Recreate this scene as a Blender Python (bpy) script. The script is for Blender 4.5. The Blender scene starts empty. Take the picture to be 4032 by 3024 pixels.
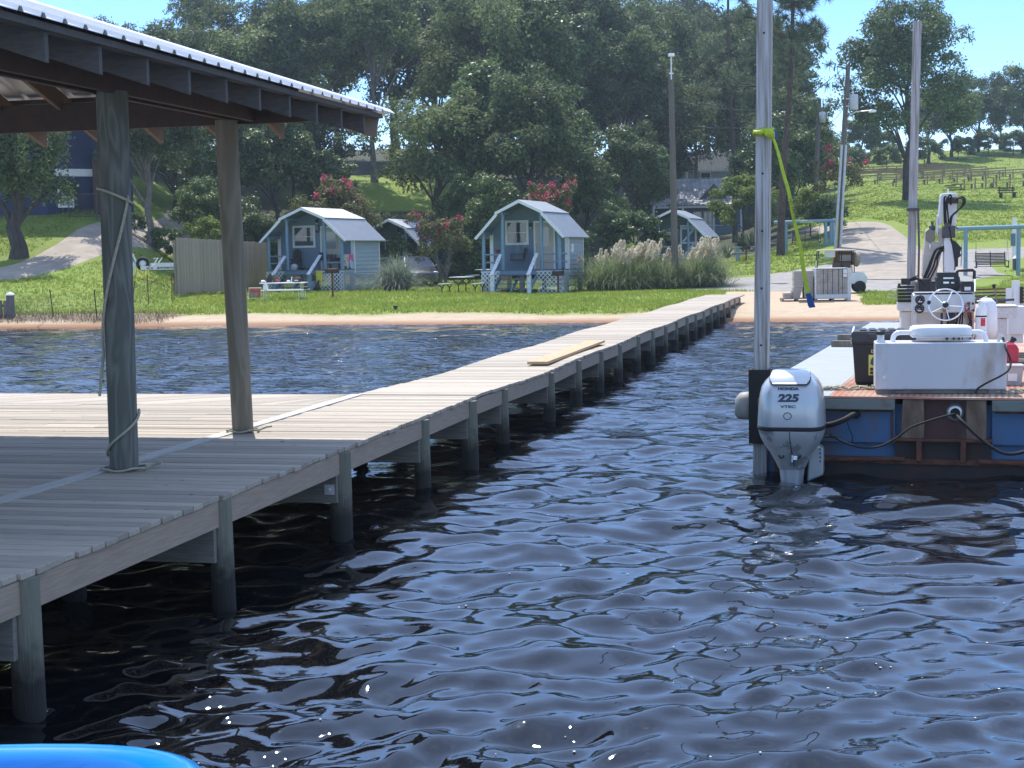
import bpy, bmesh, math, random
import numpy as np
from mathutils import Vector, Matrix, noise
R = math.radians
SC = bpy.context.scene
COL = SC.collection
random.seed(7); RNG = np.random.default_rng(7)
# ---------------------------------------------------------------- camera
FPX, CX, CY, CAMH = 6056.0, 2016.0, 1512.0, 2.28
PITCH = math.atan(522 / FPX); ROLL = -0.018
CAMP = Vector((0, 0, CAMH))
CROT = Matrix.Rotation(R(90) - PITCH, 3, 'X') @ Matrix.Rotation(ROLL, 3, 'Z')
cd = bpy.data.cameras.new('camera'); cam = bpy.data.objects.new('camera', cd); COL.objects.link(cam)
cd.sensor_width = 36; cd.lens = 36 * FPX / 4032; cd.clip_start = 0.1; cd.clip_end = 3000
cam.matrix_world = Matrix.Translation(CAMP) @ CROT.to_4x4()
SC.camera = cam
# ---------------------------------------------------------------- light, exposure
SUN_EL, SUN_AZ = R(59), R(-13)          # azimuth from +Y (view direction), negative = left
sdir = Vector((math.sin(SUN_AZ) * math.cos(SUN_EL), math.cos(SUN_AZ) * math.cos(SUN_EL), math.sin(SUN_EL)))
sl = bpy.data.lights.new('sun', 'SUN'); sl.energy = 4.1; sl.angle = R(0.5); sl.color = (1, 0.955, 0.88)
so = bpy.data.objects.new('sun', sl); COL.objects.link(so); so.location = (0, 0, 60)
so.rotation_euler = sdir.to_track_quat('Z', 'Y').to_euler()
wd = bpy.data.worlds.new('World'); SC.world = wd; wd.use_nodes = True
def setup_world():
    nt = wd.node_tree; N = nt.nodes; L = nt.links; N.clear()
    out = N.new('ShaderNodeOutputWorld'); bg = N.new('ShaderNodeBackground'); L.new(bg.outputs[0], out.inputs[0])
    bg.inputs[1].default_value = 0.15
    sky = N.new('ShaderNodeTexSky'); sky.sky_type = 'NISHITA'; sky.sun_disc = False
    sky.sun_elevation = SUN_EL; sky.sun_rotation = SUN_AZ; sky.air_density = 1.0; sky.dust_density = 0.0; sky.altitude = 1800; sky.ozone_density = 2.6
    tc = N.new('ShaderNodeTexCoord'); mp = N.new('ShaderNodeMapping'); mp.inputs['Scale'].default_value = (3.2, 3.2, 9)
    mp.inputs['Location'].default_value = (0.55, 0.2, 0.35)
    nz = N.new('ShaderNodeTexNoise'); nz.inputs['Scale'].default_value = 1.3; nz.inputs['Detail'].default_value = 7; nz.inputs['Roughness'].default_value = 0.55
    L.new(tc.outputs['Generated'], mp.inputs[0]); L.new(mp.outputs[0], nz.inputs['Vector'])
    cr = N.new('ShaderNodeValToRGB'); cr.color_ramp.elements[0].position = 0.50; cr.color_ramp.elements[1].position = 0.70
    L.new(nz.outputs[0], cr.inputs[0])
    sx = N.new('ShaderNodeSeparateXYZ'); L.new(tc.outputs['Generated'], sx.inputs[0])
    # more cloud low over the horizon
    mr = N.new('ShaderNodeMapRange'); mr.inputs[1].default_value = 0.015; mr.inputs[2].default_value = 0.06; mr.inputs[3].default_value = 0.45; mr.inputs[4].default_value = 0.0
    L.new(sx.outputs[2], mr.inputs[0])
    mx0 = N.new('ShaderNodeMath'); mx0.operation = 'MAXIMUM'
    mu = N.new('ShaderNodeMath'); mu.operation = 'MULTIPLY'; mu.inputs[1].default_value = 0.22
    hi = N.new('ShaderNodeMapRange'); hi.inputs[1].default_value = 0.16; hi.inputs[2].default_value = 0.34; hi.inputs[3].default_value = 0.0; hi.inputs[4].default_value = 1.0; L.new(sx.outputs[2], hi.inputs[0])  # bright cloud cover added high up, out of view, to brighten water reflections
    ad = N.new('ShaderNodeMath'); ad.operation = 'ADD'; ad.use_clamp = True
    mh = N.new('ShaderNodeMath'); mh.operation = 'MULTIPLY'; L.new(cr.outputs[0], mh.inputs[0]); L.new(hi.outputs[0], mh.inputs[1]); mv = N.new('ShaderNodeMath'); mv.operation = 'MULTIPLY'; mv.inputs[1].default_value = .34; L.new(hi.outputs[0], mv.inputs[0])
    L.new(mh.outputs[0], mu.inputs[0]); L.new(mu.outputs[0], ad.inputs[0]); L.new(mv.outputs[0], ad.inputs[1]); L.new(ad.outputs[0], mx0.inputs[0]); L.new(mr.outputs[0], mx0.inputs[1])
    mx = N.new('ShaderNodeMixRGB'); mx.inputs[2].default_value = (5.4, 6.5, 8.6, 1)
    hs = N.new('ShaderNodeHueSaturation'); hs.inputs['Saturation'].default_value = 1.2; tn = N.new('ShaderNodeMixRGB'); tn.blend_type = 'MULTIPLY'; tn.inputs[0].default_value = 1; tn.inputs[2].default_value = (.93, .93, 1.04, 1); L.new(sky.outputs[0], tn.inputs[1]); L.new(tn.outputs[0], hs.inputs['Color'])
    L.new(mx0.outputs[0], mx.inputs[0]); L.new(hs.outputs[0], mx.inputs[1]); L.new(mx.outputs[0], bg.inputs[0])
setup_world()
SC.view_settings.view_transform = 'Standard'; SC.view_settings.look = 'None'
SC.view_settings.exposure = 0.70; SC.view_settings.gamma = 1
SC.cycles.use_denoising = True
SC.cycles.max_bounces = 6; SC.cycles.diffuse_bounces = 3; SC.cycles.glossy_bounces = 3; SC.cycles.transmission_bounces = 3
SC.cycles.transparent_max_bounces = 6; SC.cycles.caustics_reflective = False; SC.cycles.caustics_refractive = False
SC.cycles.sample_clamp_indirect = 6
# ---------------------------------------------------------------- frames
def pdir(u, v):
    return CROT @ Vector(((u - CX) / FPX, -(v - CY) / FPX, -1))
def W(u, v, Y):                        # photo position at distance Y
    d = pdir(u, v); return CAMP + d * (Y / d.y)
def G(u, v, z=0.0):                    # photo position on a level z
    d = pdir(u, v); return CAMP + d * ((z - CAMH) / d.z)
TH = math.atan(1379 / FPX); CT, ST = math.cos(TH), math.sin(TH)
def SF(w, u, z=0.0):                   # shore frame: w along the shore to the right, u inland
    return Vector((w * CT + u * ST, -w * ST + u * CT, z))
def wu(p):
    return p.x * CT - p.y * ST, p.x * ST + p.y * CT
# ---------------------------------------------------------------- mesh helper
class MB:
    def __init__(s): s.v = []; s.f = []; s.s = []
    def add(s, vs, fs, sm=False):
        o = len(s.v); s.v.extend([tuple(v) for v in vs]); s.f.extend([tuple(i + o for i in f) for f in fs]); s.s.extend([sm] * len(fs)); return s
    def box(s, x0, x1, y0, y1, z0, z1, M=None):
        vs = [Vector((x, y, z)) for z in (z0, z1) for y in (y0, y1) for x in (x0, x1)]
        if M: vs = [M @ v for v in vs]
        return s.add(vs, [(0, 2, 3, 1), (4, 5, 7, 6), (0, 1, 5, 4), (2, 6, 7, 3), (0, 4, 6, 2), (1, 3, 7, 5)])
    def bar(s, p, q, w, h, up=(0, 0, 1)):
        p, q = Vector(p), Vector(q); d = (q - p).normalized(); up = Vector(up)
        if abs(d.dot(up)) > .98: up = Vector((0, 1, 0))
        x = d.cross(up).normalized(); y = x.cross(d)
        vs = [b + x * (i * w / 2) + y * (j * h / 2) for b in (p, q) for i, j in ((-1, -1), (1, -1), (1, 1), (-1, 1))]
        return s.add(vs, [(3, 2, 1, 0), (4, 5, 6, 7), (0, 1, 5, 4), (1, 2, 6, 5), (2, 3, 7, 6), (3, 0, 4, 7)])
    def tube(s, pts, r, n=8, caps=True, closed=False):
        pts = [Vector(p) for p in pts]; m = len(pts)
        rs = r if isinstance(r, (list, tuple)) else [r] * m
        nrm = None; rings = []
        for i, p in enumerate(pts):
            if closed: t = (pts[(i + 1) % m] - pts[i - 1]).normalized()
            else: t = (pts[min(i + 1, m - 1)] - pts[max(i - 1, 0)]).normalized()
            if nrm is None:
                a = Vector((0, 0, 1)) if abs(t.z) < .9 else Vector((1, 0, 0)); nrm = t.cross(a).normalized()
            nrm = (nrm - t * nrm.dot(t)).normalized(); b = t.cross(nrm)
            rings.append([p + (nrm * math.cos(2 * math.pi * k / n) + b * math.sin(2 * math.pi * k / n)) * rs[i] for k in range(n)])
        return s.loft(rings, caps and not closed, True, closed)
    def loft(s, rings, caps=True, sm=True, closed=False):
        n = len(rings[0]); m = len(rings); vs = [v for r_ in rings for v in r_]; fs = []
        for i in range(m if closed else m - 1):
            a, b = i * n, ((i + 1) % m) * n
            for k in range(n): fs.append((a + k, a + (k + 1) % n, b + (k + 1) % n, b + k))
        s.add(vs, fs, sm)
        if caps:
            s.add(rings[0], [tuple(range(n - 1, -1, -1))]); s.add(rings[-1], [tuple(range(n))])
        return s
    def cyl(s, p, q, r, r2=None, n=16, caps=True): return s.tube([p, q], [r, r if r2 is None else r2], n, caps)
    def lathe(s, prof, n=24, M=None, caps=True):
        rings = []
        for r_, z in prof:
            ring = [Vector((r_ * math.cos(2 * math.pi * k / n), r_ * math.sin(2 * math.pi * k / n), z)) for k in range(n)]
            rings.append([M @ v for v in ring] if M else ring)
        return s.loft(rings, caps)
    def prism(s, poly, a0, a1, ax='y', M=None):
        def P(p, a):
            v = Vector((a, p[0], p[1])) if ax == 'x' else Vector((p[0], a, p[1])) if ax == 'y' else Vector((p[0], p[1], a))
            return M @ v if M else v
        n = len(poly); vs = [P(p, a0) for p in poly] + [P(p, a1) for p in poly]
        return s.add(vs, [tuple(range(n - 1, -1, -1)), tuple(range(n, 2 * n))] + [(k, (k + 1) % n, n + (k + 1) % n, n + k) for k in range(n)])
    def torus(s, c, R_, r, M=None, n=28, k=8):
        pts = [Vector((R_ * math.cos(2 * math.pi * i / n), R_ * math.sin(2 * math.pi * i / n), 0)) for i in range(n)]
        pts = [(M @ p if M else p) + Vector(c) for p in pts]
        return s.tube(pts, r, k, False, True)
    def ball(s, c, rx, ry=None, rz=None, n=12, m=8):
        ry = rx if ry is None else ry; rz = rx if rz is None else rz; c = Vector(c); rings = []
        for j in range(m + 1):
            ph = -math.pi / 2 + math.pi * j / m; cr = max(math.cos(ph), .02)
            rings.append([c + Vector((rx * cr * math.cos(2 * math.pi * i / n), ry * cr * math.sin(2 * math.pi * i / n), rz * math.sin(ph))) for i in range(n)])
        return s.loft(rings)
    def build(s, name, m, parent=None, org=None, bevel=0, sub=0, recalc=True, seg=2):
        me = bpy.data.meshes.new(name)
        vs = s.v if org is None else [(x - org[0], y - org[1], z - org[2]) for x, y, z in s.v]
        me.from_pydata(vs, [], s.f); me.polygons.foreach_set('use_smooth', s.s)
        if recalc:
            b = bmesh.new(); b.from_mesh(me); bmesh.ops.recalc_face_normals(b, faces=b.faces); b.to_mesh(me); b.free()
        o = bpy.data.objects.new(name, me); COL.objects.link(o); me.materials.append(m)
        if parent: o.parent = parent
        if org is not None and not parent: o.location = org
        if bevel:
            md = o.modifiers.new('bevel', 'BEVEL'); md.width = bevel; md.segments = seg; md.limit_method = 'ANGLE'; md.angle_limit = R(40)
        if sub:
            md = o.modifiers.new('sub', 'SUBSURF'); md.levels = md.render_levels = sub
        return o
def tag(o, label=None, cat=None, group=None, kind=None):
    for k, v in (('label', label), ('category', cat), ('group', group), ('kind', kind)):
        if v: o[k] = v
    return o
def thing(name, label, cat, loc=(0, 0, 0), rz=0.0, group=None, scale=None):
    o = bpy.data.objects.new(name, None); COL.objects.link(o); o.location = loc; o.rotation_euler = (0, 0, rz)
    o.empty_display_size = .2
    if scale: o.scale = scale if hasattr(scale, '__len__') else (scale,) * 3
    return tag(o, label, cat, group)
def kids(o): return [c for c in KIDS(o)]
def KIDS(o): return o.children
def dup(root, loc, rz=None, label=None, group=None, scale=None):
    def cp(o, par):
        c = o.copy(); COL.objects.link(c)
        if par: c.parent = par
        for ch in list(o.children): cp(ch, c)
        return c
    r = cp(root, None); r.location = loc
    if rz is not None: r.rotation_euler = (0, 0, rz)
    if scale: r.scale = scale if hasattr(scale, '__len__') else (scale,) * 3
    return tag(r, label, None, group)
def quads_np(name, V, m, parent=None, n=4, smooth=False):
    """V: (N, n, 3) array of separate faces -> one mesh object"""
    N_ = V.shape[0]; me = bpy.data.meshes.new(name)
    me.vertices.add(N_ * n); me.vertices.foreach_set('co', V.astype(np.float32).ravel())
    me.loops.add(N_ * n); me.loops.foreach_set('vertex_index', np.arange(N_ * n, dtype=np.int32))
    me.polygons.add(N_); me.polygons.foreach_set('loop_start', np.arange(0, N_ * n, n, dtype=np.int32))
    me.update(calc_edges=True); me.validate()
    o = bpy.data.objects.new(name, me); COL.objects.link(o); me.materials.append(m)
    if parent: o.parent = parent
    return o
def text(body, size, m, parent, loc, rot, name='lettering', sx=1.0, ext=.002, bold=0.0, shear=0.0, spacing=1.0):
    cu = bpy.data.curves.new(name, 'FONT'); cu.body = body; cu.size = size; cu.extrude = ext; cu.offset = bold; cu.shear = shear
    cu.align_x = 'CENTER'; cu.align_y = 'CENTER'; cu.space_character = spacing
    o = bpy.data.objects.new(name, cu); COL.objects.link(o); cu.materials.append(m); o.parent = parent
    o.location = loc; o.rotation_euler = rot; o.scale = (sx, 1, 1); TEXTS.append(o); return o
TEXTS = []
def texts_to_mesh():
    bpy.context.view_layer.update(); dg = bpy.context.evaluated_depsgraph_get()
    for o in TEXTS:
        me = bpy.data.meshes.new_from_object(o.evaluated_get(dg)); me.name = 'lettering'; q = bpy.data.objects.new('lettering', me); COL.objects.link(q)
        q.parent = o.parent; q.location = o.location; q.rotation_euler = o.rotation_euler; q.scale = o.scale
        bpy.data.objects.remove(o)
    TEXTS.clear()
# ---------------------------------------------------------------- materials
_M = {}
def mat(name, col, rough=.6, metal=0.0, var=.18, scale=5.0, col2=None, stretch=(1, 1, 1), bump=0.0, bscale=60.0, island=0.0, transl=0.0, spec=.5, coat=0.0, ramp=(.35, .65), objrand=0.0, alpha=None):
    if name in _M: return _M[name]
    m = bpy.data.materials.new(name); m.use_nodes = True; _M[name] = m
    nt = m.node_tree; N = nt.nodes; L = nt.links; p = N['Principled BSDF']; out = N['Material Output']
    c1 = (*col, 1); c2 = (*col2, 1) if col2 else tuple(min(1, c * (1 - var)) for c in col) + (1,)
    tc = N.new('ShaderNodeTexCoord'); mp = N.new('ShaderNodeMapping'); mp.inputs['Scale'].default_value = stretch
    L.new(tc.outputs['Object'], mp.inputs[0])
    nz = N.new('ShaderNodeTexNoise'); nz.inputs['Scale'].default_value = scale; nz.inputs['Detail'].default_value = 6; nz.inputs['Roughness'].default_value = .6
    L.new(mp.outputs[0], nz.inputs['Vector'])
    cr = N.new('ShaderNodeValToRGB'); e = cr.color_ramp.elements; e[0].position, e[1].position = ramp; e[0].color = c1; e[1].color = c2
    L.new(nz.outputs[0], cr.inputs[0]); src = cr.outputs[0]
    for amt, kind in ((island, 0), (objrand, 1)):
        if amt:
            if kind == 0: g = N.new('ShaderNodeNewGeometry'); rnd = g.outputs['Random Per Island']
            else: g = N.new('ShaderNodeObjectInfo'); rnd = g.outputs['Random']
            mr = N.new('ShaderNodeMapRange'); mr.inputs[3].default_value = 1 - amt; mr.inputs[4].default_value = 1 + amt; L.new(rnd, mr.inputs[0])
            hs = N.new('ShaderNodeHueSaturation'); L.new(mr.outputs[0], hs.inputs['Value']); L.new(src, hs.inputs['Color']); src = hs.outputs[0]
    L.new(src, p.inputs['Base Color'])
    p.inputs['Roughness'].default_value = rough; p.inputs['Metallic'].default_value = metal; p.inputs['Specular IOR Level'].default_value = spec
    if coat: p.inputs['Coat Weight'].default_value = coat; p.inputs['Coat Roughness'].default_value = .08
    if bump:
        nb = N.new('ShaderNodeTexNoise'); nb.inputs['Scale'].default_value = bscale; nb.inputs['Detail'].default_value = 5; L.new(mp.outputs[0], nb.inputs['Vector'])
        bp = N.new('ShaderNodeBump'); bp.inputs['Strength'].default_value = bump; bp.inputs['Distance'].default_value = .02
        L.new(nb.outputs[0], bp.inputs['Height']); L.new(bp.outputs[0], p.inputs['Normal'])
    if transl:
        t = N.new('ShaderNodeBsdfTranslucent'); L.new(src, t.inputs[0]); mx = N.new('ShaderNodeMixShader'); mx.inputs[0].default_value = transl
        L.new(p.outputs[0], mx.inputs[1]); L.new(t.outputs[0], mx.inputs[2]); L.new(mx.outputs[0], out.inputs[0])
    return m
def glassy(name, col=(.05, .07, .09), rough=.04):       # a window seen from outside: dark, mirror-like
    return mat(name, col, rough, 0, .2, 2, spec=.9)
# ---------------------------------------------------------------- shared materials
M_DECK = mat('deck_planks', (.44, .375, .295), .8, var=.34, scale=3, stretch=(1.2, 22, 22), bump=.25, bscale=14, island=.22, ramp=(.3, .72))
def knots(m, dark=(.10, .07, .05), scale=5.0):      # scattered small dark knots
    nt = m.node_tree; N = nt.nodes; L = nt.links; p = N['Principled BSDF']; src = p.inputs['Base Color'].links[0].from_socket; tc = N.new('ShaderNodeTexCoord')
    v = N.new('ShaderNodeTexVoronoi'); v.inputs['Scale'].default_value = scale; L.new(tc.outputs['Object'], v.inputs['Vector']); r = N.new('ShaderNodeMapRange'); r.inputs[1].default_value = .05; r.inputs[2].default_value = .11; r.inputs[3].default_value = .8; r.inputs[4].default_value = 0
    L.new(v.outputs['Distance'], r.inputs[0]); w = N.new('ShaderNodeTexNoise'); w.inputs['Scale'].default_value = 1.7; L.new(tc.outputs['Object'], w.inputs['Vector']); g = N.new('ShaderNodeMath'); g.operation = 'GREATER_THAN'; g.inputs[1].default_value = .5; L.new(w.outputs[0], g.inputs[0])
    mu = N.new('ShaderNodeMath'); mu.operation = 'MULTIPLY'; L.new(r.outputs[0], mu.inputs[0]); L.new(g.outputs[0], mu.inputs[1]); x = N.new('ShaderNodeMixRGB'); x.inputs[2].default_value = (*dark, 1); L.new(mu.outputs[0], x.inputs[0]); L.new(src, x.inputs[1]); L.new(x.outputs[0], p.inputs['Base Color'])
knots(M_DECK)
M_STRINGER = mat('stringer_wood', (.42, .32, .235), .8, col2=(.29, .22, .165), scale=4, stretch=(20, 1.0, 20), bump=.25, bscale=12, ramp=(.3, .7))
M_XBEAM = mat('cross_beam_wood', (.25, .225, .19), .85, col2=(.15, .14, .125), scale=4, stretch=(1, 20, 20), bump=.25, bscale=12)
def pile_mat(name, top, low, wet):
    m = mat(name, top, .85, col2=low, scale=3, stretch=(9, 9, .8), bump=.5, bscale=9, ramp=(.3, .7), objrand=.15)
    nt = m.node_tree; N = nt.nodes; L = nt.links; p = N['Principled BSDF']; src = p.inputs['Base Color'].links[0].from_socket
    g = N.new('ShaderNodeNewGeometry'); sx = N.new('ShaderNodeSeparateXYZ'); L.new(g.outputs['Position'], sx.inputs[0])
    nz = N.new('ShaderNodeTexNoise'); nz.inputs['Scale'].default_value = 14; ad = N.new('ShaderNodeMath'); ad.operation = 'MULTIPLY_ADD'; ad.inputs[1].default_value = .22
    L.new(g.outputs['Position'], nz.inputs['Vector']); L.new(nz.outputs[0], ad.inputs[0]); L.new(sx.outputs[2], ad.inputs[2])
    mr = N.new('ShaderNodeMapRange'); mr.inputs[1].default_value = .28; mr.inputs[2].default_value = .52; mr.inputs[3].default_value = 1; mr.inputs[4].default_value = 0
    L.new(ad.outputs[0], mr.inputs[0]); mx = N.new('ShaderNodeMixRGB'); mx.inputs[2].default_value = (*wet, 1)
    L.new(mr.outputs[0], mx.inputs[0]); L.new(src, mx.inputs[1]); L.new(mx.outputs[0], p.inputs['Base Color'])
    return m
M_PILE = pile_mat('piling_wood', (.135, .145, .105), (.21, .185, .14), (.03, .026, .022))
def grain_mat(name, dark, light, scale=7.0, dist=5.0):     # treated round pole: wavy cathedral grain
    m = mat(name, dark, .85, bump=.3, bscale=18, stretch=(1, 1, .12)); nt = m.node_tree; N = nt.nodes; L = nt.links; p = N['Principled BSDF']
    tc = N.new('ShaderNodeTexCoord'); mp = N.new('ShaderNodeMapping'); mp.inputs['Scale'].default_value = (1, 1, .16); L.new(tc.outputs['Object'], mp.inputs[0])
    nz = N.new('ShaderNodeTexNoise'); nz.inputs['Scale'].default_value = scale; nz.inputs['Detail'].default_value = 2.0; nz.inputs['Roughness'].default_value = .45; nz.inputs['Distortion'].default_value = .6; L.new(mp.outputs[0], nz.inputs['Vector'])
    mu0 = N.new('ShaderNodeMath'); mu0.operation = 'MULTIPLY'; mu0.inputs[1].default_value = dist; L.new(nz.outputs[0], mu0.inputs[0])
    mu = N.new('ShaderNodeMath'); mu.operation = 'PINGPONG'; mu.inputs[1].default_value = 1.0; L.new(mu0.outputs[0], mu.inputs[0])
    cr = N.new('ShaderNodeValToRGB'); e = cr.color_ramp.elements; e[0].position = .25; e[1].position = .95; e[0].color = (*dark, 1); e[1].color = (*light, 1)
    L.new(mu.outputs[0], cr.inputs[0]); L.new(cr.outputs[0], p.inputs['Base Color']); return m
M_POST = grain_mat('shelter_post_wood', (.095, .10, .085), (.155, .16, .138), 6.5, 13)
M_POST2 = grain_mat('weathered_post_wood', (.165, .14, .10), (.215, .19, .145), 5, 10)
M_REDWOOD = mat('stained_timber', (.085, .055, .045), .8, col2=(.06, .042, .036), scale=4, stretch=(3, 3, 3), bump=.15, bscale=30)
M_RAFTER = mat('rafter_wood', (.20, .135, .10), .8, col2=(.17, .12, .09), scale=4, stretch=(3, 12, 12), bump=.15, bscale=30)
M_TAIL = mat('grey_rafter_wood', (.095, .09, .088), .85, col2=(.065, .062, .062), scale=5, stretch=(2, 10, 10), bump=.2, bscale=30)
M_GALV = mat('galvanised_sheet', (.74, .73, .72), .34, .25, var=.12, scale=3)
M_ROOFW = mat('pale_metal_roof', (.33, .35, .375), .45, .25, var=.10, scale=2)
M_ROPE = mat('rope', (.42, .39, .29), .9, var=.3, scale=60)
M_BLACK = mat('black_plastic', (.012, .012, .013), .45, var=.3)
M_BLACKM = mat('black_metal', (.02, .02, .022), .5, .3, var=.3)
M_RUBBER = mat('rubber', (.018, .018, .018), .8, var=.3)
M_WHITE = mat('white_paint', (.74, .75, .75), .45, var=.10, scale=6)
M_WHITEG = mat('white_gloss', (.80, .81, .82), .25, var=.05, coat=.3)
M_CHROME = mat('chrome', (.82, .83, .84), .12, 1, var=.05)
M_ALU = mat('aluminium', (.66, .67, .68), .35, .75, var=.15, scale=8)
M_STEELDK = mat('dark_steel', (.09, .09, .095), .5, .6, var=.3)
M_RUST = mat('rusty_steel', (.17, .066, .035), .85, col2=(.07, .033, .024), scale=9, bump=.4, bscale=40)
M_GLASS = glassy('window_glass')
M_GLASSD = glassy('dark_glass', (.015, .017, .02), .06)
M_TRIM = mat('white_trim', (.72, .73, .72), .6, var=.1, scale=8)
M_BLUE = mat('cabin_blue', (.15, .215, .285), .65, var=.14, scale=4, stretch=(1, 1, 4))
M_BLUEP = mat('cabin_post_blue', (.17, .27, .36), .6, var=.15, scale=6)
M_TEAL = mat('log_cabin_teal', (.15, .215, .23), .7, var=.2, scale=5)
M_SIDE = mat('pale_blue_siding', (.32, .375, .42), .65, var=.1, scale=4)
M_NATURAL = mat('weathered_wood', (.27, .22, .165), .85, var=.35, scale=5, stretch=(4, 4, 1), island=.15)
M_BENCH = mat('brown_bench_wood', (.30, .20, .125), .75, var=.3, scale=5)
M_DKBROWN = mat('dark_brown_wood', (.045, .03, .026), .6, var=.3, scale=6)
M_BARK = mat('bark', (.095, .075, .06), .95, col2=(.04, .033, .028), scale=7, stretch=(1, 1, .3), bump=.8, bscale=14)
M_BARKL = mat('pale_bark', (.22, .19, .165), .9, col2=(.10, .085, .07), scale=5, stretch=(1, 1, .4), bump=.5, bscale=14)
M_RED = mat('red_plastic', (.50, .022, .05), .4, var=.15)
M_CONC = mat('concrete', (.44, .43, .41), .9, var=.2, scale=3, bump=.2)
# ---------------------------------------------------------------- terrain
def lerp_tab(t, x):
    if x <= t[0][0]: return t[0][1]
    for (a, b), (c, d) in zip(t, t[1:]):
        if x <= c: return b + (d - b) * (x - a) / (c - a)
    return t[-1][1]
PL = [(50, .3), (56, .6), (66, 1.5), (71, 2.4), (76, 3.7), (88, 6.5), (110, 10), (150, 14), (300, 16)]
PC = [(50, .3), (70, .42), (78, .5), (84, .6), (90, .8), (96, 2.6), (102, 4.8), (110, 7.2), (130, 10), (160, 13), (300, 15)]
PV = [(50, .3), (70, .45), (80, .8), (90, 1.2), (100, 1.6), (120, 2.4), (140, 3.5), (155, 6), (175, 9), (300, 14)]
PR = [(50, .3), (66, .4), (72, .75), (80, 1.5), (88, 2.5), (96, 3.4), (120, 5.6), (165, 9.1), (205, 14.5), (240, 15.2), (300, 12)]
PN = [(40, -1.6), (46, -.22), (48, 0), (50.6, .27), (53, .32), (60, .36)]
def sst(a, b, x):
    t = min(1, max(0, (x - a) / (b - a))); return t * t * (3 - 2 * t)
AK = [-.28, -.17, .03, .12, .25]
def hz(x, y):
    w_, u_ = x * CT - y * ST, x * ST + y * CT
    a = x / max(y, 1); ps = [PL, PC, PC, PV, PR]
    if a <= AK[0]: far = lerp_tab(PL, y)
    elif a >= AK[-1]: far = lerp_tab(PR, y)
    else:
        for i in range(4):
            if a <= AK[i + 1]:
                t = sst(AK[i], AK[i + 1], a); far = lerp_tab(ps[i], y) * (1 - t) + lerp_tab(ps[i + 1], y) * t; break
    t = sst(50.5, 57, u_)
    z = lerp_tab(PN, u_ + .25 * math.sin(w_ * .35) + .12 * math.sin(w_ * .9 + 1)) * (1 - t) + far * t
    nz_ = noise.noise(Vector((x * .12, y * .12, 0))) * .12 + noise.noise(Vector((x * .5, y * .5, 3))) * .03
    return z + nz_ * sst(51, 62, u_)
def on(u, v, Y):                       # photo column at distance Y, on the ground
    p = W(u, v, Y); p.z = hz(p.x, p.y); return p
def gat(x, y): return Vector((x, y, hz(x, y)))
def drive_mask(x, y, pts, hw):
    best = 9
    for (ax, ay), (bx, by) in zip(pts, pts[1:]):
        dx, dy = bx - ax, by - ay; t = max(0, min(1, ((x - ax) * dx + (y - ay) * dy) / (dx * dx + dy * dy)))
        best = min(best, math.hypot(x - ax - dx * t, y - ay - dy * t) - hw)
    return best
# ---------------------------------------------------------------- ground
GRAVEL = [(a * d, d) for a, d in ((.085, 75), (.14, 73.5), (.185, 68.5), (.215, 69), (.25, 76), (.31, 81.5), (.45, 84))]
DRIVE = [(a * d, d) for a, d in ((.237, 70), (.243, 78), (.238, 86), (.231, 93), (.222, 99), (.206, 104), (.18, 108))]
LDRIVE = [(a * d, d) for a, d in ((-.62, 60), (-.40, 64.5), (-.32, 67.5), (-.285, 71.5), (-.258, 76.5), (-.235, 82), (-.217, 89), (-.205, 98))]
def near(w_, u_):                       # where lawn turns into sand
    return 50.15 + .35 * math.sin(w_ * .21 + .4) + .2 * math.sin(w_ * .83) - 1.6 * sst(-23.2, -24.6, w_) + 1.9 * sst(8.5, 11, w_) * sst(22, 16, w_)
def zone(x, y):
    w_, u_ = wu(Vector((x, y, 0))); n1 = noise.noise(Vector((x * .8, y * .8, 9))) * .5 + noise.noise(Vector((x * 2.2, y * 2.2, 5))) * .3
    e = u_ - near(w_, u_) + n1 * .55
    if w_ > -4 and w_ < 14: e -= 1.7 * sst(-4.5, -2, w_) * sst(7.5, 3.5, w_)
    a0 = x / y
    if y < 66: e -= 14 * sst(.132, .142, a0) * sst(.232, .222, a0 + n1 * .006)
    sand = 1 - sst(-.35, .45, e)
    a = x / y
    lit = 0.0
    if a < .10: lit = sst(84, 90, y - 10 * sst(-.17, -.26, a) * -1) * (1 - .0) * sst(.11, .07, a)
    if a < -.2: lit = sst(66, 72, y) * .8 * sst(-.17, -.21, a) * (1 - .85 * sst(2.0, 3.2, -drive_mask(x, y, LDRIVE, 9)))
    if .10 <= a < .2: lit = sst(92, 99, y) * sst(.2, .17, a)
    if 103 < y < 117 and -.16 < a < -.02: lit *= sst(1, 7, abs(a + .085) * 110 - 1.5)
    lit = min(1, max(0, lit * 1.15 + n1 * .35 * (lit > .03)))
    bare = 0.0
    if u_ < 60: bare = .5 * sst(.1, .5, n1) * sst(57, 51, u_)
    if 55 < y < 75 and -.07 < a < -.01: bare = max(bare, .8 * sst(.0, .35, n1 + .15) * sst(1.4, .4, abs(y - 71.5)))
    # brown weedy strip along the left beach
    if w_ < -23.3 and 47 < u_ < 53: bare = max(bare, sst(48.2, 48.8, u_ + n1 * .4) * sst(51.6, 50.6, u_ + n1) * 1.0)
    return sand, lit, bare, e
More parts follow.
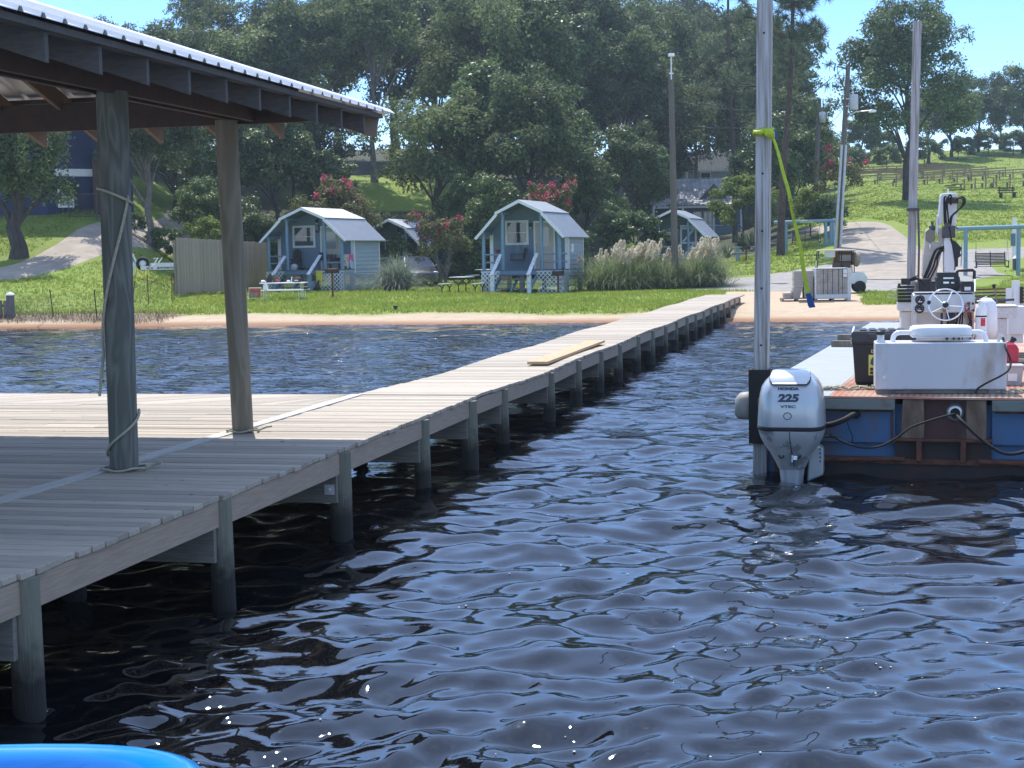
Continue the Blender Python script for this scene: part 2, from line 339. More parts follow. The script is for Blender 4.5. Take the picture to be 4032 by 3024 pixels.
def make_ground():
    ys = [44.0]
    while ys[-1] < 420: ys.append(ys[-1] * 1.0062 + .0)
    as_ = list(np.concatenate([np.linspace(-1.6, -.46, 26)[:-1], np.linspace(-.46, .46, 330), np.linspace(.46, 1.6, 26)[1:]]))
    V = []; Z = []
    for y in ys:
        for a in as_:
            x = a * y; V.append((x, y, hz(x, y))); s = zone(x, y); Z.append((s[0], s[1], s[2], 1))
    n = len(as_); Fc = [(j * n + i, j * n + i + 1, (j + 1) * n + i + 1, (j + 1) * n + i) for j in range(len(ys) - 1) for i in range(n - 1)]
    me = bpy.data.meshes.new('ground'); me.from_pydata(V, [], Fc)
    at = me.color_attributes.new('zone', 'FLOAT_COLOR', 'POINT'); at.data.foreach_set('color', np.array(Z, np.float32).ravel())
    me.polygons.foreach_set('use_smooth', [True] * len(Fc))
    o = bpy.data.objects.new('ground', me); COL.objects.link(o); tag(o, kind='structure')
    m = bpy.data.materials.new('lawn_and_sand'); m.use_nodes = True; nt = m.node_tree; N = nt.nodes; L = nt.links; p = N['Principled BSDF']
    geo = N.new('ShaderNodeNewGeometry')
    def nz(scale, det=5, st=(1, 1, 1)):
        mp = N.new('ShaderNodeMapping'); mp.inputs['Scale'].default_value = st; L.new(geo.outputs['Position'], mp.inputs[0])
        t = N.new('ShaderNodeTexNoise'); t.inputs['Scale'].default_value = scale; t.inputs['Detail'].default_value = det; t.inputs['Roughness'].default_value = .65
        L.new(mp.outputs[0], t.inputs['Vector']); return t.outputs[0]
    def ramp(src, a, b, c1, c2):
        r = N.new('ShaderNodeValToRGB'); e = r.color_ramp.elements; e[0].position, e[1].position = a, b; e[0].color = (*c1, 1); e[1].color = (*c2, 1); L.new(src, r.inputs[0]); return r.outputs[0]
    def mix(f, a, b):
        x = N.new('ShaderNodeMixRGB'); L.new(f, x.inputs[0]); L.new(a, x.inputs[1]); L.new(b, x.inputs[2]); return x.outputs[0]
    g1 = ramp(nz(.35, 4), .35, .68, (.155, .225, .03), (.24, .245, .06))
    g2 = ramp(nz(5.5, 6, (1, .5, 1)), .3, .72, (.075, .16, .012), (.24, .29, .05))
    hf = N.new('ShaderNodeValue'); hf.outputs[0].default_value = .55
    grass = mix(hf.outputs[0], g1, g2)
    sand = ramp(nz(2.2, 7, (1, 1.6, 1)), .3, .75, (.49, .385, .27), (.37, .28, .19))
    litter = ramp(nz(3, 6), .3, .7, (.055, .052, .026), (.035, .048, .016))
    bare = ramp(nz(4, 6), .3, .7, (.26, .19, .12), (.13, .10, .06))
    va = N.new('ShaderNodeVertexColor'); va.layer_name = 'zone'; sp = N.new('ShaderNodeSeparateColor'); L.new(va.outputs[0], sp.inputs[0])
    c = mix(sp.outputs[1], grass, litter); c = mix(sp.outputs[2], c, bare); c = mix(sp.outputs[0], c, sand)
    # wet sand at the waterline
    sz = N.new('ShaderNodeSeparateXYZ'); L.new(geo.outputs['Position'], sz.inputs[0])
    mr = N.new('ShaderNodeMapRange'); mr.inputs[1].default_value = .02; mr.inputs[2].default_value = .10; mr.inputs[3].default_value = 1; mr.inputs[4].default_value = 0; L.new(sz.outputs[2], mr.inputs[0])
    wet = N.new('ShaderNodeRGB'); wet.outputs[0].default_value = (.27, .14, .07, 1); c = mix(mr.outputs[0], c, wet.outputs[0])
    L.new(c, p.inputs['Base Color']); p.inputs['Roughness'].default_value = .9; p.inputs['Specular IOR Level'].default_value = .25
    b = N.new('ShaderNodeBump'); b.inputs['Strength'].default_value = .7; b.inputs['Distance'].default_value = .06; L.new(nz(7, 6), b.inputs['Height']); L.new(b.outputs[0], p.inputs['Normal'])
    me.materials.append(m); return o
make_ground()
def road(name, pts, hw, m, lift=.02, hws=None):
    P = [Vector((x, y)) for x, y in pts]; D = []
    for i in range(len(P) - 1):
        k = max(2, int((P[i + 1] - P[i]).length / .5))
        for j in range(k):
            t = j / k; pm = P[max(i - 1, 0)]; pn = P[min(i + 2, len(P) - 1)]; a, b = P[i], P[i + 1]
            D.append(.5 * ((2 * a) + (b - pm) * t + (2 * pm - 5 * a + 4 * b - pn) * t * t + (3 * a - pm - 3 * b + pn) * t ** 3))
    V = []; K = 14; nn = len(D)
    for i, c in enumerate(D):
        t = (D[min(i + 1, nn - 1)] - D[max(i - 1, 0)]).normalized(); s = Vector((t.y, -t.x)); f = i / (nn - 1)
        w_ = lerp_tab(hws, f) if hws else hw
        for k in range(K + 1):
            q = k / K * 2 - 1; ww = w_ * (1 + .10 * noise.noise(Vector((i * .11, 7 * (q > 0), 2))))
            p = c + s * q * ww; e = lift * (1 if abs(q) < .99 else -1.5); V.append((p.x, p.y, hz(p.x, p.y) + e))
    Fc = [(i * (K + 1) + k, i * (K + 1) + k + 1, (i + 1) * (K + 1) + k + 1, (i + 1) * (K + 1) + k) for i in range(nn - 1) for k in range(K)]
    b = MB(); b.add(V, Fc, True); o = b.build(name, m, recalc=True); return tag(o, kind='structure')
M_GRAVEL = mat('gravel', (.31, .29, .265), .95, col2=(.22, .20, .185), scale=2.5, bump=.6, bscale=16)
M_DRIVE = mat('old_concrete_drive', (.36, .305, .24), .95, col2=(.26, .22, .175), scale=1.2, bump=.3, bscale=8)
road('gravel_road', GRAVEL, 5, M_GRAVEL, .025, [(0, 3.6), (.25, 4.5), (.45, 6.6), (.62, 3.0), (.75, 1.9), (1, 1.7)])
road('concrete_drive', DRIVE, 2.6, M_DRIVE, .05, [(0, 3.8), (.3, 2.7), (.6, 2.1), (1, 1.9)])
road('side_driveway', LDRIVE, 1.55, M_DRIVE, .03)
# ---------------------------------------------------------------- grass (nobody could count it)
M_GRASS = mat('grass_blades', (.19, .285, .045), .55, col2=(.33, .36, .075), scale=.6, island=.25, transl=.5, spec=.25)
def make_grass():
    T = []
    def scatter(n, a0, a1, y0, y1, h, wd, pw=1.0):
        c = 0
        while c < n:
            y = y0 * (y1 / y0) ** RNG.random(); a = a0 + (a1 - a0) * RNG.random(); x = a * y
            s = zone(x, y); c += 1
            if s[0] > .3 or s[3] < .15 or s[1] > .55 or s[2] > .6: continue
            if drive_mask(x, y, GRAVEL, 5.0 + 1.5 * (60 < y < 73) * (x / y > .16)) < 0 or drive_mask(x, y, DRIVE, 3.0) < 0 or drive_mask(x, y, LDRIVE, 2) < 0: continue
            z = hz(x, y); k = .6 + .8 * RNG.random()
            if noise.noise(Vector((x * .3, y * .3, 4))) > .1: k *= 1.25
            for _ in range(3):
                an = RNG.random() * 6.283; ox, oy = math.cos(an) * wd * k, math.sin(an) * wd * k; bx, by = x + RNG.normal() * wd * 2, y + RNG.normal() * wd * 2
                T.append(((bx - ox, by - oy, z - .01), (bx + ox, by + oy, z - .01), (bx + RNG.normal() * h * .5, by + RNG.normal() * h * .5, z + h * k)))
    scatter(46000, -.36, .36, 50, 70, .085, .014)
    scatter(26000, -.36, .36, 70, 92, .10, .022)
    scatter(34000, .14, .40, 88, 215, .075, .035)
    o = quads_np('grass', np.array(T), M_GRASS, None, 3); tag(o, kind='stuff')
make_grass()
# ---------------------------------------------------------------- water
def make_water():
    Y0 = -7.0
    rows = [3.0]
    while rows[-1] < 49.5: rows.append(rows[-1] + .0028 * (rows[-1] + 1.5))
    rows += [50.5, 52, 54, 57]
    rows = np.array(rows)
    cols = np.concatenate([np.linspace(-1.3, -.30, 50)[:-1], np.linspace(-.30, .26, 430), np.linspace(.26, 1.2, 50)[1:]])
    Yg, Ag = np.meshgrid(rows, cols, indexing='ij'); X = Ag * (Yg - Y0); Y = Yg
    U = X * ST + Y * CT
    rng = np.random.default_rng(11); Z = np.zeros_like(X); dist = np.hypot(X, Y)
    n = 150
    for i in range(n):
        lam = .10 * (1.3 / .10) ** (rng.random() ** .8); k = 2 * math.pi / lam
        th = rng.normal() * .78 + .30; s = .23 * math.sqrt(2 / n) * (lam / .5) ** (-.34) * (1 if lam < 1.2 else .6)
        ph = rng.random() * 6.283
        fade = np.clip((lam / (.0028 * dist * 2) - 2.2) / 3, 0, 1)        # short waves stay where the mesh can carry them
        P_ = k * (X * math.sin(th) - Y * math.cos(th)) + ph
        Z += s / k * fade * np.sin(P_)
    for lam, th, sl, ph in ((2.6, .55, .035, 1), (3.4, -.35, .03, 2.2), (4.6, .2, .028, .3), (1.9, .95, .035, 4), (2.2, -.75, .028, 5.1)):
        k = 2 * math.pi / lam; Z += sl / k * np.sin(k * (X * math.sin(th) - Y * math.cos(th)) + ph + 1.2 * np.sin(X * .31 + Y * .17))
    gust = np.array([noise.noise(Vector((x * .12, y * .07, 1))) for x, y in zip(X.ravel()[::1], Y.ravel()[::1])]).reshape(X.shape)
    Z *= 1 + .45 * gust
    shore = np.clip((47.6 - U) / 5, .12, 1); Z *= shore
    Z += .035 * np.exp(-((U - 46.9 - .25 * np.sin(X * .5)) / .22) ** 2) + .02 * np.exp(-((U - 45.6 - .3 * np.sin(X * .31 + 1)) / .3) ** 2)
    Z -= np.clip(U - 48.6, 0, 9) * .06
    V = np.stack([X, Y, Z], -1).reshape(-1, 3); r, c = X.shape
    idx = np.arange(r * c).reshape(r, c); Fc = np.stack([idx[:-1, :-1], idx[:-1, 1:], idx[1:, 1:], idx[1:, :-1]], -1).reshape(-1, 4)
    me = bpy.data.meshes.new('lake_water'); me.vertices.add(len(V)); me.vertices.foreach_set('co', V.astype(np.float32).ravel())
    me.loops.add(Fc.size); me.loops.foreach_set('vertex_index', Fc.astype(np.int32).ravel()); me.polygons.add(len(Fc))
    me.polygons.foreach_set('loop_start', np.arange(0, Fc.size, 4, dtype=np.int32)); me.polygons.foreach_set('use_smooth', [True] * len(Fc)); me.update(calc_edges=True)
    o = bpy.data.objects.new('lake_water', me); COL.objects.link(o); tag(o, kind='structure')
    near_ = V[(V[:, 1] > 5) & (V[:, 1] < 22) & (np.abs(V[:, 0]) < 6) & (U.ravel() < 40)]; pick = near_[rng.choice(len(near_), 170, replace=False)]
    k8 = np.arange(8) * 2 * math.pi / 8; rad = rng.uniform(0.003, .008, (170, 1)); ring = np.stack([pick[:, 0:1] + np.cos(k8) * rad, pick[:, 1:2] + np.sin(k8) * rad, pick[:, 2:3] + .006 + 0 * rad * k8], -1)
    tag(quads_np('floating_specks', ring, mat('pale_foam', (.62, .60, .52), .6), None, 8), kind='stuff')
    m = bpy.data.materials.new('lake_water'); m.use_nodes = True; nt = m.node_tree; N = nt.nodes; L = nt.links; p = N['Principled BSDF']
    geo = N.new('ShaderNodeNewGeometry'); mp = N.new('ShaderNodeMapping'); mp.inputs['Rotation'].default_value = (0, 0, -TH); L.new(geo.outputs['Position'], mp.inputs[0])
    sx = N.new('ShaderNodeSeparateXYZ'); mp2 = N.new('ShaderNodeMapping'); mp2.inputs['Rotation'].default_value = (0, 0, TH); L.new(geo.outputs['Position'], mp2.inputs[0]); L.new(mp2.outputs[0], sx.inputs[0])
    mr = N.new('ShaderNodeMapRange'); mr.inputs[1].default_value = 44.6; mr.inputs[2].default_value = 47.9; L.new(sx.outputs[1], mr.inputs[0])
    cr = N.new('ShaderNodeValToRGB'); e = cr.color_ramp.elements; e[0].color = (.004, .0048, .0062, 1); e[1].color = (.30, .15, .07, 1); e2 = cr.color_ramp.elements.new(.45); e2.color = (.045, .02, .010, 1)
    L.new(mr.outputs[0], cr.inputs[0]); L.new(cr.outputs[0], p.inputs['Base Color'])
    p.inputs['Roughness'].default_value = .02; p.inputs['IOR'].default_value = 1.75; p.inputs['Specular IOR Level'].default_value = .5
    m3 = N.new('ShaderNodeMapping'); m3.inputs['Scale'].default_value = (1, 2.0, 1); L.new(mp2.outputs[0], m3.inputs[0])
    n1 = N.new('ShaderNodeTexNoise'); n1.inputs['Scale'].default_value = 2.1; n1.inputs['Detail'].default_value = 3; n1.inputs['Distortion'].default_value = .4; L.new(m3.outputs[0], n1.inputs['Vector'])
    bp = N.new('ShaderNodeBump'); bp.inputs['Strength'].default_value = 1.0; L.new(n1.outputs[0], bp.inputs['Height'])
    fd = N.new('ShaderNodeMapRange'); fd.inputs[1].default_value = 10; fd.inputs[2].default_value = 34; fd.inputs[3].default_value = .004; fd.inputs[4].default_value = .075
    L.new(sx.outputs[1], fd.inputs[0]); L.new(fd.outputs[0], bp.inputs['Distance'])
    n2 = N.new('ShaderNodeTexNoise'); n2.inputs['Scale'].default_value = 8.5; n2.inputs['Detail'].default_value = 3; L.new(m3.outputs[0], n2.inputs['Vector'])
    b2 = N.new('ShaderNodeBump'); b2.inputs['Strength'].default_value = 1.0; b2.inputs['Distance'].default_value = .0016; L.new(n2.outputs[0], b2.inputs['Height']); L.new(bp.outputs[0], b2.inputs['Normal']); L.new(b2.outputs[0], p.inputs['Normal'])
    me.materials.append(m)
make_water()
# ---------------------------------------------------------------- wooden dock
ZD = [(3, .735), (16, .73), (20, .69), (30, .685), (45, .63), (56, .605)]
zdk = lambda u: lerp_tab(ZD, u) + .012 * math.sin(u * .9) * (u > 16)
WR, WL = -4.06, -5.43
def make_dock():
    base = SF(-4.75, 8, 0); B = (-4.75, 8, 0)
    t = thing('wooden_dock', 'long weathered plank dock running from the roofed platform to the sandy shore', 'dock', base, -TH)
    def bd(mb, n, m, **k):
        mb.v = [(x - B[0], y - B[1], z) for x, y, z in mb.v]; return mb.build(n, m, t, **k)
    rnd = random.Random(3)
    wk = MB(); u = 3.0
    while u < 55.4:
        j = rnd.uniform(-.012, .014); z = zdk(u) + rnd.uniform(-.002, .002); wk.box(WL + rnd.uniform(-.01, .01) + (.0 if u > 16 else .075), WR + j, u, u + .1325, z - .036, z); u += .1455
    bd(wk, 'walkway_deck', M_DECK, bevel=.005)
    z0 = .735; pf = MB(); u = 3.0
    while u < 14.95:
        x = -13.5
        while x < WL - .08:
            x1 = min(x + rnd.choice((2.4, 3.6, 3.0)), WL - .075)
            if WL - .075 - x1 < .6: x1 = WL - .075
            pf.box(x, x1 - .006, u, u + .1325, z0 - .038, z0 - .002 + rnd.uniform(-.002, .002)); x = x1
        u += .1455
    u1 = u
    x = -14.0                               # last bay laid on the slant
    while x < WL + .2:
        p = [(x, u1), (x + .20, u1), (x + .20 + 1.35, u1 + 1.05), (x + 1.35, u1 + 1.05)]
        p = [(min(a, WL - .075), b) for a, b in p]
        if p[2][0] - p[3][0] > .01 or p[1][0] - p[0][0] > .01: pf.prism([(a - .003, b) if i in (1, 2) else (a + .003, b) for i, (a, b) in enumerate(p)], z0 - .038, z0 - .003, 'z')
        x += .20
    bd(pf, 'platform_deck', M_DECK, bevel=.004)
    ub = u1 + 1.05
    e = MB(); e.box(-14, WL, ub + .002, ub + .04, z0 - .20, z0 - .003); bd(e, 'end_board', M_STRINGER)
    tr = MB()
    for a, b in ((3, 5.6), (5.605, 9.9), (9.905, 13.3), (13.305, ub + .04)): tr.box(WL - .07, WL + .065, a, b, z0 - .036, z0 + .004)
    bd(tr, 'seam_board', mat('pale_seam_board', (.50, .47, .42), .8, var=.25, scale=3, stretch=(20, 1, 20)))
    us = [SF(0, 0).x for _ in ()]
    for px, d in ((69, 7.6), (866, 9.97), (1362, 12.3), (1686, 14.6), (1850, 16.4), (1981, 17.9), (2169, 20.6), (2277, 22.6), (2368, 24.6), (2442, 26.5), (2515, 28.7)):
        us.append((px - CX) / FPX * d * ST + d * CT)
    while us[-1] < 53: us.append(us[-1] + 2.05)
    us = [us[0] - 2.45] + us
    for i, u in enumerate(us):
        zt = zdk(u) - .037
        for k, w_ in enumerate((WR - .035, WL + .1)):
            if k == 1 and u < 15.5: w_ = WL + .25
            zb = min(-.6, hz(*SF(w_, u).xy) - .3) if u > 44 else -1.6
            p = MB(); r = .083 + rnd.uniform(-.006, .008); lean = rnd.uniform(-.03, .03)
            p.tube([(w_ + lean * .5, u - .0, zb), (w_ + lean * .2, u, .1), (w_, u, zt)], [r * 1.04, r, r * .95], 14)
            c = bd(p, 'piling', M_PILE)
        if i > 0:
            x = MB(); x.box(WL - .02, WR - .03, u - .125, u - .085, zt - .40, zt - .17); bd(x, 'cross_beam', M_XBEAM, bevel=.004)
            if i == 3:
                b = MB(); b.box(WR - .13, WR - .05, u - .134, u - .126, zt - .33, zt - .25); b.cyl((WR - .09, u - .16, zt - .29), (WR - .09, u - .12, zt - .29), .014, n=8); bd(b, 'bolt_plate', M_GALV)
    # pilings under the platform
    for u in us[:5]:
        for w_ in (-7.6, -9.8, -12.0):
            p = MB(); p.tube([(w_, u, -1.6), (w_, u, z0 - .2)], .085, 10); bd(p, 'piling', M_PILE)
    for w_ in (WR - .035, WL + .05):
        for i in range(len(us) - 1):
            a, b = us[i], us[i + 1]; s = MB(); za, zb = zdk(a) - .037, zdk(b) - .037
            s.bar((w_, a + .02, za - .088), (w_, b - .02, zb - .088), .04, .17); bd(s, 'stringer', M_STRINGER, bevel=.003)
    return t
make_dock()
# end of the dock: two boards leaning at the shore end
def loose_board():
    a, b, c, d = G(2076, 1434, .70), G(2157, 1442, .70), G(2360, 1353, .70), G(2338, 1349, .70)
    z = .70; ax = ((c + d) / 2 - (a + b) / 2); ang = math.atan2(ax.y, ax.x); L_ = ax.length; mid = (a + b + c + d) / 4
    t = MB(); t.box(-L_ / 2, L_ / 2, -.145, .145, 0, .04)
    o = t.build('lumber_plank', mat('new_lumber', (.50, .34, .18), .7, var=.25, scale=3, stretch=(1, 14, 14), bump=.1), bevel=.004)
    o.location = (mid.x, mid.y, zdk(wu(mid)[1]) + .012); o.rotation_euler = (0, 0, ang); tag(o, 'wide yellowish plank lying loose along the edge of the walkway', 'plank')
loose_board()
# ---------------------------------------------------------------- roofed boat shelter on the platform
def make_shelter():
    zd = .735; wp = -5.28; WE, UE = -4.28, 13.66; ze = 3.53; S = .335; WLL, UN = -13.0, 4.6
    base = SF(-9, 9, zd); B = (-9, 9, zd)
    t = thing('dock_shelter', 'open dock shelter with a ribbed metal hip roof on round timber posts', 'shelter', base, -TH)
    def bd(mb, n, m, par=t, **k):
        mb.v = [(x - B[0], y - B[1], z - B[2]) for x, y, z in mb.v]; return mb.build(n, m, par, **k)
    pw = lambda p: (wu(p)[0], wu(p)[1], p.z)
    for i, (bx, tx) in enumerate((((490, 1850), (440, 360)), ((957, 1700), (890, 475)))):
        b = G(*bx, zd); tp = W(tx[0], tx[1], b.y); m = M_POST if i == 0 else M_POST2; r = .107 if i == 0 else .096
        p = MB(); p.tube([pw(b + (b - tp) * .0), pw(b.lerp(tp, .5)), pw(tp)], [r * .97, r, r * 1.06 if i == 0 else r * 1.0], 24); bd(p, 'post', m)
        u0 = wu(b)[1]
    for w_, u in ((wp, 8.0), (wp, 5.6), (-11.9, 12.6), (-11.9, 9.2), (-11.9, 5.6)):
        p = MB(); p.tube([(w_, u, zd), (w_, u, 3.5)], .105, 16); bd(p, 'post', M_POST)
    zb, zt = 3.455, 3.70
    f = MB(); f.box(wp + .055, wp + .10, UN + .3, 9.8, zb, zt); f.box(wp + .055, wp + .10, 9.803, 12.92, zb, zt); f.box(wp - .10, wp - .055, UN + .3, 12.9, zb, zt); bd(f, 'beam', M_REDWOOD, bevel=.004)
    g = MB(); g.box(-12.2, -8.6, 12.80, 12.845, zb - .02, zt - .02); g.box(-8.597, -4.75, 12.80, 12.845, zb - .02, zt - .02); bd(g, 'beam', M_REDWOOD, bevel=.004)
    g = MB(); g.box(-11.95, -11.85, UN + .3, 12.7, zb, zt); bd(g, 'beam', M_REDWOOD)
    # rafters: right slope (cut off by the hip), far slope
    ridge = (WE + WLL) / 2
    zr = lambda dist: ze - .03 + S * dist             # top of a rafter, `dist` in from the eave
    hgt = .165
    u = 13.2
    for k in range(15):
        if u < UN + .2: break
        reach = min(WE - ridge, UE - u) - .02
        if k == 0: reach = max(reach, .5)
        r = MB(); P = [(WE - .03, zr(0.03) - hgt), (WE - .03, zr(.03)), (WE - reach, zr(reach)), (WE - reach, zr(reach) - hgt)]
        r.prism(P, u - .02, u + .02, 'y'); bd(r, 'rafter', M_TAIL, bevel=.003); u -= .61
    w_ = -5.24
    while w_ > -11.5:
        reach = min(UE - UN - 4, WE - w_, w_ - WLL) - .02
        r = MB(); P = [(UE - .06, zr(.06) - hgt), (UE - .06, zr(.06)), (UE - max(reach, 1), zr(max(reach, 1))), (UE - max(reach, 1), zr(max(reach, 1)) - hgt)]
        r.prism(P, w_ - .02, w_ + .02, 'x'); bd(r, 'rafter', M_RAFTER, bevel=.003); w_ -= .605
    h = MB(); q = WE - ridge
    h.bar((WE - .05, UE - .05, zr(.05) - .09), (ridge, UE - q, zr(q) - .09), .045, .17); bd(h, 'hip_rafter', M_RAFTER)
    # purlins along both slopes
    pl = MB()
    for d in (.035, .62, 1.25, 1.9, 2.5, 3.1, 3.7):
        z = zr(d) + .022
        pl.box(WE - d - .042, WE - d + .042, UN, UE - d, z - .021, z + .018)
        pl.box(WLL + d, WE - d - .05, UE - d - .042, UE - d + .042, z - .021, z + .018)
    bd(pl, 'purlin', M_TAIL)
    # ribbed sheets: right slope ribs run in w, far slope ribs run in u
    def sheet(fn, a0, a1, pitch, run):
        mb = MB(); a = a0; prof = []
        while a < a1:
            prof += [(a, 0), (a + pitch - .062, 0), (a + pitch - .045, .026), (a + pitch - .017, .026)]; a += pitch
        prof.append((a1, 0)); prof = [(min(p[0], a1), p[1]) for p in prof]
        n = len(prof); top = []; 
        for (a, hh) in prof:
            r_ = run(a); top.append((fn(a, 0, hh), fn(a, r_, hh)))
        vs = [p[0] for p in top] + [p[1] for p in top] + [(x, y, z - .006) for x, y, z in [p[0] for p in top] + [p[1] for p in top]]
        fs = []
        for i in range(n - 1):
            fs += [(i, i + 1, n + i + 1, n + i), (2 * n + i, 3 * n + i, 3 * n + i + 1, 2 * n + i + 1), (i, 2 * n + i, 2 * n + i + 1, i + 1)]
        return mb.add(vs, fs)
    zs = ze + .035
    rt = sheet(lambda a, r_, hh: (WE + .05 - r_, a, zs + S * r_ + hh), UN, UE + .05, .229, lambda a: max(.0, min(WE - ridge, UE + .05 - a)))
    bd(rt, 'roof_sheet', M_GALV, recalc=False)
    rb = sheet(lambda a, r_, hh: (a, UE + .05 - r_, zs + S * r_ + hh), WLL, WE + .05, .229, lambda a: max(.0, min(WE - ridge, WE + .05 - a, a - WLL)))
    bd(rb, 'roof_sheet', M_GALV, recalc=False)
    rl = sheet(lambda a, r_, hh: (WLL + r_, a, zs + S * r_ + hh), UN, UE + .05, .229, lambda a: max(.0, min(WE - ridge, UE + .05 - a)))
    bd(rl, 'roof_sheet', M_GALV, recalc=False)
    cp = MB()
    for s_ in (1, -1):
        a = Vector((WE + .05, UE + .05, zs + .03)); b = Vector((ridge, UE + .05 - (WE + .05 - ridge), zs + .03 + S * (WE + .05 - ridge)))
        dv = Vector((-1, 1, 0)).normalized() * .10 * s_; dn = Vector((0, 0, -.045))
        cp.add([a, b, b + dv + dn, a + dv + dn, a + Vector((0, 0, .008)), b + Vector((0, 0, .008)), b + dv + dn + Vector((0, 0, .008)), a + dv + dn + Vector((0, 0, .008))],
               [(0, 3, 2, 1), (4, 5, 6, 7), (0, 1, 5, 4), (3, 7, 6, 2), (0, 4, 7, 3)])
    bd(cp, 'hip_cap', M_GALV)
    # ropes on the posts
    def rope(n, lab, pts, r=.011):
        o = MB(); o.tube(pts, r, 6); ob = o.build(n, M_ROPE, None, org=tuple(pts[0])); tag(ob, lab, 'rope', 'ropes on the shelter posts'); return ob
    b = G(490, 1850, zd); tp = W(440, 360, b.y)
    ax = lambda s: b.lerp(tp, s)
    pts = []
    for i in range(60):                                  # a loop high up, then a long slack turn down the near side
        s = .735 - .012 * math.sin(i / 59 * math.pi); a = R(-230 + 360 * i / 59); c = ax(s + .02 * math.cos(a + 2.6)); pts.append(c + Vector((math.cos(a), math.sin(a), 0)) * .125)
    rope('rope', 'thin pale rope looped round the thick grey post then hanging slantwise', pts + [ax(.735 - .42 * i / 40) + Vector((math.cos(R(-25 - 150 * i / 40)), math.sin(R(-25 - 150 * i / 40)), 0)) * .122 for i in range(1, 41)] + [ax(.31 - .15 * i / 10) + Vector((-.125, -.02 * i, 0)) for i in range(1, 8)])
    rope('rope', 'loose rope end wound round the foot of the thick grey post', [ax(.16 - .12 * i / 30) + Vector((math.cos(R(20 - 200 * i / 30)), math.sin(R(20 - 200 * i / 30)), 0)) * .118 for i in range(31)])
    for k, (pb, lab) in enumerate(((b, 'rope ring lying on the deck round the thick grey post'), (G(957, 1700, zd), 'rope ring lying on the deck round the slimmer brown post'))):
        rr = .145 if k == 0 else .125
        pts = [pb + Vector((math.cos(i / 40 * 6.4) * rr * (1.15 - .1 * math.sin(i)), math.sin(i / 40 * 6.4) * rr, .016 + .008 * math.sin(i * .6))) for i in range(42)]
        pts += [pts[-1] + Vector((.06, .03, .02)), pts[-1] + Vector((.11, -.02, .03))]
        rope('rope', lab, pts, .009)
make_shelter()
# ---------------------------------------------------------------- work barge
BANG = R(-18); BC, BS = math.cos(BANG), math.sin(BANG)
B0 = Vector((2.367, 15.645, 0)); ZB = .775
def BF(a, b, z=0.0): return Vector((B0.x + a * BC - b * BS, B0.y + a * BS + b * BC, z))
def ab(p): q = p - B0; return q.x * BC + q.y * BS, -q.x * BS + q.y * BC
M_BDECK = mat('red_deck_plate', (.40, .17, .115), .85, col2=(.46, .34, .25), scale=1.6, bump=.3, bscale=50, ramp=(.38, .62))
M_BEDGE = mat('grey_deck_edge', (.25, .29, .31), .75, col2=(.33, .34, .32), scale=3, stretch=(1, 4, 1))
M_BHULL = mat('barge_blue', (.055, .13, .25), .6, col2=(.15, .085, .05), scale=4, stretch=(1, 1, .5), ramp=(.5, .72), bump=.15)
M_BLIP = mat('grey_green_lip', (.17, .19, .17), .7, col2=(.15, .075, .05), scale=6, ramp=(.5, .75))
M_TANST = mat('tan_stained_steel', (.22, .16, .11), .8, col2=(.12, .07, .045), scale=6, stretch=(2, 2, .6))
def deck_treads(x0, x1, y0, y1, z):
    mb = MB(); y = y0; k = 0
    while y < y1:
        x = x0 + (.03 if k % 2 else 0)
        while x < x1:
            s = 1 if k % 2 else -1
            mb.add([(x - .014, y - .010 * s, z), (x + .014, y + .010 * s, z), (x + .010, y + .016 * s, z + .003), (x - .018, y - .004 * s, z + .003)], [(0, 1, 2, 3)]); x += .06
        y += .045; k += 1
    return mb
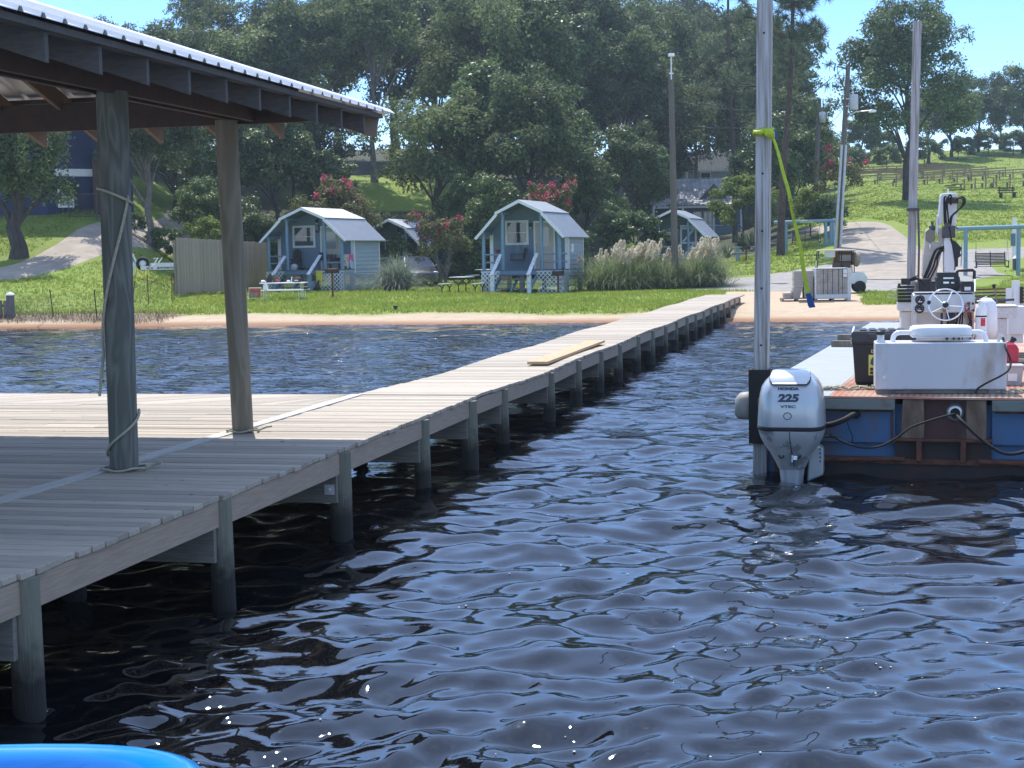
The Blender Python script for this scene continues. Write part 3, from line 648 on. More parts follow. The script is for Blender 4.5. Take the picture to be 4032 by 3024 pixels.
def make_barge():
    t = thing('work_barge', 'low blue steel work barge with a worn red deck and rusty stern', 'barge', BF(0, 0, 0), BANG)
    Lb, Wb = 15.0, 6.4
    h = MB(); P = [(.06, .02), (Lb - .1, .02), (Lb, .3), (Lb, ZB - .08), (.06, ZB - .08)]
    h.box(.12, Wb, .16, Lb, -.4, ZB - .085); h.build('hull', M_BHULL, t)
    d = MB(); d.box(.86, Wb, .0, Lb, ZB - .02, ZB); d.build('deck', M_BDECK, t)
    deck_treads(.9, 3.9, .05, 3.6, ZB + .001).build('deck_tread', M_BDECK, t, recalc=False)
    e = MB(); e.prism([(0, .28), (.07, .10), (.28, 0), (.857, 0), (.857, Lb), (0, Lb)], ZB - .02, ZB + .002, 'z'); e.build('deck_edge', M_BEDGE, t)
    lip = MB()
    for a, b in ((.30, 1.50), (2.42, Wb)): lip.box(a, b, .0, .16, ZB - .135, ZB - .022)
    lip.prism([(0, .30), (.03, .16), (.10, .06), (.30, 0), (.30, .1), (.1, .3)], ZB - .135, ZB - .024, 'z')
    lip.box(-.02, .04, .3, Lb, ZB - .135, ZB - .024); lip.build('deck_lip', M_BLIP, t, bevel=.01)
    # stern: two blue panels, tan columns and a dark well between
    for a, b in ((.08, 1.50), (2.42, 5.2)): pn = MB(); pn.box(a, b, .10, .155, .30, ZB - .137); pn.build('stern_panel', M_BHULL, t, bevel=.006)
    fr = MB()
    for a, b in ((.08, 1.50), (2.42, 5.2)):
        fr.box(a + .03, b - .03, .085, .098, ZB - .162, ZB - .142); fr.box(b - .045, b - .02, .086, .098, .3, ZB - .165)
    fr.build('panel_rim', M_RUST, t)
    for a, b in ((1.555, 1.78), (2.18, 2.37)): co = MB(); co.prism([(a, .36), (b, .36), (b, ZB - .024), (a + (.02 if a < 2 else 0), ZB - .024)], .02, .15, 'y'); co.build('stern_column', M_TANST, t, bevel=.008)
    wl = MB(); wl.box(1.78, 2.18, .115, .158, .30, ZB - .025); wl.build('stern_well', mat('maroon_paint', (.085, .034, .03), .7, col2=(.17, .12, .10), scale=4, stretch=(1, 1, .4), ramp=(.5, .68)), t)
    sh = MB(); sh.box(1.50, 2.42, -.02, .16, .335, .36); sh.box(.35, 5.2, .02, .16, .10, .155)
    sh.bar((.4, -.02, .13), (1.6, .0, .16), .05, .035); sh.bar((2.3, 0, .15), (5, -.02, .10), .06, .035)
    for a in (1.71, 2.13): sh.box(a, a + .05, -.03, .12, .14, .34)
    sh.build('stern_rail', M_RUST, t, bevel=.005)
    dk = MB(); dk.box(.3, 5.2, .06, .159, -.2, .10); dk.box(1.50, 2.42, .09, .159, .155, .33); dk.build('stern_skirt', mat('dark_hull', (.02, .016, .015), .6, col2=(.05, .022, .016)), t)
    # cable gland with a ring of holes
    gx = ab(W(2900 + 1680 * .5124, 1150 + 930 * .5124, 15.05))[0]; gz = W(2900 + 1680 * .5124, 1150 + 930 * .5124, 15.05).z
    cg = MB(); Mr = Matrix.Translation((gx, .115, gz)) @ Matrix.Rotation(R(90), 4, 'X')
    cg.lathe([(.09, 0), (.09, .012), (.06, .03), (.05, .03)], 24, Mr); cp = cg.build('cable_gland', M_ALU, t)
    hb = MB()
    for k in range(10):
        a = k / 10 * 6.283; hb.cyl((gx + .075 * math.cos(a), .112, gz + .075 * math.sin(a)), (gx + .075 * math.cos(a), .098, gz + .075 * math.sin(a)), .009, n=8)
    hb.cyl((gx, .09, gz), (gx, .04, gz - .01), .047, n=16); hb.build('gland_boot', M_RUBBER, cp)
    # corner fender and spud sleeve
    f = MB(); f.lathe([(.01, .78), (.07, .77), (.12, .71), (.125, .54), (.09, .50), (.0, .50)], 20, Matrix.Translation((-.02, .30, 0)))
    f.build('corner_fender', mat('faded_fender', (.40, .37, .31), .6, col2=(.24, .24, .21), scale=4), t)
    return t
make_barge()
def wood_post_grey(name, label, p0, p1, s, rz, holes, sleeve=None):
    t = thing(name, label, 'post', p0, rz); d = p1 - p0; d = Matrix.Rotation(-rz, 3, 'Z') @ d
    m = mat('silver_grey_timber', (.46, .46, .46), .8, col2=(.20, .175, .145), scale=2.6, stretch=(16, 16, .45), bump=.35, bscale=10, ramp=(.40, .66))
    b = MB(); b.bar((0, 0, 0), d, s, s, (0, 1, 0)); b.build('timber', m, t, bevel=.006)
    h = MB()
    for z in holes:
        c = d * (z / d.z); h.cyl((c.x + .003, c.y - s / 2 - .003, z), (c.x + .003, c.y - s / 2 + .02, z), .012, n=10)
    if holes: h.build('bolt_hole', M_BLACK, t)
    if sleeve:
        q = MB(); z0, z1 = sleeve; c = d * (z0 / d.z); c2 = d * (z1 / d.z); w_ = s / 2 + .028
        for sx_, sy_ in ((-1, 0), (1, 0), (0, -1), (0, 1)):
            a, b2 = (w_ if sx_ == 0 else .010), (w_ if sy_ == 0 else .010)
            q.box(c.x + sx_ * w_ - a, c.x + sx_ * w_ + a, c.y + sy_ * w_ - b2, c.y + sy_ * w_ + b2, z0, z1)
        q.build('sleeve', M_RUBBER, t)
    return t
pb = W(2997, 1660, 15.75); pt = W(3012, 0, 15.75)
dv = (pt - pb) / (pt.z - pb.z)
SP0 = pb + dv * (-1.2 - pb.z); SP1 = pb + dv * (5.6 - pb.z)
wood_post_grey('spud_pole', 'square silver grey spud timber beside the outboard motor with a yellow strap round it', SP0, SP1, .142, BANG, [1.2 + z for z in (1.28, 1.86, 2.44, 3.02, 4.42)], (1.47, 2.23))
p2b, p2t = W(3586, 1150, 29), W(3612, 84, 29); dv2 = (p2t - p2b) / (p2t.z - p2b.z)
wood_post_grey('spud_pole', 'square weathered spud timber standing beyond the white hydraulic boom', p2b + dv2 * (-1 - p2b.z), p2t, .15, BANG, [])
# strap and purple webbing on the far spud
s = MB(); c0 = W(3597, 826, 28.9); s.box(-.10, .11, -.10, .10, -.02, .03); s.tube([(.09, -.1, 0), (.11, -.11, -.7), (.10, -.10, -1.3), (.14, -.11, -2.1)], .022, 6); s.ball((-.09, -.1, .01), .035)
o = s.build('webbing_strap', mat('purple_grey_webbing', (.11, .09, .10), .9), None, org=None); o.location = c0; o.rotation_euler = (0, 0, BANG); tag(o, 'dull purple webbing strap knotted round the far spud timber and trailing down', 'strap')
# yellow lifting sling
def make_sling():
    top = W(3040, 530, 15.6); t = thing('lifting_sling', 'yellow green lifting sling knotted to the near spud timber, blue sleeve at its end', 'sling', top, 0)
    m = mat('yellow_webbing', (.42, .52, .03), .7, var=.2, scale=20); mbl = mat('blue_sleeve', (.012, .07, .26), .7, var=.3, scale=14)
    P = [W(*q) - top for q in ((3045, 545, 15.6), (3075, 640, 15.55), (3105, 760, 15.5), (3135, 900, 15.5), (3160, 1030, 15.5), (3178, 1140, 15.5), (3184, 1165, 15.5))]
    wd_ = [.016, .017, .017, .017, .019, .022, .023]; tw = [.8, .5, .3, .15, .0, -.2, -.2]
    def ribbon(P, wd_, tw, th=.006):
        r = []
        for p, w_, a in zip(P, wd_, tw):
            x = Vector((math.cos(a), math.sin(a), .12)) * w_; y = Vector((-math.sin(a), math.cos(a), 0)) * th
            r.append([p - x - y, p + x - y, p + x + y, p - x + y])
        return MB().loft(r, True, False)
    fine = []; fw = []; ft = []
    for i in range(len(P) - 1):
        for k in range(4):
            q = k / 4; fine.append(P[i].lerp(P[i + 1], q) + Vector((.004 * math.sin(i * 4 + k), 0, 0))); fw.append(wd_[i] + (wd_[i + 1] - wd_[i]) * q); ft.append(tw[i] + (tw[i + 1] - tw[i]) * q)
    ribbon(fine, fw, ft).build('webbing', m, t)
    E_ = [W(*q) - top for q in ((3182, 1155, 15.5), (3188, 1175, 15.5), (3194, 1200, 15.5), (3199, 1211, 15.5))]
    ribbon(E_, [.024, .030, .034, .03], [-.2, -.2, -.1, 0], .012).build('end_sleeve', mbl, t, bevel=.008)
    k = MB(); c = W(3010, 522, 15.67) - top
    loop = []
    for i in range(28):
        a = i / 27 * 6.283; q = .098 / max(abs(math.cos(a)), abs(math.sin(a))) ** .75; v = Vector((math.cos(a) * q, math.sin(a) * q, .018 * math.cos(a + .5))); v.rotate(Matrix.Rotation(BANG, 3, 'Z')); loop.append(v + W(3008, 523, 15.75) - top)
    rr = [[p + Vector((0, 0, .032 + .008 * math.sin(i * 1.3))), p * 1 + (p - loop[(i + 14) % 28]).normalized() * .012 + Vector((0, 0, 0)), p - Vector((0, 0, .03 + .01 * math.cos(i * .9)))] for i, p in enumerate(loop)]
    rr = [[a, b, c_, p] for (a, b, c_), p in zip(rr, loop)]
    k.loft(rr, False, True, True); k.build('hitch', m, t)
    kn = MB(); kn.ball(W(2992, 523, 15.6) - top, .05, .03, .028); kn.ball(W(3030, 526, 15.58) - top, .055, .035, .045); kn.ball(W(3040, 533, 15.6) - top, .03, .03, .05); kn.build('knot', m, t)
    b = MB(); b.ball(W(3049, 532, 15.66) - top, .032, .03, .055); b.build('hitch_sleeve', mbl, t)
    # lettering printed along the webbing
    p = W(3121, 822, 15.46) - top
    text('WLL 6400 lbs', .034, M_BLACK, t, p, (R(90), R(90 - 13) , R(-3)), 'lettering', 1.1)
make_sling()
# ---------------------------------------------------------------- outboard motor
def make_outboard():
    c = W(3118, 1600, 15.06); t = thing('outboard_motor', 'large silver outboard motor tilted down at the stern of the barge', 'outboard motor', (c.x, c.y, 0), R(-14))
    mc = mat('silver_cowl', (.50, .53, .55), .32, .35, var=.08, scale=3, coat=.5); ml = mat('worn_silver_cowl', (.46, .485, .50), .4, .3, col2=(.27, .275, .28), scale=5, ramp=(.52, .57), coat=.2)
    def ring(hw, yb, yf, z, n=40, e=3.2, flat=.56):
        r = []
        for k in range(n):
            a = 2 * math.pi * k / n; ca, sa = math.cos(a), math.sin(a)
            x = hw * math.copysign(abs(ca) ** (2 / e), ca); q = abs(sa) ** (2 / e); y = -yb * q if sa < 0 else yf * q
            if sa < 0: y = -yb * min(q, .93)
            r.append(Vector((x, y, z)))
        return r
    up = [(.545, .327, .40, .42), (.62, .325, .405, .43), (.72, .318, .40, .43), (.85, .304, .385, .42), (.925, .285, .365, .40), (.97, .255, .335, .38), (1.005, .222, .30, .36), (1.035, .185, .255, .33), (1.055, .14, .2, .29), (1.062, .06, .1, .2)]
    MB().loft([ring(h, b, f, z) for z, h, b, f in up]).build('cowl', mc, t)
    bd = [(.505, .325, .398, .42), (.512, .331, .405, .425), (.538, .331, .405, .425), (.545, .325, .398, .42)]
    MB().loft([ring(h, b, f, z) for z, h, b, f in bd]).build('rubber_seam', M_RUBBER, t)
    lo = [(.505, .322, .395, .42), (.48, .321, .392, .41), (.42, .305, .37, .38), (.34, .262, .33, .33), (.26, .206, .28, .27), (.18, .163, .235, .22), (.125, .138, .205, .2), (.11, .13, .195, .19)]
    MB().loft([ring(h, b, f, z, e=2.7) for z, h, b, f in lo]).build('lower_cowl', ml, t)
    MB().loft([ring(h, b, f, z, e=2.2) for z, h, b, f in [(.115, .125, .19, .18), (.0, .112, .175, .17), (-.25, .09, .16, .2), (-.7, .06, .2, .3)]]).build('midsection', mc, t)
    # air scoop on top with a dark gap
    s = MB(); P = [(-.185, -.312, .985), (.185, -.312, .985), (.165, -.20, 1.065), (-.165, -.20, 1.065)]
    s.loft([[Vector(p) for p in ((-.165, -.345, .963), (.165, -.345, .963), (.165, -.33, .972), (-.165, -.33, .972))], [Vector(p) for p in ((-.195, -.29, 1.0), (.195, -.29, 1.0), (.19, -.28, 1.035), (-.19, -.28, 1.035))], [Vector(p) for p in ((-.19, -.1, 1.055), (.19, -.1, 1.055), (.18, -.1, 1.078), (-.18, -.1, 1.078))], [Vector(p) for p in ((-.15, .2, 1.05), (.15, .2, 1.05), (.14, .2, 1.07), (-.14, .2, 1.07))]], True, True)
    s.build('air_scoop', mat('white_cowl_top', (.66, .68, .69), .25, .2, var=.05, coat=.5), t, bevel=.01)
    g = MB(); g.tube([(-.197, -.25, 1.02), (-.187, -.315, .975), (-.16, -.352, .957), (0, -.362, .953), (.16, -.352, .957), (.187, -.315, .975), (.197, -.25, 1.02)], .007, 6); g.build('scoop_gap', M_BLACK, t)
    sm = MB(); sm.tube([(.0, -.368, .50), (.002, -.345, .42), (.012, -.304, .33), (.022, -.256, .25), (.03, -.226, .2), (.033, -.204, .155)], .0045, 6); sm.build('cowl_joint', M_BLACK, t)
    la = MB()
    for x, z, y in ((-.085, .255, -.256), (.075, .255, -.256)): la.torus((x, y, z), .022, .008, Matrix.Rotation(R(75), 3, 'X'), 14, 6)
    la.build('drain_port', M_BLACK, t)
    lt = MB(); lt.box(.022, .07, -.29, -.26, .215, .26); lt.cyl((.02, -.30, .2), (.02, -.30, .27), .012); lt.build('cowl_latch', M_CHROME, t, bevel=.006)
    br = MB(); br.prism([(.14, -.05), (.30, .02), (.30, .28), (.22, .34), (.16, .26)], .08, .30, 'y'); br.build('mount_bracket', mat('bracket_silver', (.42, .44, .45), .4, .3), t, bevel=.015)
    bo = MB()
    for z in (.28, .24, .2, .16): bo.cyl((.27, .085, z), (.27, .07, z), .010, n=8)
    bo.cyl((.30, .2, .40), (.42, .2, .40), .022, n=10); bo.build('bracket_bolt', M_STEELDK, t)
    # lettering on the flat rear panel
    ink = mat('navy_decal', (.03, .035, .06), .4); y = -.402
    text('HONDA', .034, ink, t, (-.012, -.3455, .915), (R(90 - 16), 0, 0), 'lettering', 1.55, .004, .0016)
    text('225', .098, ink, t, (-.012, -.3645, .825), (R(90 - 8), 0, 0), 'lettering', 1.32, .004, .005, .12)
    text('VTEC', .034, ink, t, (-.012, -.3745, .745), (R(90 - 5), 0, 0), 'lettering', 1.75, .004, .001)
    em = MB(); em.torus((-.018, -.379, .655), .033, .004, Matrix.Scale(1.1, 3, (1, 0, 0)) @ Matrix.Rotation(R(90), 3, 'X'), 24, 6); em.build('emblem', ink, t)
    # steering and fuel hoses
    a = BF(1.05, .12, .56); tr = Matrix.Rotation(R(14), 3, 'Z'); L2 = lambda p: tr @ (p - Vector((c.x, c.y, 0)))
    return t, c
OB, OC = make_outboard()
def hose(name, label, pts, r, m=None, cat='hose', group=None):
    # smooth curve through the points
    P = [Vector(p) for p in pts]; D = []
    for i in range(len(P) - 1):
        p0, p1, p2, p3 = P[max(i - 1, 0)], P[i], P[i + 1], P[min(i + 2, len(P) - 1)]
        for k in range(8):
            t = k / 8; D.append(.5 * ((2 * p1) + (p2 - p0) * t + (2 * p0 - 5 * p1 + 4 * p2 - p3) * t * t + (3 * p1 - p0 - 3 * p2 + p3) * t ** 3))
    D.append(P[-1]); b = MB(); b.tube(D, r, 8); o = b.build(name, m or M_RUBBER, None, org=tuple(P[0])); return tag(o, label, cat, group)
px6 = lambda x, y: (2900 + x * .5124, 1150 + y * .5124)
YT = lambda x: 15.645 - (W(2900 + x * .5124, 1600, 15.4).x - 2.367) * .325 - .02
hp = lambda L_, off=0: [W(*px6(x, y), YT(x) - off - o) for x, y, o in L_]
hose('rigging_hose', 'thick black corrugated rigging hose from the outboard into the stern', hp([(660, 1025, .1), (740, 1015, .16), (830, 980, .16), (890, 945, .08), (920, 935, -.08)]), .028)
hose('steering_cable', 'long black cable sagging from the round stern fitting to the outboard', hp([(1680, 935, 0), (1560, 965, .10), (1350, 1035, .16), (1230, 1120, .18), (1100, 1185, .2), (960, 1195, .2), (820, 1150, .2), (720, 1100, .2), (670, 1095, .15)]), .011)
hose('fuel_hose', 'black hose drooping right from the round stern fitting toward the water', hp([(1690, 945, 0), (1740, 1000, .1), (1850, 1105, .14), (1960, 1190, .16), (2060, 1240, .16), (2180, 1235, .16), (2330, 1180, .14)]), .016)
hose('wire', 'short thin wire hanging beside the blue stern panel', hp([(850, 1000, .02), (870, 1060, .05), (890, 1110, .05), (892, 1160, .02)]), .005, None, 'wire')
fl = MB(); fl.lathe([(.0, 0), (.045, 0), (.045, .03), (.03, .05)], 16, Matrix.Rotation(R(90), 4, 'X')); o = fl.build('hose_flange', M_RUBBER); o.location = W(*px6(918, 937), YT(918) + .1); o.rotation_euler = (0, 0, BANG); tag(o, 'round black rubber flange where the thick hose enters the stern', 'flange')
# ---------------------------------------------------------------- things on the barge deck
def BT(name, label, cat, u, v, Y, z=None, group=None, rz=BANG):
    p = W(u, v, Y); p.z = ZB + .003 if z is None else z
    return thing(name, label, cat, p, rz, group)
def bat(u, v, Y): return W(u, v, Y)
# white fuel tank with tube rail
def make_tank():
    t = BT('fuel_tank', 'big white rectangular fuel tank with rust streaks and a bent tube rail', 'tank', 3703, 1547, 15.35, rz=R(-11))
    w_, d_, h_ = .635, .46, .515
    m = mat('stained_white_metal', (.55, .56, .58), .5, col2=(.38, .31, .25), scale=2.2, stretch=(1.6, 1.6, .5), ramp=(.52, .74))
    b = MB(); b.box(-w_, w_, 0, d_, .045, h_); b.build('tank_body', m, t, bevel=.012)
    s = MB(); s.box(-w_ + .01, -w_ + .17, .01, d_, 0, .045); s.box(w_ - .17, w_ - .01, .01, d_, 0, .045); s.box(-w_ + .17, w_ - .17, .03, d_, .004, .04); s.build('skid', mat('worn_skid', (.20, .20, .19), .8, var=.5), t)
    f = MB(); f.lathe([(.048, 0), (.048, .02), (.036, .025), (.036, .075), (.05, .078)], 20, Matrix.Translation((-w_ + .055, .12, h_))); n = f.build('filler_neck', M_WHITE, t)
    c = MB(); c.lathe([(.052, .082), (.053, .1), (.045, .118), (0, .12)], 20, Matrix.Translation((-w_ + .055, .12, h_))); c.build('filler_cap', M_BLACK, n)
    r = MB(); P = []
    x0, x1, zz, q = -.455, .455, .095, .07
    P = [(x0, .2, h_)] + [(x0 + q - q * math.cos(a), .2, h_ + zz - q + q * math.sin(a)) for a in (0, .4, .8, 1.2, 1.57)] + [(x1 - q + q * math.sin(a), .2, h_ + zz - q + q * math.cos(a)) for a in (0, .4, .8, 1.2, 1.57)] + [(x1, .2, h_)]
    r.tube(P, .026, 10); r.build('tube_rail', M_WHITEG, t)
    p = MB(); p.cyl((-.55, -.012, .17), (-.55, .01, .17), .018, n=12); p.build('plug', M_WHITE, t)
    v = MB(); v.cyl((w_ - .07, .1, h_), (w_ - .07, .1, h_ + .06), .014); v.cyl((w_ - .07, .1, h_ + .06), (w_ - .07, .1, h_ + .085), .008); v.box(w_ - .07, w_ - .02, .09, .11, h_ + .05, h_ + .07); v.build('fuel_valve', M_ALU, t)
    return t
make_tank()
hose('fuel_line', 'black fuel line curving down the right side of the white tank', [bat(3949, 1330, 15.35), bat(3960, 1370, 15.2), bat(3979, 1420, 15.12), bat(3972, 1455, 15.05), bat(3940, 1480, 15.0), bat(3890, 1505, 15.0), bat(3850, 1530, 15.05), bat(3842, 1548, 15.1)], .011)
def make_seat():
    t = thing('seat_cushion', 'white padded seat cushion resting on the tank tube rail', 'cushion', W(3703, 1318, 15.62), R(-11))
    def ring(z, s):
        return [Vector((.305 * s * math.copysign(abs(math.cos(a)) ** .45, math.cos(a)), .2 * s * math.copysign(abs(math.sin(a)) ** .5, math.sin(a)), z)) for a in [2 * math.pi * k / 36 for k in range(36)]]
    MB().loft([ring(0, .97), ring(.02, 1), ring(.055, 1.0), ring(.08, .97), ring(.093, .88), ring(.098, .6)]).build('padding', mat('white_vinyl', (.78, .79, .80), .45, var=.06, scale=8, bump=.1, bscale=9), t)
    b = MB(); b.box(-.29, .29, -.18, .18, -.018, -.002); b.build('base_board', M_WHITE, t); return t
make_seat()
def make_tote():
    t = BT('tool_chest', 'black lidded plastic tool chest with a yellow label behind the white tank', 'tool chest', 3475, 1513, 16.35, rz=R(-12))
    x0, x1 = -.31, .33
    b = MB(); b.loft([[Vector(p) for p in ((x0 + i, i * .6, z), (x1 - i, i * .6, z), (x1 - i, .40 - i, z), (x0 + i, .40 - i, z))] for z, i in ((0, .05), (.04, .025), (.44, 0), (.45, -.012), (.47, -.012))], True, False); b.build('bin', M_BLACK, t, bevel=.01)
    l = MB(); l.loft([[Vector(p) for p in ((x0 + i, i, z), (x1 - i, i, z), (x1 - i, .40 - i, z), (x0 + i, .40 - i, z))] for z, i in ((.472, -.015), (.56, -.015), (.585, .0), (.59, .03))], True, False)
    for x in (-.2, -.1, 0, .1, .2): l.box(x - .035, x + .035, .03, .37, .59, .602)
    l.box(-.15, .17, -.03, .0, .51, .56); l.build('lid', mat('black_lid', (.03, .03, .033), .35, var=.2), t, bevel=.006)
    lt = MB()
    for x in (x0 - .005, x1 - .02): lt.bar((x, .0, .565), (x + .02, .3, .615), .018, .014)
    for z in (.46, .50): lt.cyl((x0 - .02, .02, z), (x0 + .01, .02, z), .012, n=8)
    lt.build('lid_latch', M_GALV, t)
    lb = MB(); lb.box(-.145, .06, .004, .012, .115, .335); pl = lb.build('label', mat('yellow_label', (.68, .62, .12), .6, var=.05), t)
    im = MB(); im.prism([(-.128, .235), (-.10, .22), (-.05, .225), (-.01, .25), (-.01, .30), (-.06, .315), (-.10, .31), (-.122, .28)], .0, .004, 'y'); im.build('label_picture', mat('label_teal', (.02, .10, .11), .6), pl)
    sq = MB()
    for x in (-.13, -.085, -.04):
        for z in (.125, .165): sq.box(x, x + .032, .0, .004, z, z + .032)
    sq.build('label_icon', M_BLACK, pl)
    text('DeWALT', .045, mat('yellow_print', (.72, .66, .30), .6), t, (-.03, .003, .37), (R(90), 0, 0), 'lettering', 1.0, .002, .001)
    return t
make_tote()
# helm console
ZC = 18.2
def make_console():
    c = W(3716, 1232, ZC); t = thing('helm_console', 'brushed aluminium helm console with two round gauges and a chrome steering wheel', 'console', (c.x, c.y, ZB + .003), R(-11))
    zb_ = c.z - ZB; k = ZC / FPX
    wpx = lambda x: (x - 3716) * k
    hw = (3837 - 3602) / 2 * k; hp_ = (1232 - 1161) * k
    m = mat('brushed_aluminium', (.58, .58, .57), .38, .55, col2=(.48, .47, .45), scale=3)
    b = MB(); b.prism([(-.02, zb_), (-.0, zb_ + hp_), (.20, zb_ + hp_ + .02), (.34, zb_ + hp_), (.34, zb_)], -hw, hw, 'x'); b.build('dash_box', m, t, bevel=.01)
    p = MB(); p.box(-hw + .0, -hw + .05, .06, .32, 0, zb_ - .002); p.box(hw - .03, hw, .06, .32, 0, zb_ - .002); p.box(-hw + .052, hw - .032, .2, .3, 0, zb_ - .002); p.build('pedestal', m, t, bevel=.004)
    tp = MB(); tp.box(-hw + .02, hw - .02, .02, .31, zb_ + hp_ + .021, zb_ + hp_ + .027); tp.build('top_plate', M_WHITEG, t)
    Mx = Matrix.Rotation(R(90), 4, 'X')
    for i, (gx, gy) in enumerate(((3625, 1180), (3623, 1215))):
        gx, gz = wpx(gx), zb_ + (1232 - gy) * k; g = MB(); Mg = Matrix.Translation((gx, -.016, gz)) @ Mx
        g.lathe([(.054, 0), (.056, .012), (.049, .018), (.047, .008), (0, .008)], 24, Mg); gg = g.build('gauge', M_BLACK, t)
        d = MB()
        for q in range(9):
            a = R(-30 + q * 30); ca, sa = math.cos(a), math.sin(a)
            d.bar((gx + ca * .034, -.026, gz + sa * .034), (gx + ca * .043, -.026, gz + sa * .043), .0035, .002, (0, 1, 0))
        a = R(-125 if i == 0 else -155); d.bar((gx - math.cos(a) * .01, -.027, gz - math.sin(a) * .01), (gx + math.cos(a) * .036, -.027, gz + math.sin(a) * .036), .004, .002, (0, 1, 0)); d.box(gx - .02, gx + .022, -.0265, -.0255, gz - .03, gz - .018); d.build('dial_mark', M_WHITE, gg)
    # wheel
    wx, wz = wpx(3717), zb_ + (1232 - 1198) * k; rr = .192; tilt = Matrix.Rotation(R(70), 4, 'X'); Mw = Matrix.Translation((wx, -.22, wz)) @ tilt
    w_ = MB(); pts = [Mw @ Vector((rr * math.cos(2 * math.pi * i / 40), rr * math.sin(2 * math.pi * i / 40), 0)) for i in range(40)]; w_.tube(pts, .0105, 10, False, True); ws = w_.build('steering_wheel', M_CHROME, t)
    sp = MB()
    for a in (65, 137, 209, 281, 353): sp.bar(Mw @ Vector((0, 0, -.03)), Mw @ Vector((rr * math.cos(R(a)), rr * math.sin(R(a)), 0)), .012, .006)
    sp.build('spoke', M_CHROME, ws)
    hb = MB(); hb.lathe([(.03, -.2), (.03, -.05), (.05, -.045), (.045, -.015), (.034, -.012), (0, -.012)], 20, Mw); hb.build('hub', M_ALU, ws)
    hc = MB(); hc.lathe([(.036, -.011), (.033, -.004), (0, -.002)], 20, Mw); hc.build('hub_cap', M_BLACK, ws)
    kn = MB(); q = Mw @ Vector((-rr, .02, .01)); kn.cyl(q, q + Vector((0, -.05, .01)), .020, .022, 14); kn.build('wheel_knob', M_BLACK, ws)
    sw = MB()
    for x, y in ((3810, 1197), (3826, 1197), (3828, 1223)): sw.cyl((wpx(x), -.03, zb_ + (1232 - y) * k), (wpx(x), -.01, zb_ + (1232 - y) * k), .014, n=12)
    sw.build('switch', M_BLACK, t)
    wr = MB(); rn = random.Random(4)
    for i in range(10):
        x = wpx(3807 + rn.uniform(-14, 22)); z = zb_ + rn.uniform(.0, .12); wr.tube([(x, -.03, z), (x + rn.uniform(-.03, .03), -.06, z + .02), (x + rn.uniform(-.03, .03), -.05, z - .05), (x + rn.uniform(-.02, .02), -.02, z - .08)], .0035, 5)
    wr.build('wire_bundle', mat('red_wire', (.42, .05, .03), .6), t)
    cb = MB()
    for i in range(9):
        x = wpx(3735 + i * 12 + rn.uniform(-4, 4)); cb.tube([(x, .1, zb_), (x + rn.uniform(-.03, .03), .06, zb_ - .12), (x + rn.uniform(-.06, .06), .1, zb_ - .28), (x + rn.uniform(-.05, .05), .14, .1)], rn.choice((.007, .010, .014)), 6)
    cb.build('cable', M_RUBBER, t)
    th = MB(); th.box(wpx(3740), wpx(3760), .0, .1, zb_ - .13, zb_ - .002); th.box(wpx(3705), wpx(3713), .0, .05, zb_ - .17, zb_ - .002); th.build('throttle_box', M_BLACK, t)
    co = MB(); P = [(wpx(3822) + .014 * math.cos(i * .9), .03 + .014 * math.sin(i * .9), zb_ - .03 - i * .0032) for i in range(80)]; co.tube(P, .004, 5); co.build('coil_cord', mat('red_cord', (.30, .04, .025), .5), t)
    return t
make_console()
def rbox(mb, x0, x1, y0, y1, z0, z1): return mb.box(x0, x1, y0, y1, z0, z1)
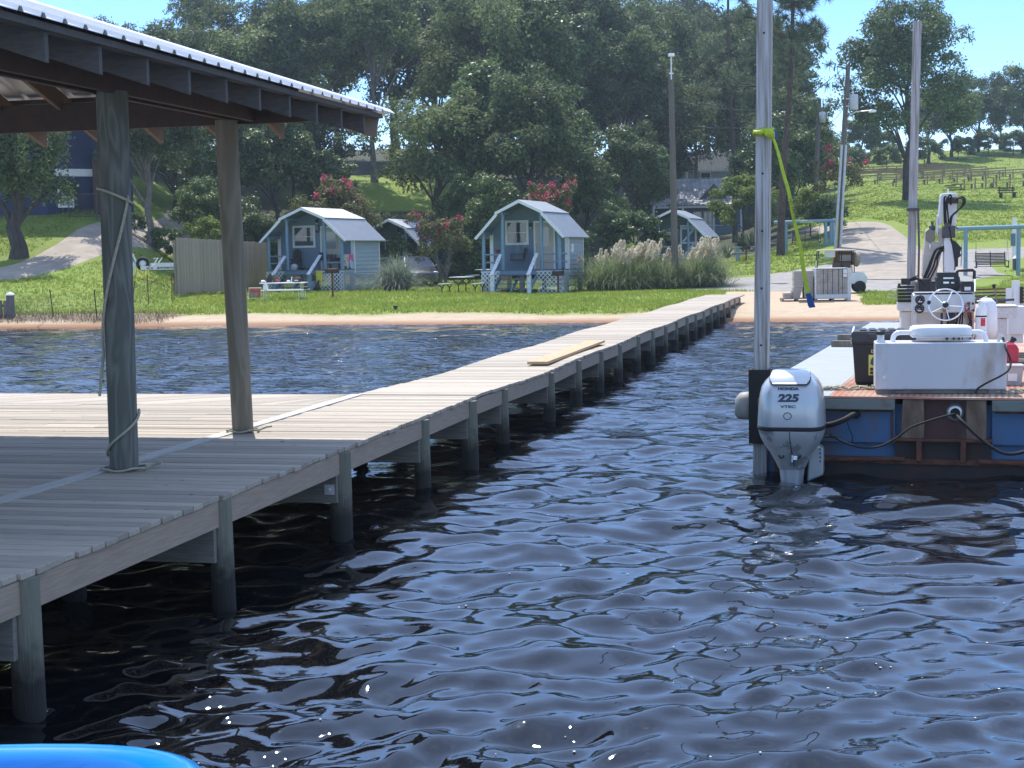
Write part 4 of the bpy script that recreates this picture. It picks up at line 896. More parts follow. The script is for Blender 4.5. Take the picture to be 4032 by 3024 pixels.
def make_deck_gear():
    k = 18.6 / FPX
    zt = W(3716, 1140, 18.5).z
    # black engine shroud standing on the console top
    t = thing('pump_engine', 'black ribbed engine cover with white stickers above the console', 'engine', W(3730, 1140, 18.55), R(-11))
    b = MB(); b.loft([[Vector((x, y, z)) for x, y in ((-.14 * s, -.1 * s), (.14 * s, -.1 * s), (.14 * s, .12 * s), (-.14 * s, .12 * s))] for z, s in ((-.02, .85), (.03, 1), (.09, .93), (.095, 1), (.15, .97), (.155, .9), (.205, .85))], True, False); b.build('engine_cover', M_BLACK, t, bevel=.012)
    s = MB(); s.box(-.055, .065, -.104, -.098, .13, .148); s.box(-.055, .01, -.106, -.1, .075, .097); s.box(.035, .07, -.106, -.1, .075, .092); s.build('sticker', M_WHITE, t)
    f = MB(); f.box(-.06, -.02, -.1, 0, -.065, -.02); f.box(.05, .09, -.1, 0, -.065, -.02); f.cyl((0, 0, .2), (0, 0, .225), .03); f.build('engine_mount', M_ALU, t)
    # U handle and sounder box
    t = thing('grab_handle', 'black and chrome grab handle standing on the right of the console', 'handle', W(3802, 1132, 18.45), R(-11))
    h = MB(); h.tube([(-.10, 0, .1), (-.10, 0, .19), (-.08, 0, .205), (.08, 0, .205), (.10, 0, .19), (.10, 0, .1)], .019, 10); h.build('grip', M_BLACK, t)
    h = MB(); h.cyl((-.10, 0, -.05), (-.10, 0, .1), .017); h.cyl((.10, 0, -.05), (.10, 0, .1), .017); h.build('stem', M_CHROME, t)
    t = thing('depth_sounder', 'black boxy instrument with a pale screen on the console top', 'instrument', W(3808, 1153, 18.25), R(-11))
    h = MB(); h.loft([[Vector((x, y, z)) for x, y in ((-.075 * s, -.05 * s), (.075 * s, -.05 * s), (.075 * s, .07), (-.075 * s, .07))] for z, s in ((0, .8), (.02, 1), (.11, 1), (.135, .8))], True, False); h.build('housing', M_BLACK, t, bevel=.006)
    h = MB(); h.box(-.035, .035, -.056, -.05, .03, .072); h.build('screen', M_WHITE, t); h = MB(); h.box(-.06, .06, -.035, .03, .136, .142); h.build('top_hood', M_ALU, t)
    # fire extinguisher
    t = thing('fire_extinguisher', 'white fire extinguisher with a red label strapped beside the console', 'extinguisher', W(3863, 1330, 18.0), R(-11))
    c = MB(); c.lathe([(.0, -.05), (.062, -.05), (.065, -.03), (.065, .33), (.058, .37), (.03, .40), (.02, .41), (.02, .43)], 24); c.build('cylinder', M_WHITEG, t)
    c = MB(); c.lathe([(.0662, .245), (.0662, .262)], 24, caps=False); c.build('strap', M_BLACK, t)
    c = MB(); rings = [[Vector((.0668 * math.cos(a), .0668 * math.sin(a), z)) for a in [R(-100 + i * 6) for i in range(9)]] for z in (.14, .235)]
    vs = [v for r_ in rings for v in r_]; c.add(vs, [(i, i + 1, 10 + i, 9 + i) for i in range(8)], True); c.build('label', mat('red_label', (.55, .03, .05), .5, col2=(.62, .2, .2), scale=30, ramp=(.62, .64)), t)
    c = MB(); vs = [Vector((v.x * 1.001, v.y * 1.001, v.z - .1 + (.045 if v.z > .2 else 0) * -1)) for v in vs]; c.add(vs, [(i, i + 1, 10 + i, 9 + i) for i in range(3, 7)], True); c.build('small_label', mat('sky_label', (.35, .55, .70), .5), t)
    c = MB(); c.bar((-.05, 0, .43), (.07, -.02, .455), .02, .012); c.bar((-.02, 0, .45), (.06, 0, .485), .02, .008); c.cyl((0, 0, .41), (0, 0, .46), .02); c.build('valve_lever', M_CHROME, t)
    # white plastic sack / tank behind it
    t = MB(); t.lathe([(.0, -.0), (.11, 0), (.12, .1), (.12, .32), (.10, .42), (.05, .47), (0, .48)], 20); o = t.build('white_drum', M_WHITEG); o.location = W(3886, 1330, 18.35); tag(o, 'white plastic drum just behind the fire extinguisher', 'drum')
    # diamond plate tool boxes
    mdp = mat('diamond_plate', (.55, .555, .56), .35, .6, col2=(.68, .68, .69), scale=55, bump=.8, bscale=70)
    t = thing('tool_box', 'diamond plate aluminium tool box right of the fire extinguisher', 'tool box', (W(3950, 1300, 18.9).x, W(3950, 1300, 18.9).y, ZB + .12), R(-11)); k = 18.9 / FPX
    z1 = W(3950, 1203, 18.9).z - ZB - .12
    b = MB(); b.box(-.20, .05, .0, .35, .06, z1 - .16); b.build('chest', mdp, t, bevel=.006); b = MB(); b.box(-.19, .16, -.02, .40, z1 - .155, z1 - .02); b.box(-.195, .17, -.03, .42, z1 - .018, z1); b.build('lid', mdp, t, bevel=.005)
    b = MB(); b.box(-.17, -.11, -.026, -.018, z1 - .13, z1 - .075); b.build('latch', M_STEELDK, t); b = MB()
    for x in (-.18, .03): b.box(x, x + .025, .05, .1, -.12, .055); b.box(x, x + .025, .28, .32, -.12, .055)
    b.build('leg', M_ALU, t)
    p = W(3578, 1215, 19.2); t = thing('tool_box', 'white lidded tool box left of the helm console', 'tool box', (p.x, p.y, ZB + .003), R(-11)); z1 = p.z - ZB
    b = MB(); b.box(-.09, .2, 0, .4, 0, z1 - .04); b.build('chest', M_WHITE, t, bevel=.006); b = MB(); b.box(-.115, .21, -.03, .43, z1 - .037, z1 + .03); b.build('lid', mdp, t, bevel=.01)
    b = MB(); b.box(.02, .10, -.012, -.002, z1 - .2, z1 - .06); b.build('panel', M_ALU, t)
    # stacked control levers on the left: black valve bank
    p = W(3565, 1195, 19.0); t = thing('valve_bank', 'stack of black hydraulic valves with thin levers left of the console', 'valve bank', p, R(-11)); k = 19 / FPX
    b = MB()
    for i in range(5): b.box(-.095, .10, -.06, .1, .02 + i * .042, .05 + i * .042)
    b.box(-.05, .06, -.03, .08, .23, .31); b.box(-.09, -.06, -.05, .05, .2, .25); b.build('valve_block', M_BLACK, t, bevel=.006)
    b = MB()
    for i in range(4): b.cyl((-.09, -.03, .06 + i * .04), (-.22 + .02 * i, -.08, .085 + i * .035), .0045, n=6)
    b.build('lever', M_ALU, t)
    b = MB(); b.box(-.10, .1, -.04, .1, -.075, .018); b.build('valve_bracket', M_WHITE, t, bevel=.004)
    b = MB(); b.tube([(.05, 0, .3), (.12, 0, .315), (.19, 0, .28), (.24, .05, .22)], .014, 8); b.tube([(.05, .05, .28), (.14, .03, .30), (.22, .1, .26)], .012, 8); b.cyl((.07, 0, .31), (.15, -.03, .345), .008); b.build('valve_hose', M_RUBBER, t)
    # rod rack at right
    p = W(3997, 1200, 20.5); t = thing('rod_rack', 'white rack post holding long dark steel drill rods level', 'rod rack', (p.x, p.y, ZB), R(-11)); k = 20.5 / FPX; zz = p.z - ZB
    b = MB(); b.box(-.12, -.02, 0, .06, .0, zz + .22); b.box(-.04, .06, .0, .05, .3, zz + .32); b.box(-.1, .16, .06, .12, .3, zz + .03); b.build('rack_post', M_WHITE, t, bevel=.004)
    b = MB(); b.box(.062, .10, -.02, .06, zz + .02, zz + .24); b.build('rod_clamp', M_BLACK, t)
    for i in range(5):
        b = MB(); z = zz + .04 + .045 * i; b.cyl((-.52, .02 + .01 * (i % 2), z - .01), (.5, .02, z + .004), .011, n=8); b.build('drill_rod', M_STEELDK if i % 2 else M_RUST, t)
    p = W(3932, 1196, 19.6); b = MB(); b.cyl((0, 0, -.1), (-.055, 0, .2), .009); o = b.build('shift_lever', M_NATURAL); o.location = p; tag(o, 'slim upright lever with a black knob behind the diamond plate box', 'lever')
    b = MB(); b.cyl((-.056, 0, .2), (-.066, 0, .25), .018, .022, 10); q = b.build('lever_knob', M_BLACK, o)
    b = MB(); b.bar((-.3, 0, 0), (.25, .1, .02), .03, .03); b.bar((-.25, .05, .05), (.0, .05, .09), .02, .02); b.bar((-.28, .0, .03), (-.02, .1, .08), .025, .015); o = b.build('scrap_bar', M_STEELDK); o.location = W(3925, 1188, 19.8); tag(o, 'dark loose steel bars lying behind the diamond plate box', 'steel bars')
    p = W(4000, 1225, 19.9); b = MB(); b.box(-.09, .12, 0, .3, -.3, .06); b.box(-.04, .1, .05, .2, -.42, -.3); o = b.build('switch_cabinet', M_WHITE, bevel=.005); o.location = p; o.rotation_euler = (0, 0, R(-11)); tag(o, 'white equipment cabinet at the right edge of the barge', 'cabinet')
    # red fuel can standing in a grey tub
    p = W(3978, 1497, 16.2); t = thing('storage_tub', 'translucent grey plastic tub with a paper label beside the white tank', 'tub', (p.x, p.y, ZB + .003), R(-11)); k = 16.2 / FPX
    rings = [[Vector((x * s, y * s + .1, z)) for x, y in ((-.13, -.14), (.13, -.14), (.13, .14), (-.13, .14))] for z, s in ((0, .86), (.19, 1.0), (.192, 1.08), (.21, 1.08))]
    MB().loft(rings, True, False).build('tub', mat('grey_tub', (.42, .43, .44), .45, var=.1), t, bevel=.008); b = MB(); b.box(-.03, .065, -.045, -.035, .045, .125); b.build('paper_label', M_WHITE, t)
    p = W(3962, 1420, 16.6); t = thing('fuel_can', 'red plastic fuel can with a black spout on the grey tub', 'fuel can', (p.x, p.y, ZB + .215), R(-11))
    rings = [[Vector((x * s, y * s, z)) for x, y in ((-.12, -.09), (.12, -.09), (.12, .09), (-.12, .09))] for z, s in ((0, .96), (.02, 1), (.15, 1), (.19, .8), (.215, .5))]
    MB().loft(rings, True, False).build('can_body', M_RED, t, bevel=.012); b = MB(); b.tube([(.0, 0, .2), (.05, 0, .215), (.075, 0, .27)], .024, 10); b.tube([(.04, .0, .21), (.1, .0, .25)], .018, 8); b.build('spout', M_BLACK, t)
    # loose timber, coiled rope, deck bits
    rn = random.Random(8)
    for (u, v, Y, L_, lab, an) in ((3355, 1366, 22.8, .5, 'short pale timber block on the grey deck edge, nearer of two', -.05), (3375, 1342, 24.4, .5, 'short pale timber block on the grey deck edge, farther of two', .0)):
        p = W(u, v, Y); b = MB(); b.box(-.3, .3, -.05, .05, 0, .09); o = b.build('timber_block', M_NATURAL, bevel=.004); o.location = (p.x, p.y, ZB + .003); o.rotation_euler = (0, 0, BANG + an); tag(o, lab, 'timber', 'timber blocks on the barge')
    for nm, lab, (u, v, Y), n in (('rope_pile', 'frayed tan rope lying on the red deck left of the white tank', (3370, 1527, 16.0), 16), ('rope_pile', 'knotted tan rope heap on the deck right of the white tank', (3985, 1540, 15.3), 9)):
        p = W(u, v, Y); P = []; w0 = .33 if n == 16 else .22
        for i in range(n * 6): P.append((w0 * math.sin(i * .19) + .05 * math.sin(i * 1.3), .05 * math.cos(i * .5) + .03 * math.sin(i * 2.1), .02 + .018 * math.sin(i * 1.7 + 1)))
        b = MB(); b.tube(P, .009, 6); o = b.build(nm, M_ROPE); o.location = (p.x, p.y, ZB + .003); tag(o, lab, 'rope')
    # planks laid across the deck to the right
    for i in range(7):
        b = MB(); b.box(-.9, .6, -.07, .07, 0, .035); o = b.build('deck_plank', M_NATURAL, bevel=.003); p = BF(3.1 + .25, 3.5 + i * .42, ZB + .006); o.location = p; o.rotation_euler = (0, 0, BANG + rn.uniform(-.06, .06))
        tag(o, 'weathered plank in the row laid across the barge deck behind the red can', 'plank', 'planks laid across the barge deck')
make_deck_gear()
def make_boom():
    """white knuckle-boom loader amidships"""
    Y = 21.0; k = Y / FPX; c = W(3700, 1140, Y); t = thing('loader_boom', 'white folded hydraulic loader boom with black hoses behind the console', 'loader crane', (c.x, c.y, ZB + .003), R(-11))
    X = lambda u: (u - 3700) * k
    Z = lambda v: W(3700, v, Y).z - ZB
    def px(zx, zy): return X(3350 + zx * .3316), Z(700 + zy * .3316)
    mw = mat('boom_white', (.70, .70, .70), .4, col2=(.56, .54, .50), scale=3, ramp=(.55, .8)); mc = mat('boom_cream', (.56, .49, .42), .45, var=.12)
    def plate(L_, y0, y1, m, n, bv=.012):
        b = MB(); b.prism([px(*q) for q in L_], y0, y1, 'y'); return b.build(n, m, t, bevel=bv)
    b = MB(); b.box(-.30, .35, .1, .7, 0, Z(1110)); b.build('pedestal', M_STEELDK, t, bevel=.02)
    plate([(855, 1150), (865, 930), (885, 760), (890, 640), (935, 600), (1000, 640), (1000, 760), (1045, 770), (1090, 830), (1000, 1220), (880, 1230)], .0, .22, mc, 'main_arm')
    g = plate([(888, 640), (938, 600), (998, 640), (998, 735), (940, 772), (888, 735)], -.02, -.003, M_GLASSD, 'arm_cover', .004)
    b = MB(); q = px(972, 596); b.ball((q[0], .1, q[1]), .045, .04, .05); b.cyl((q[0], .1, q[1]), (q[0], .1, q[1] + .09), .018); b.build('arm_pin', M_STEELDK, t)
    plate([(925, 790), (950, 790), (950, 850), (935, 850)], -.015, -.003, M_ALU, 'hasp', .003)
    plate([(1098, 690), (1150, 700), (1210, 900), (1220, 1140), (1095, 1140), (1090, 850)], -.12, .06, mw, 'mast')
    plate([(1060, 215), (1075, 190), (1240, 185), (1250, 210), (1245, 300), (1225, 720), (1150, 720), (1140, 310), (1095, 300), (1085, 560), (1040, 560), (1040, 470)], .0, .2, mw, 'outer_arm')
    plate([(1040, 600), (1090, 600), (1095, 770), (1075, 815), (1045, 790)], .0, .18, mc, 'link', .01)
    plate([(1018, 450), (1032, 440), (1040, 640), (1030, 690), (1012, 670)], .02, .1, M_GALV, 'ram_rod', .004)
    plate([(1100, 700), (1240, 760), (1310, 840), (1290, 900), (1310, 930), (1270, 960), (1270, 1060), (1235, 1070), (1215, 900), (1130, 760)], .06, .2, M_BLACK, 'winch', .01)
    plate([(1255, 430), (1265, 420), (1262, 470), (1240, 470)], .02, .06, M_WHITE, 'lug', .003)
    b = MB(); q = px(1320, 780); b.cyl((q[0], .1, q[1]), (q[0] - .01, .1, Z(1050)), .012); b.build('guard_rail', M_ALU, t)
    b = MB(); q = px(1150, 150); b.cyl((q[0], .1, q[1] - .06), (q[0], .1, q[1] + .02), .014); b.box(q[0] - .04, q[0] + .04, .06, .14, q[1] - .1, q[1] - .06); b.build('boom_tip', M_ALU, t)
    def hs(L_, r, y=-.16):
        P = [Vector((px(a, b_)[0], y + o, px(a, b_)[1])) for a, b_, o in L_]; D = []
        for i in range(len(P) - 1):
            p0, p1, p2, p3 = P[max(i - 1, 0)], P[i], P[i + 1], P[min(i + 2, len(P) - 1)]
            for q in range(6):
                f = q / 6; D.append(.5 * ((2 * p1) + (p2 - p0) * f + (2 * p0 - 5 * p1 + 4 * p2 - p3) * f * f + (3 * p1 - p0 - 3 * p2 + p3) * f ** 3))
        D.append(P[-1]); b = MB(); b.tube(D, r * .62, 8); b.build('hydraulic_hose', M_RUBBER, t)
    hs([(850, 1290, 0), (880, 1180, 0), (930, 1060, 0), (970, 930, 0), (1010, 850, 0), (1090, 820, .05)], .024)
    hs([(880, 1280, 0), (915, 1170, 0), (970, 1060, 0), (1000, 950, 0), (1040, 870, 0), (1092, 845, .05)], .020)
    hs([(900, 1260, .02), (960, 1150, 0), (1010, 1040, 0), (1020, 950, 0), (1060, 880, 0), (1092, 870, .05)], .018)
    hs([(840, 1300, .02), (860, 1200, 0), (920, 1040, 0), (950, 960, 0), (1000, 860, .03), (1088, 835, .05)], .020)
    hs([(1100, 560, .02), (1090, 400, 0), (1090, 250, 0), (1110, 230, .05)], .020)
    hs([(1120, 590, .02), (1105, 420, -.02), (1110, 290, -.02), (1150, 215, 0), (1170, 240, 0), (1165, 330, .02)], .020)
    hs([(1145, 600, 0), (1130, 430, -.02), (1120, 300, -.03), (1150, 250, 0), (1190, 260, .04)], .018)
    hs([(1165, 560, .02), (1180, 460, -.03), (1240, 400, -.03), (1310, 330, -.03), (1320, 270, -.02), (1290, 240, 0), (1230, 265, .04)], .022)
    hs([(1160, 600, .02), (1160, 480, -.05), (1220, 420, -.05), (1290, 340, -.05), (1300, 280, -.04), (1270, 255, 0), (1225, 275, .04)], .018)
    hs([(1150, 600, 0), (1165, 680, 0), (1185, 800, -.0), (1215, 1000, 0), (1215, 1100, 0)], .014)
    b = MB(); q = px(1140, 630); b.box(q[0] - .07, q[0] + .09, -.16, .0, q[1] - .1, q[1] + .06); b.box(q[0] - .05, q[0] + .02, -.18, -.1, q[1] + .04, q[1] + .1); b.build('hose_manifold', M_STEELDK, t, bevel=.01)
    b = MB(); q = px(1170, 270); b.cyl((q[0] - .06, -.05, q[1]), (q[0] + .1, -.05, q[1]), .05); b.build('arm_pivot', M_STEELDK, t)
    b = MB(); q = px(1190, 605); b.bar((q[0] - .05, -.1, q[1]), (q[0] + .08, -.1, q[1]), .02, .015); b.build('hose_clip', M_BLACK, t)
    b = MB(); q = px(840, 1280); b.box(q[0] - .05, q[0] + .12, -.25, .0, q[1] - .15, q[1] + .1); b.build('valve_block', M_BLACK, t, bevel=.02)
    return t
make_boom()
# blue boat at the lower left of the camera
def make_blue_boat():
    c = Vector((-2.47, 4.45, -.06)); t = thing('blue_boat', 'bright blue plastic boat at the near left corner by the water', 'boat', c, R(3))
    m = mat('bright_blue_plastic', (.005, .25, .66), .25, var=.12, scale=2, coat=.6)
    def ring(hx, hy, z, e=.42, n=48): return [Vector((hx * math.copysign(abs(math.cos(a)) ** e, math.cos(a)), hy * math.copysign(abs(math.sin(a)) ** e, math.sin(a)), z)) for a in [2 * math.pi * k / n for k in range(n)]]
    MB().loft([ring(1.18, .74, -.25), ring(1.35, .87, .1), ring(1.45, .96, .46), ring(1.47, .98, .54), ring(1.46, .97, .585), ring(1.42, .93, .605), ring(1.37, .88, .60), ring(1.34, .85, .57), ring(1.31, .82, .50), ring(1.25, .76, .3), ring(1.2, .7, .12)]).build('hull', m, t)
    b = MB(); b.loft([ring(.62, .30, .45), ring(.62, .30, .5), ring(.55, .25, .53)]); b.build('seat', m, t); return t
make_blue_boat()
# ---------------------------------------------------------------- gambrel cabins
CANG = R(-17)
M_RAIL = mat('worn_rail_paint', (.66, .68, .70), .7, col2=(.33, .36, .40), scale=7, ramp=(.5, .68))
M_DOOR = mat('beige_door', (.48, .42, .35), .6, var=.08)
M_LATT = mat('white_lattice', (.70, .72, .73), .6, var=.12, scale=5)
def corrugated(mb, p0, p1, q0, q1, pitch=.165, amp=.024):
    """sheet between edge p0-p1 (top) and q0-q1 (bottom), ribs running top to bottom"""
    p0, p1, q0, q1 = map(Vector, (p0, p1, q0, q1)); L_ = (p1 - p0).length; n = max(2, int(L_ / pitch)) * 4
    nr = (p1 - p0).cross(q0 - p0).normalized(); nr = nr if nr.z > 0 else -nr
    vs = []
    for base, e1 in ((p0, p1), (q0, q1)):
        for i in range(n + 1):
            h = amp * (0, 1, 1, 0)[i % 4]; vs.append(base.lerp(e1, i / n) + nr * h)
    vs += [v - nr * .012 for v in vs]; N2 = 2 * (n + 1); fs = []
    for i in range(n):
        fs.append((i, i + 1, n + 2 + i, n + 1 + i)); fs.append((N2 + i, N2 + n + 1 + i, N2 + n + 2 + i, N2 + i + 1)); fs.append((n + 1 + i, n + 2 + i, N2 + n + 2 + i, N2 + n + 1 + i)); fs.append((i, N2 + i, N2 + i + 1, i + 1))
    mb.add(vs, fs)
def lattice(mb, org, ex, L_, H, pitch=.20, w_=.036, z0=0.0):
    org = Vector(org); ex = Vector(ex).normalized(); ey = Vector((0, 0, 1)); nn = ex.cross(ey) * .008; n = int((L_ + H) / pitch) + 2
    for s in (1, -1):
        for i in range(-1, n):
            c = i * pitch; a = max(0, c - H) if s > 0 else max(0, c - H); b = min(L_, c)
            if b - a < .02: continue
            if s > 0: P = (a, c - a), (b, c - b)
            else: P = (a, H - (c - a)), (b, H - (c - b))
            P = [(x, min(max(z, 0), H)) for x, z in P]
            mb.bar(org + ex * P[0][0] + ey * P[0][1] + nn * s * .5, org + ex * P[1][0] + ey * P[1][1] + nn * s * .5, w_, .007, nn)
    for z in (0.02, H - .02): mb.bar(org + ey * z, org + ex * L_ + ey * z, .02, .035)
def siding(mb, p0, p1, z0, z1, y_out, pitch=.2, top=None):
    """lap boards from p0 to p1 (xy), outward vector y_out"""
    p0, p1, o = Vector((*p0, 0)), Vector((*p1, 0)), Vector((*y_out, 0)); z = z0
    while z < z1 - .02:
        zt = min(z + pitch, z1); a = o * .04; b = o * .006
        vs = [p0 + a + Vector((0, 0, z)), p1 + a + Vector((0, 0, z)), p1 + b + Vector((0, 0, zt)), p0 + b + Vector((0, 0, zt)), p0 + Vector((0, 0, z)), p1 + Vector((0, 0, z)), p1 + Vector((0, 0, zt)), p0 + Vector((0, 0, zt))]
        mb.add(vs, [(0, 1, 2, 3), (4, 5, 1, 0), (0, 3, 7, 4), (1, 5, 6, 2), (3, 2, 6, 7)]); z += pitch
def window(par, x0, x1, z0, z1, y, fw=.10, name='window', grid=True, glass=None, rail=.035):
    f = MB()
    f.box(x0, x0 + fw, y - .045, y, z0, z1); f.box(x1 - fw, x1, y - .045, y, z0, z1); f.box(x0 + fw, x1 - fw, y - .045, y, z0, z0 + fw); f.box(x0 + fw, x1 - fw, y - .045, y, z1 - fw, z1)
    if grid: f.box(x0 + fw, x1 - fw, y - .035, y, (z0 + z1) / 2 - rail / 2, (z0 + z1) / 2 + rail / 2)
    o = f.build(name, M_TRIM, par, bevel=.004); g = MB(); g.box(x0 + fw, x1 - fw, y - .014, y - .004, z0 + fw, z1 - fw); g.build('pane', glass or M_GLASS, o); return o
def cabin(name, label, loc, rz, sx=1.0, sz=1.0, style='siding', wall=None, letter=None, fh=1.07, door='plain', depth=4.3, porch=1.35, stairs=True, win=None, group='gambrel cabins'):
    t = thing(name, label, 'cabin', loc, rz, group); wall = wall or M_BLUE
    hw, kw, ew = 1.85 * sx, 1.07 * sx, 2.13 * sx
    zp, zk, ze = fh + 3.13 * sz, fh + 2.60 * sz, fh + 1.43 * sz; yb = depth - .2; yw = porch
    roofz = lambda x: zp - (zp - zk) * abs(x) / kw if abs(x) < kw else zk - (zk - ze) * (abs(x) - kw) / (ew - kw)
    # walls: front gable, right, left, back
    g = MB(); prof = [(-hw, fh - .25), (hw, fh - .25), (hw, roofz(hw) - .05), (kw, zk - .06), (0, zp - .06), (-kw, zk - .06), (-hw, roofz(hw) - .05)]
    if style == 'log':
        z = fh - .1
        while z < zp - .12:
            xm = hw if z + .07 < roofz(hw) - .05 else (kw + (ew - kw) * (zk - z - .07) / (zk - ze) if z + .07 < zk else kw * (zp - z - .1) / (zp - zk))
            xm = min(hw, xm - .03); g.tube([(-xm, yw, z), (xm, yw, z)], .085, 10); z += .145
        g.prism(prof, yw + .02, yw + .06, 'y')
    else:
        g.prism(prof, yw, yw + .06, 'y')
        z = fh
        while z < zp - .2:
            zq = z + .2; xm = hw if zq < roofz(hw) - .1 else (kw + (ew - kw) * (zk - zq) / (zk - ze) - .08 if zq < zk else kw * (zp - zq) / (zp - zk) - .12)
            if xm > .1: g.box(-min(hw, xm), min(hw, xm), yw - .007, yw, z, z + .16)
            z += .2
    g.build('front_wall', wall, t)
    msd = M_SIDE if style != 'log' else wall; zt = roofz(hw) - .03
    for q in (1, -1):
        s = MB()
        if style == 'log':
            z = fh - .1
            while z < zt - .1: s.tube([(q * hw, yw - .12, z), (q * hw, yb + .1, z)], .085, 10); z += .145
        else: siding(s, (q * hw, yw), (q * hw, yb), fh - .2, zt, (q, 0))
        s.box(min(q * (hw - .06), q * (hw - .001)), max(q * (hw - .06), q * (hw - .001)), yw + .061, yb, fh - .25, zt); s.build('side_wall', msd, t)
    b = MB(); b.prism(prof, yb - .05, yb - .002, 'y'); b.build('back_wall', wall, t)
    if style != 'log':
        c = MB(); c.box(hw - .14, hw + .023, yw - .03, yw - .008, fh - .2, zt); c.box(hw + .024, hw + .045, yw - .03, yw + .08, fh - .2, zt); c.build('corner_trim', M_TRIM, t)
        c = MB(); c.box(-hw - .03, -hw + .14, yw - .03, yw - .008, fh - .2, zt); c.build('corner_trim', M_TRIM, t); c = MB(); c.box(hw + .024, hw + .045, yb - .09, yb, fh - .2, zt); c.build('corner_trim', M_TRIM, t)
    # floor, skirts
    d = MB(); d.box(-hw - .02, hw + .02, .0, yb, fh - .26, fh - .045); d.build('floor_frame', M_BLUEP, t)
    d = MB()
    for i in range(9): d.box(-hw - .06, hw + .06, -.03 + i * .152, .115 + i * .152, fh - .043, fh - .003)
    d.build('porch_deck', mat('porch_boards', (.13, .17, .21), .7, var=.25), t)
    # roof: four corrugated slopes with barge boards
    y0, y1 = -.22, depth
    for s_ in (1, -1):
        r = MB(); corrugated(r, (0, y0, zp), (0, y1, zp), (s_ * (kw + .07), y0, zk - .035 + .02), (s_ * (kw + .07), y1, zk - .015)); r.build('upper_roof', M_ROOFW, t, recalc=False)
        r = MB(); corrugated(r, (s_ * (kw - .02), y0 + .0, zk - .02), (s_ * (kw - .02), y1, zk - .02), (s_ * ew, y0, ze), (s_ * ew, y1, ze)); r.build('lower_roof', M_ROOFW, t, recalc=False)
        for yy in (y0 - .012, y1 - .03):
            f = MB(); w_ = .13
            f.prism([(0, zp + .01), (s_ * (kw + .07), zk + .005), (s_ * (kw + .055), zk - w_), (0, zp - w_)], yy, yy + .03, 'y')
            f.prism([(s_ * (kw + .02), zk - .035), (s_ * ew, ze + .01), (s_ * (ew - .10), ze - .05), (s_ * (kw - .07), zk - .13)], yy + .002, yy + .028, 'y'); f.build('barge_board', M_TRIM if style != 'log' else M_TRIM, t)
        sf = MB(); o = .03
        sf.add([(0, y0 + .03, zp - o), (0, yw, zp - o), (s_ * kw, yw, zk - o), (s_ * kw, y0 + .03, zk - o)], [(0, 1, 2, 3)]); sf.add([(s_ * kw, y0 + .03, zk - o), (s_ * kw, yw, zk - o), (s_ * (ew - .03), yw, ze - .01), (s_ * (ew - .03), y0 + .03, ze - .01)], [(0, 1, 2, 3)])
        sf.build('porch_ceiling', wall, t)
    # posts and beams
    px_ = (-1.78 * sx, -.86 * sx, .96 * sx, 1.78 * sx)
    for x in px_:
        p = MB(); p.tube([(x, .09, fh - .04), (x, .09, roofz(x) - .16)], .085, 12); p.build('porch_post', M_BLUEP, t)
        q = MB(); q.box(x - .05, x + .05, -.10, yw, roofz(x) - .22, roofz(x) - .09); q.build('roof_beam', M_BLUEP, t)
    r = MB()
    for z in (.34, .70):
        r.tube([(px_[0], .09, fh + z), (px_[0], yw, fh + z)], .035, 8); r.tube([(px_[3], .09, fh + z), (px_[3], yw + .02, fh + z)], .035, 8); r.tube([(px_[2], .09, fh + z), (px_[3], .09, fh + z)], .035, 8); r.tube([(px_[0], .09, fh + z), (px_[1], .09, fh + z)], .035, 8)
    r.build('porch_rail', M_BLUEP, t)
    # openings
    x0, x1, z0, z1 = win or (-1.12 * sx, -.0 * sx, fh + 1.12 * sz, fh + 2.25 * sz); yl = yw - (.01 if style != 'log' else .08)
    w_ = window(t, x0, x1, z0, z1, yl, .105 if style != 'log' else .09, grid=style != 'log')
    cu = MB(); cx = x0 + (x1 - x0) * .63; cu.box(cx, cx + .14 * sx, yl - .004 + .001, yl, z0 + .11, z1 - .11) if False else None
    if style == 'log':
        m_ = MB(); m_.box((x0 + x1) / 2 - .02, (x0 + x1) / 2 + .02, yl - .035, yl - .002, z0 + .1, z1 - .1); m_.build('mullion', M_TRIM, w_)
    dx0, dx1, dz = .24 * sx, 1.26 * sx, fh + 2.2 * sz
    if door == 'plain':
        f = MB(); f.box(dx0, dx0 + .08, yl - .035, yl, fh, dz); f.box(dx1 - .08, dx1, yl - .035, yl, fh, dz); f.box(dx0 + .08, dx1 - .08, yl - .035, yl, dz - .08, dz); f.build('door_frame', M_TRIM, t)
        dd = MB(); dd.box(dx0 + .08, dx1 - .08, yl - .025, yl - .001, fh, dz - .08); dr = dd.build('door', M_DOOR, t)
        e = MB(); q0, q1 = dx0 + .26, dx1 - .26; e.box(q0, q0 + .03, yl - .036, yl - .026, fh + 1.0, dz - .25); e.box(q1 - .03, q1, yl - .036, yl - .026, fh + 1.0, dz - .25); e.box(q0 + .03, q1 - .03, yl - .036, yl - .026, fh + 1.0, fh + 1.03); e.box(q0 + .03, q1 - .03, yl - .036, yl - .026, dz - .28, dz - .25); e.build('light_frame', M_DOOR, dr)
        g = MB(); g.box(q0 + .03, q1 - .03, yl - .032, yl - .0265, fh + 1.03, dz - .28); g.build('pane', glassy('door_glass', (.22, .27, .30), .12), dr)
        k = MB(); k.ball((dx0 + .14, yl - .07, fh + 1.0), .035); k.ball((dx0 + .14, yl - .06, fh + 1.14), .028); k.build('handle', M_CHROME, dr)
    else:
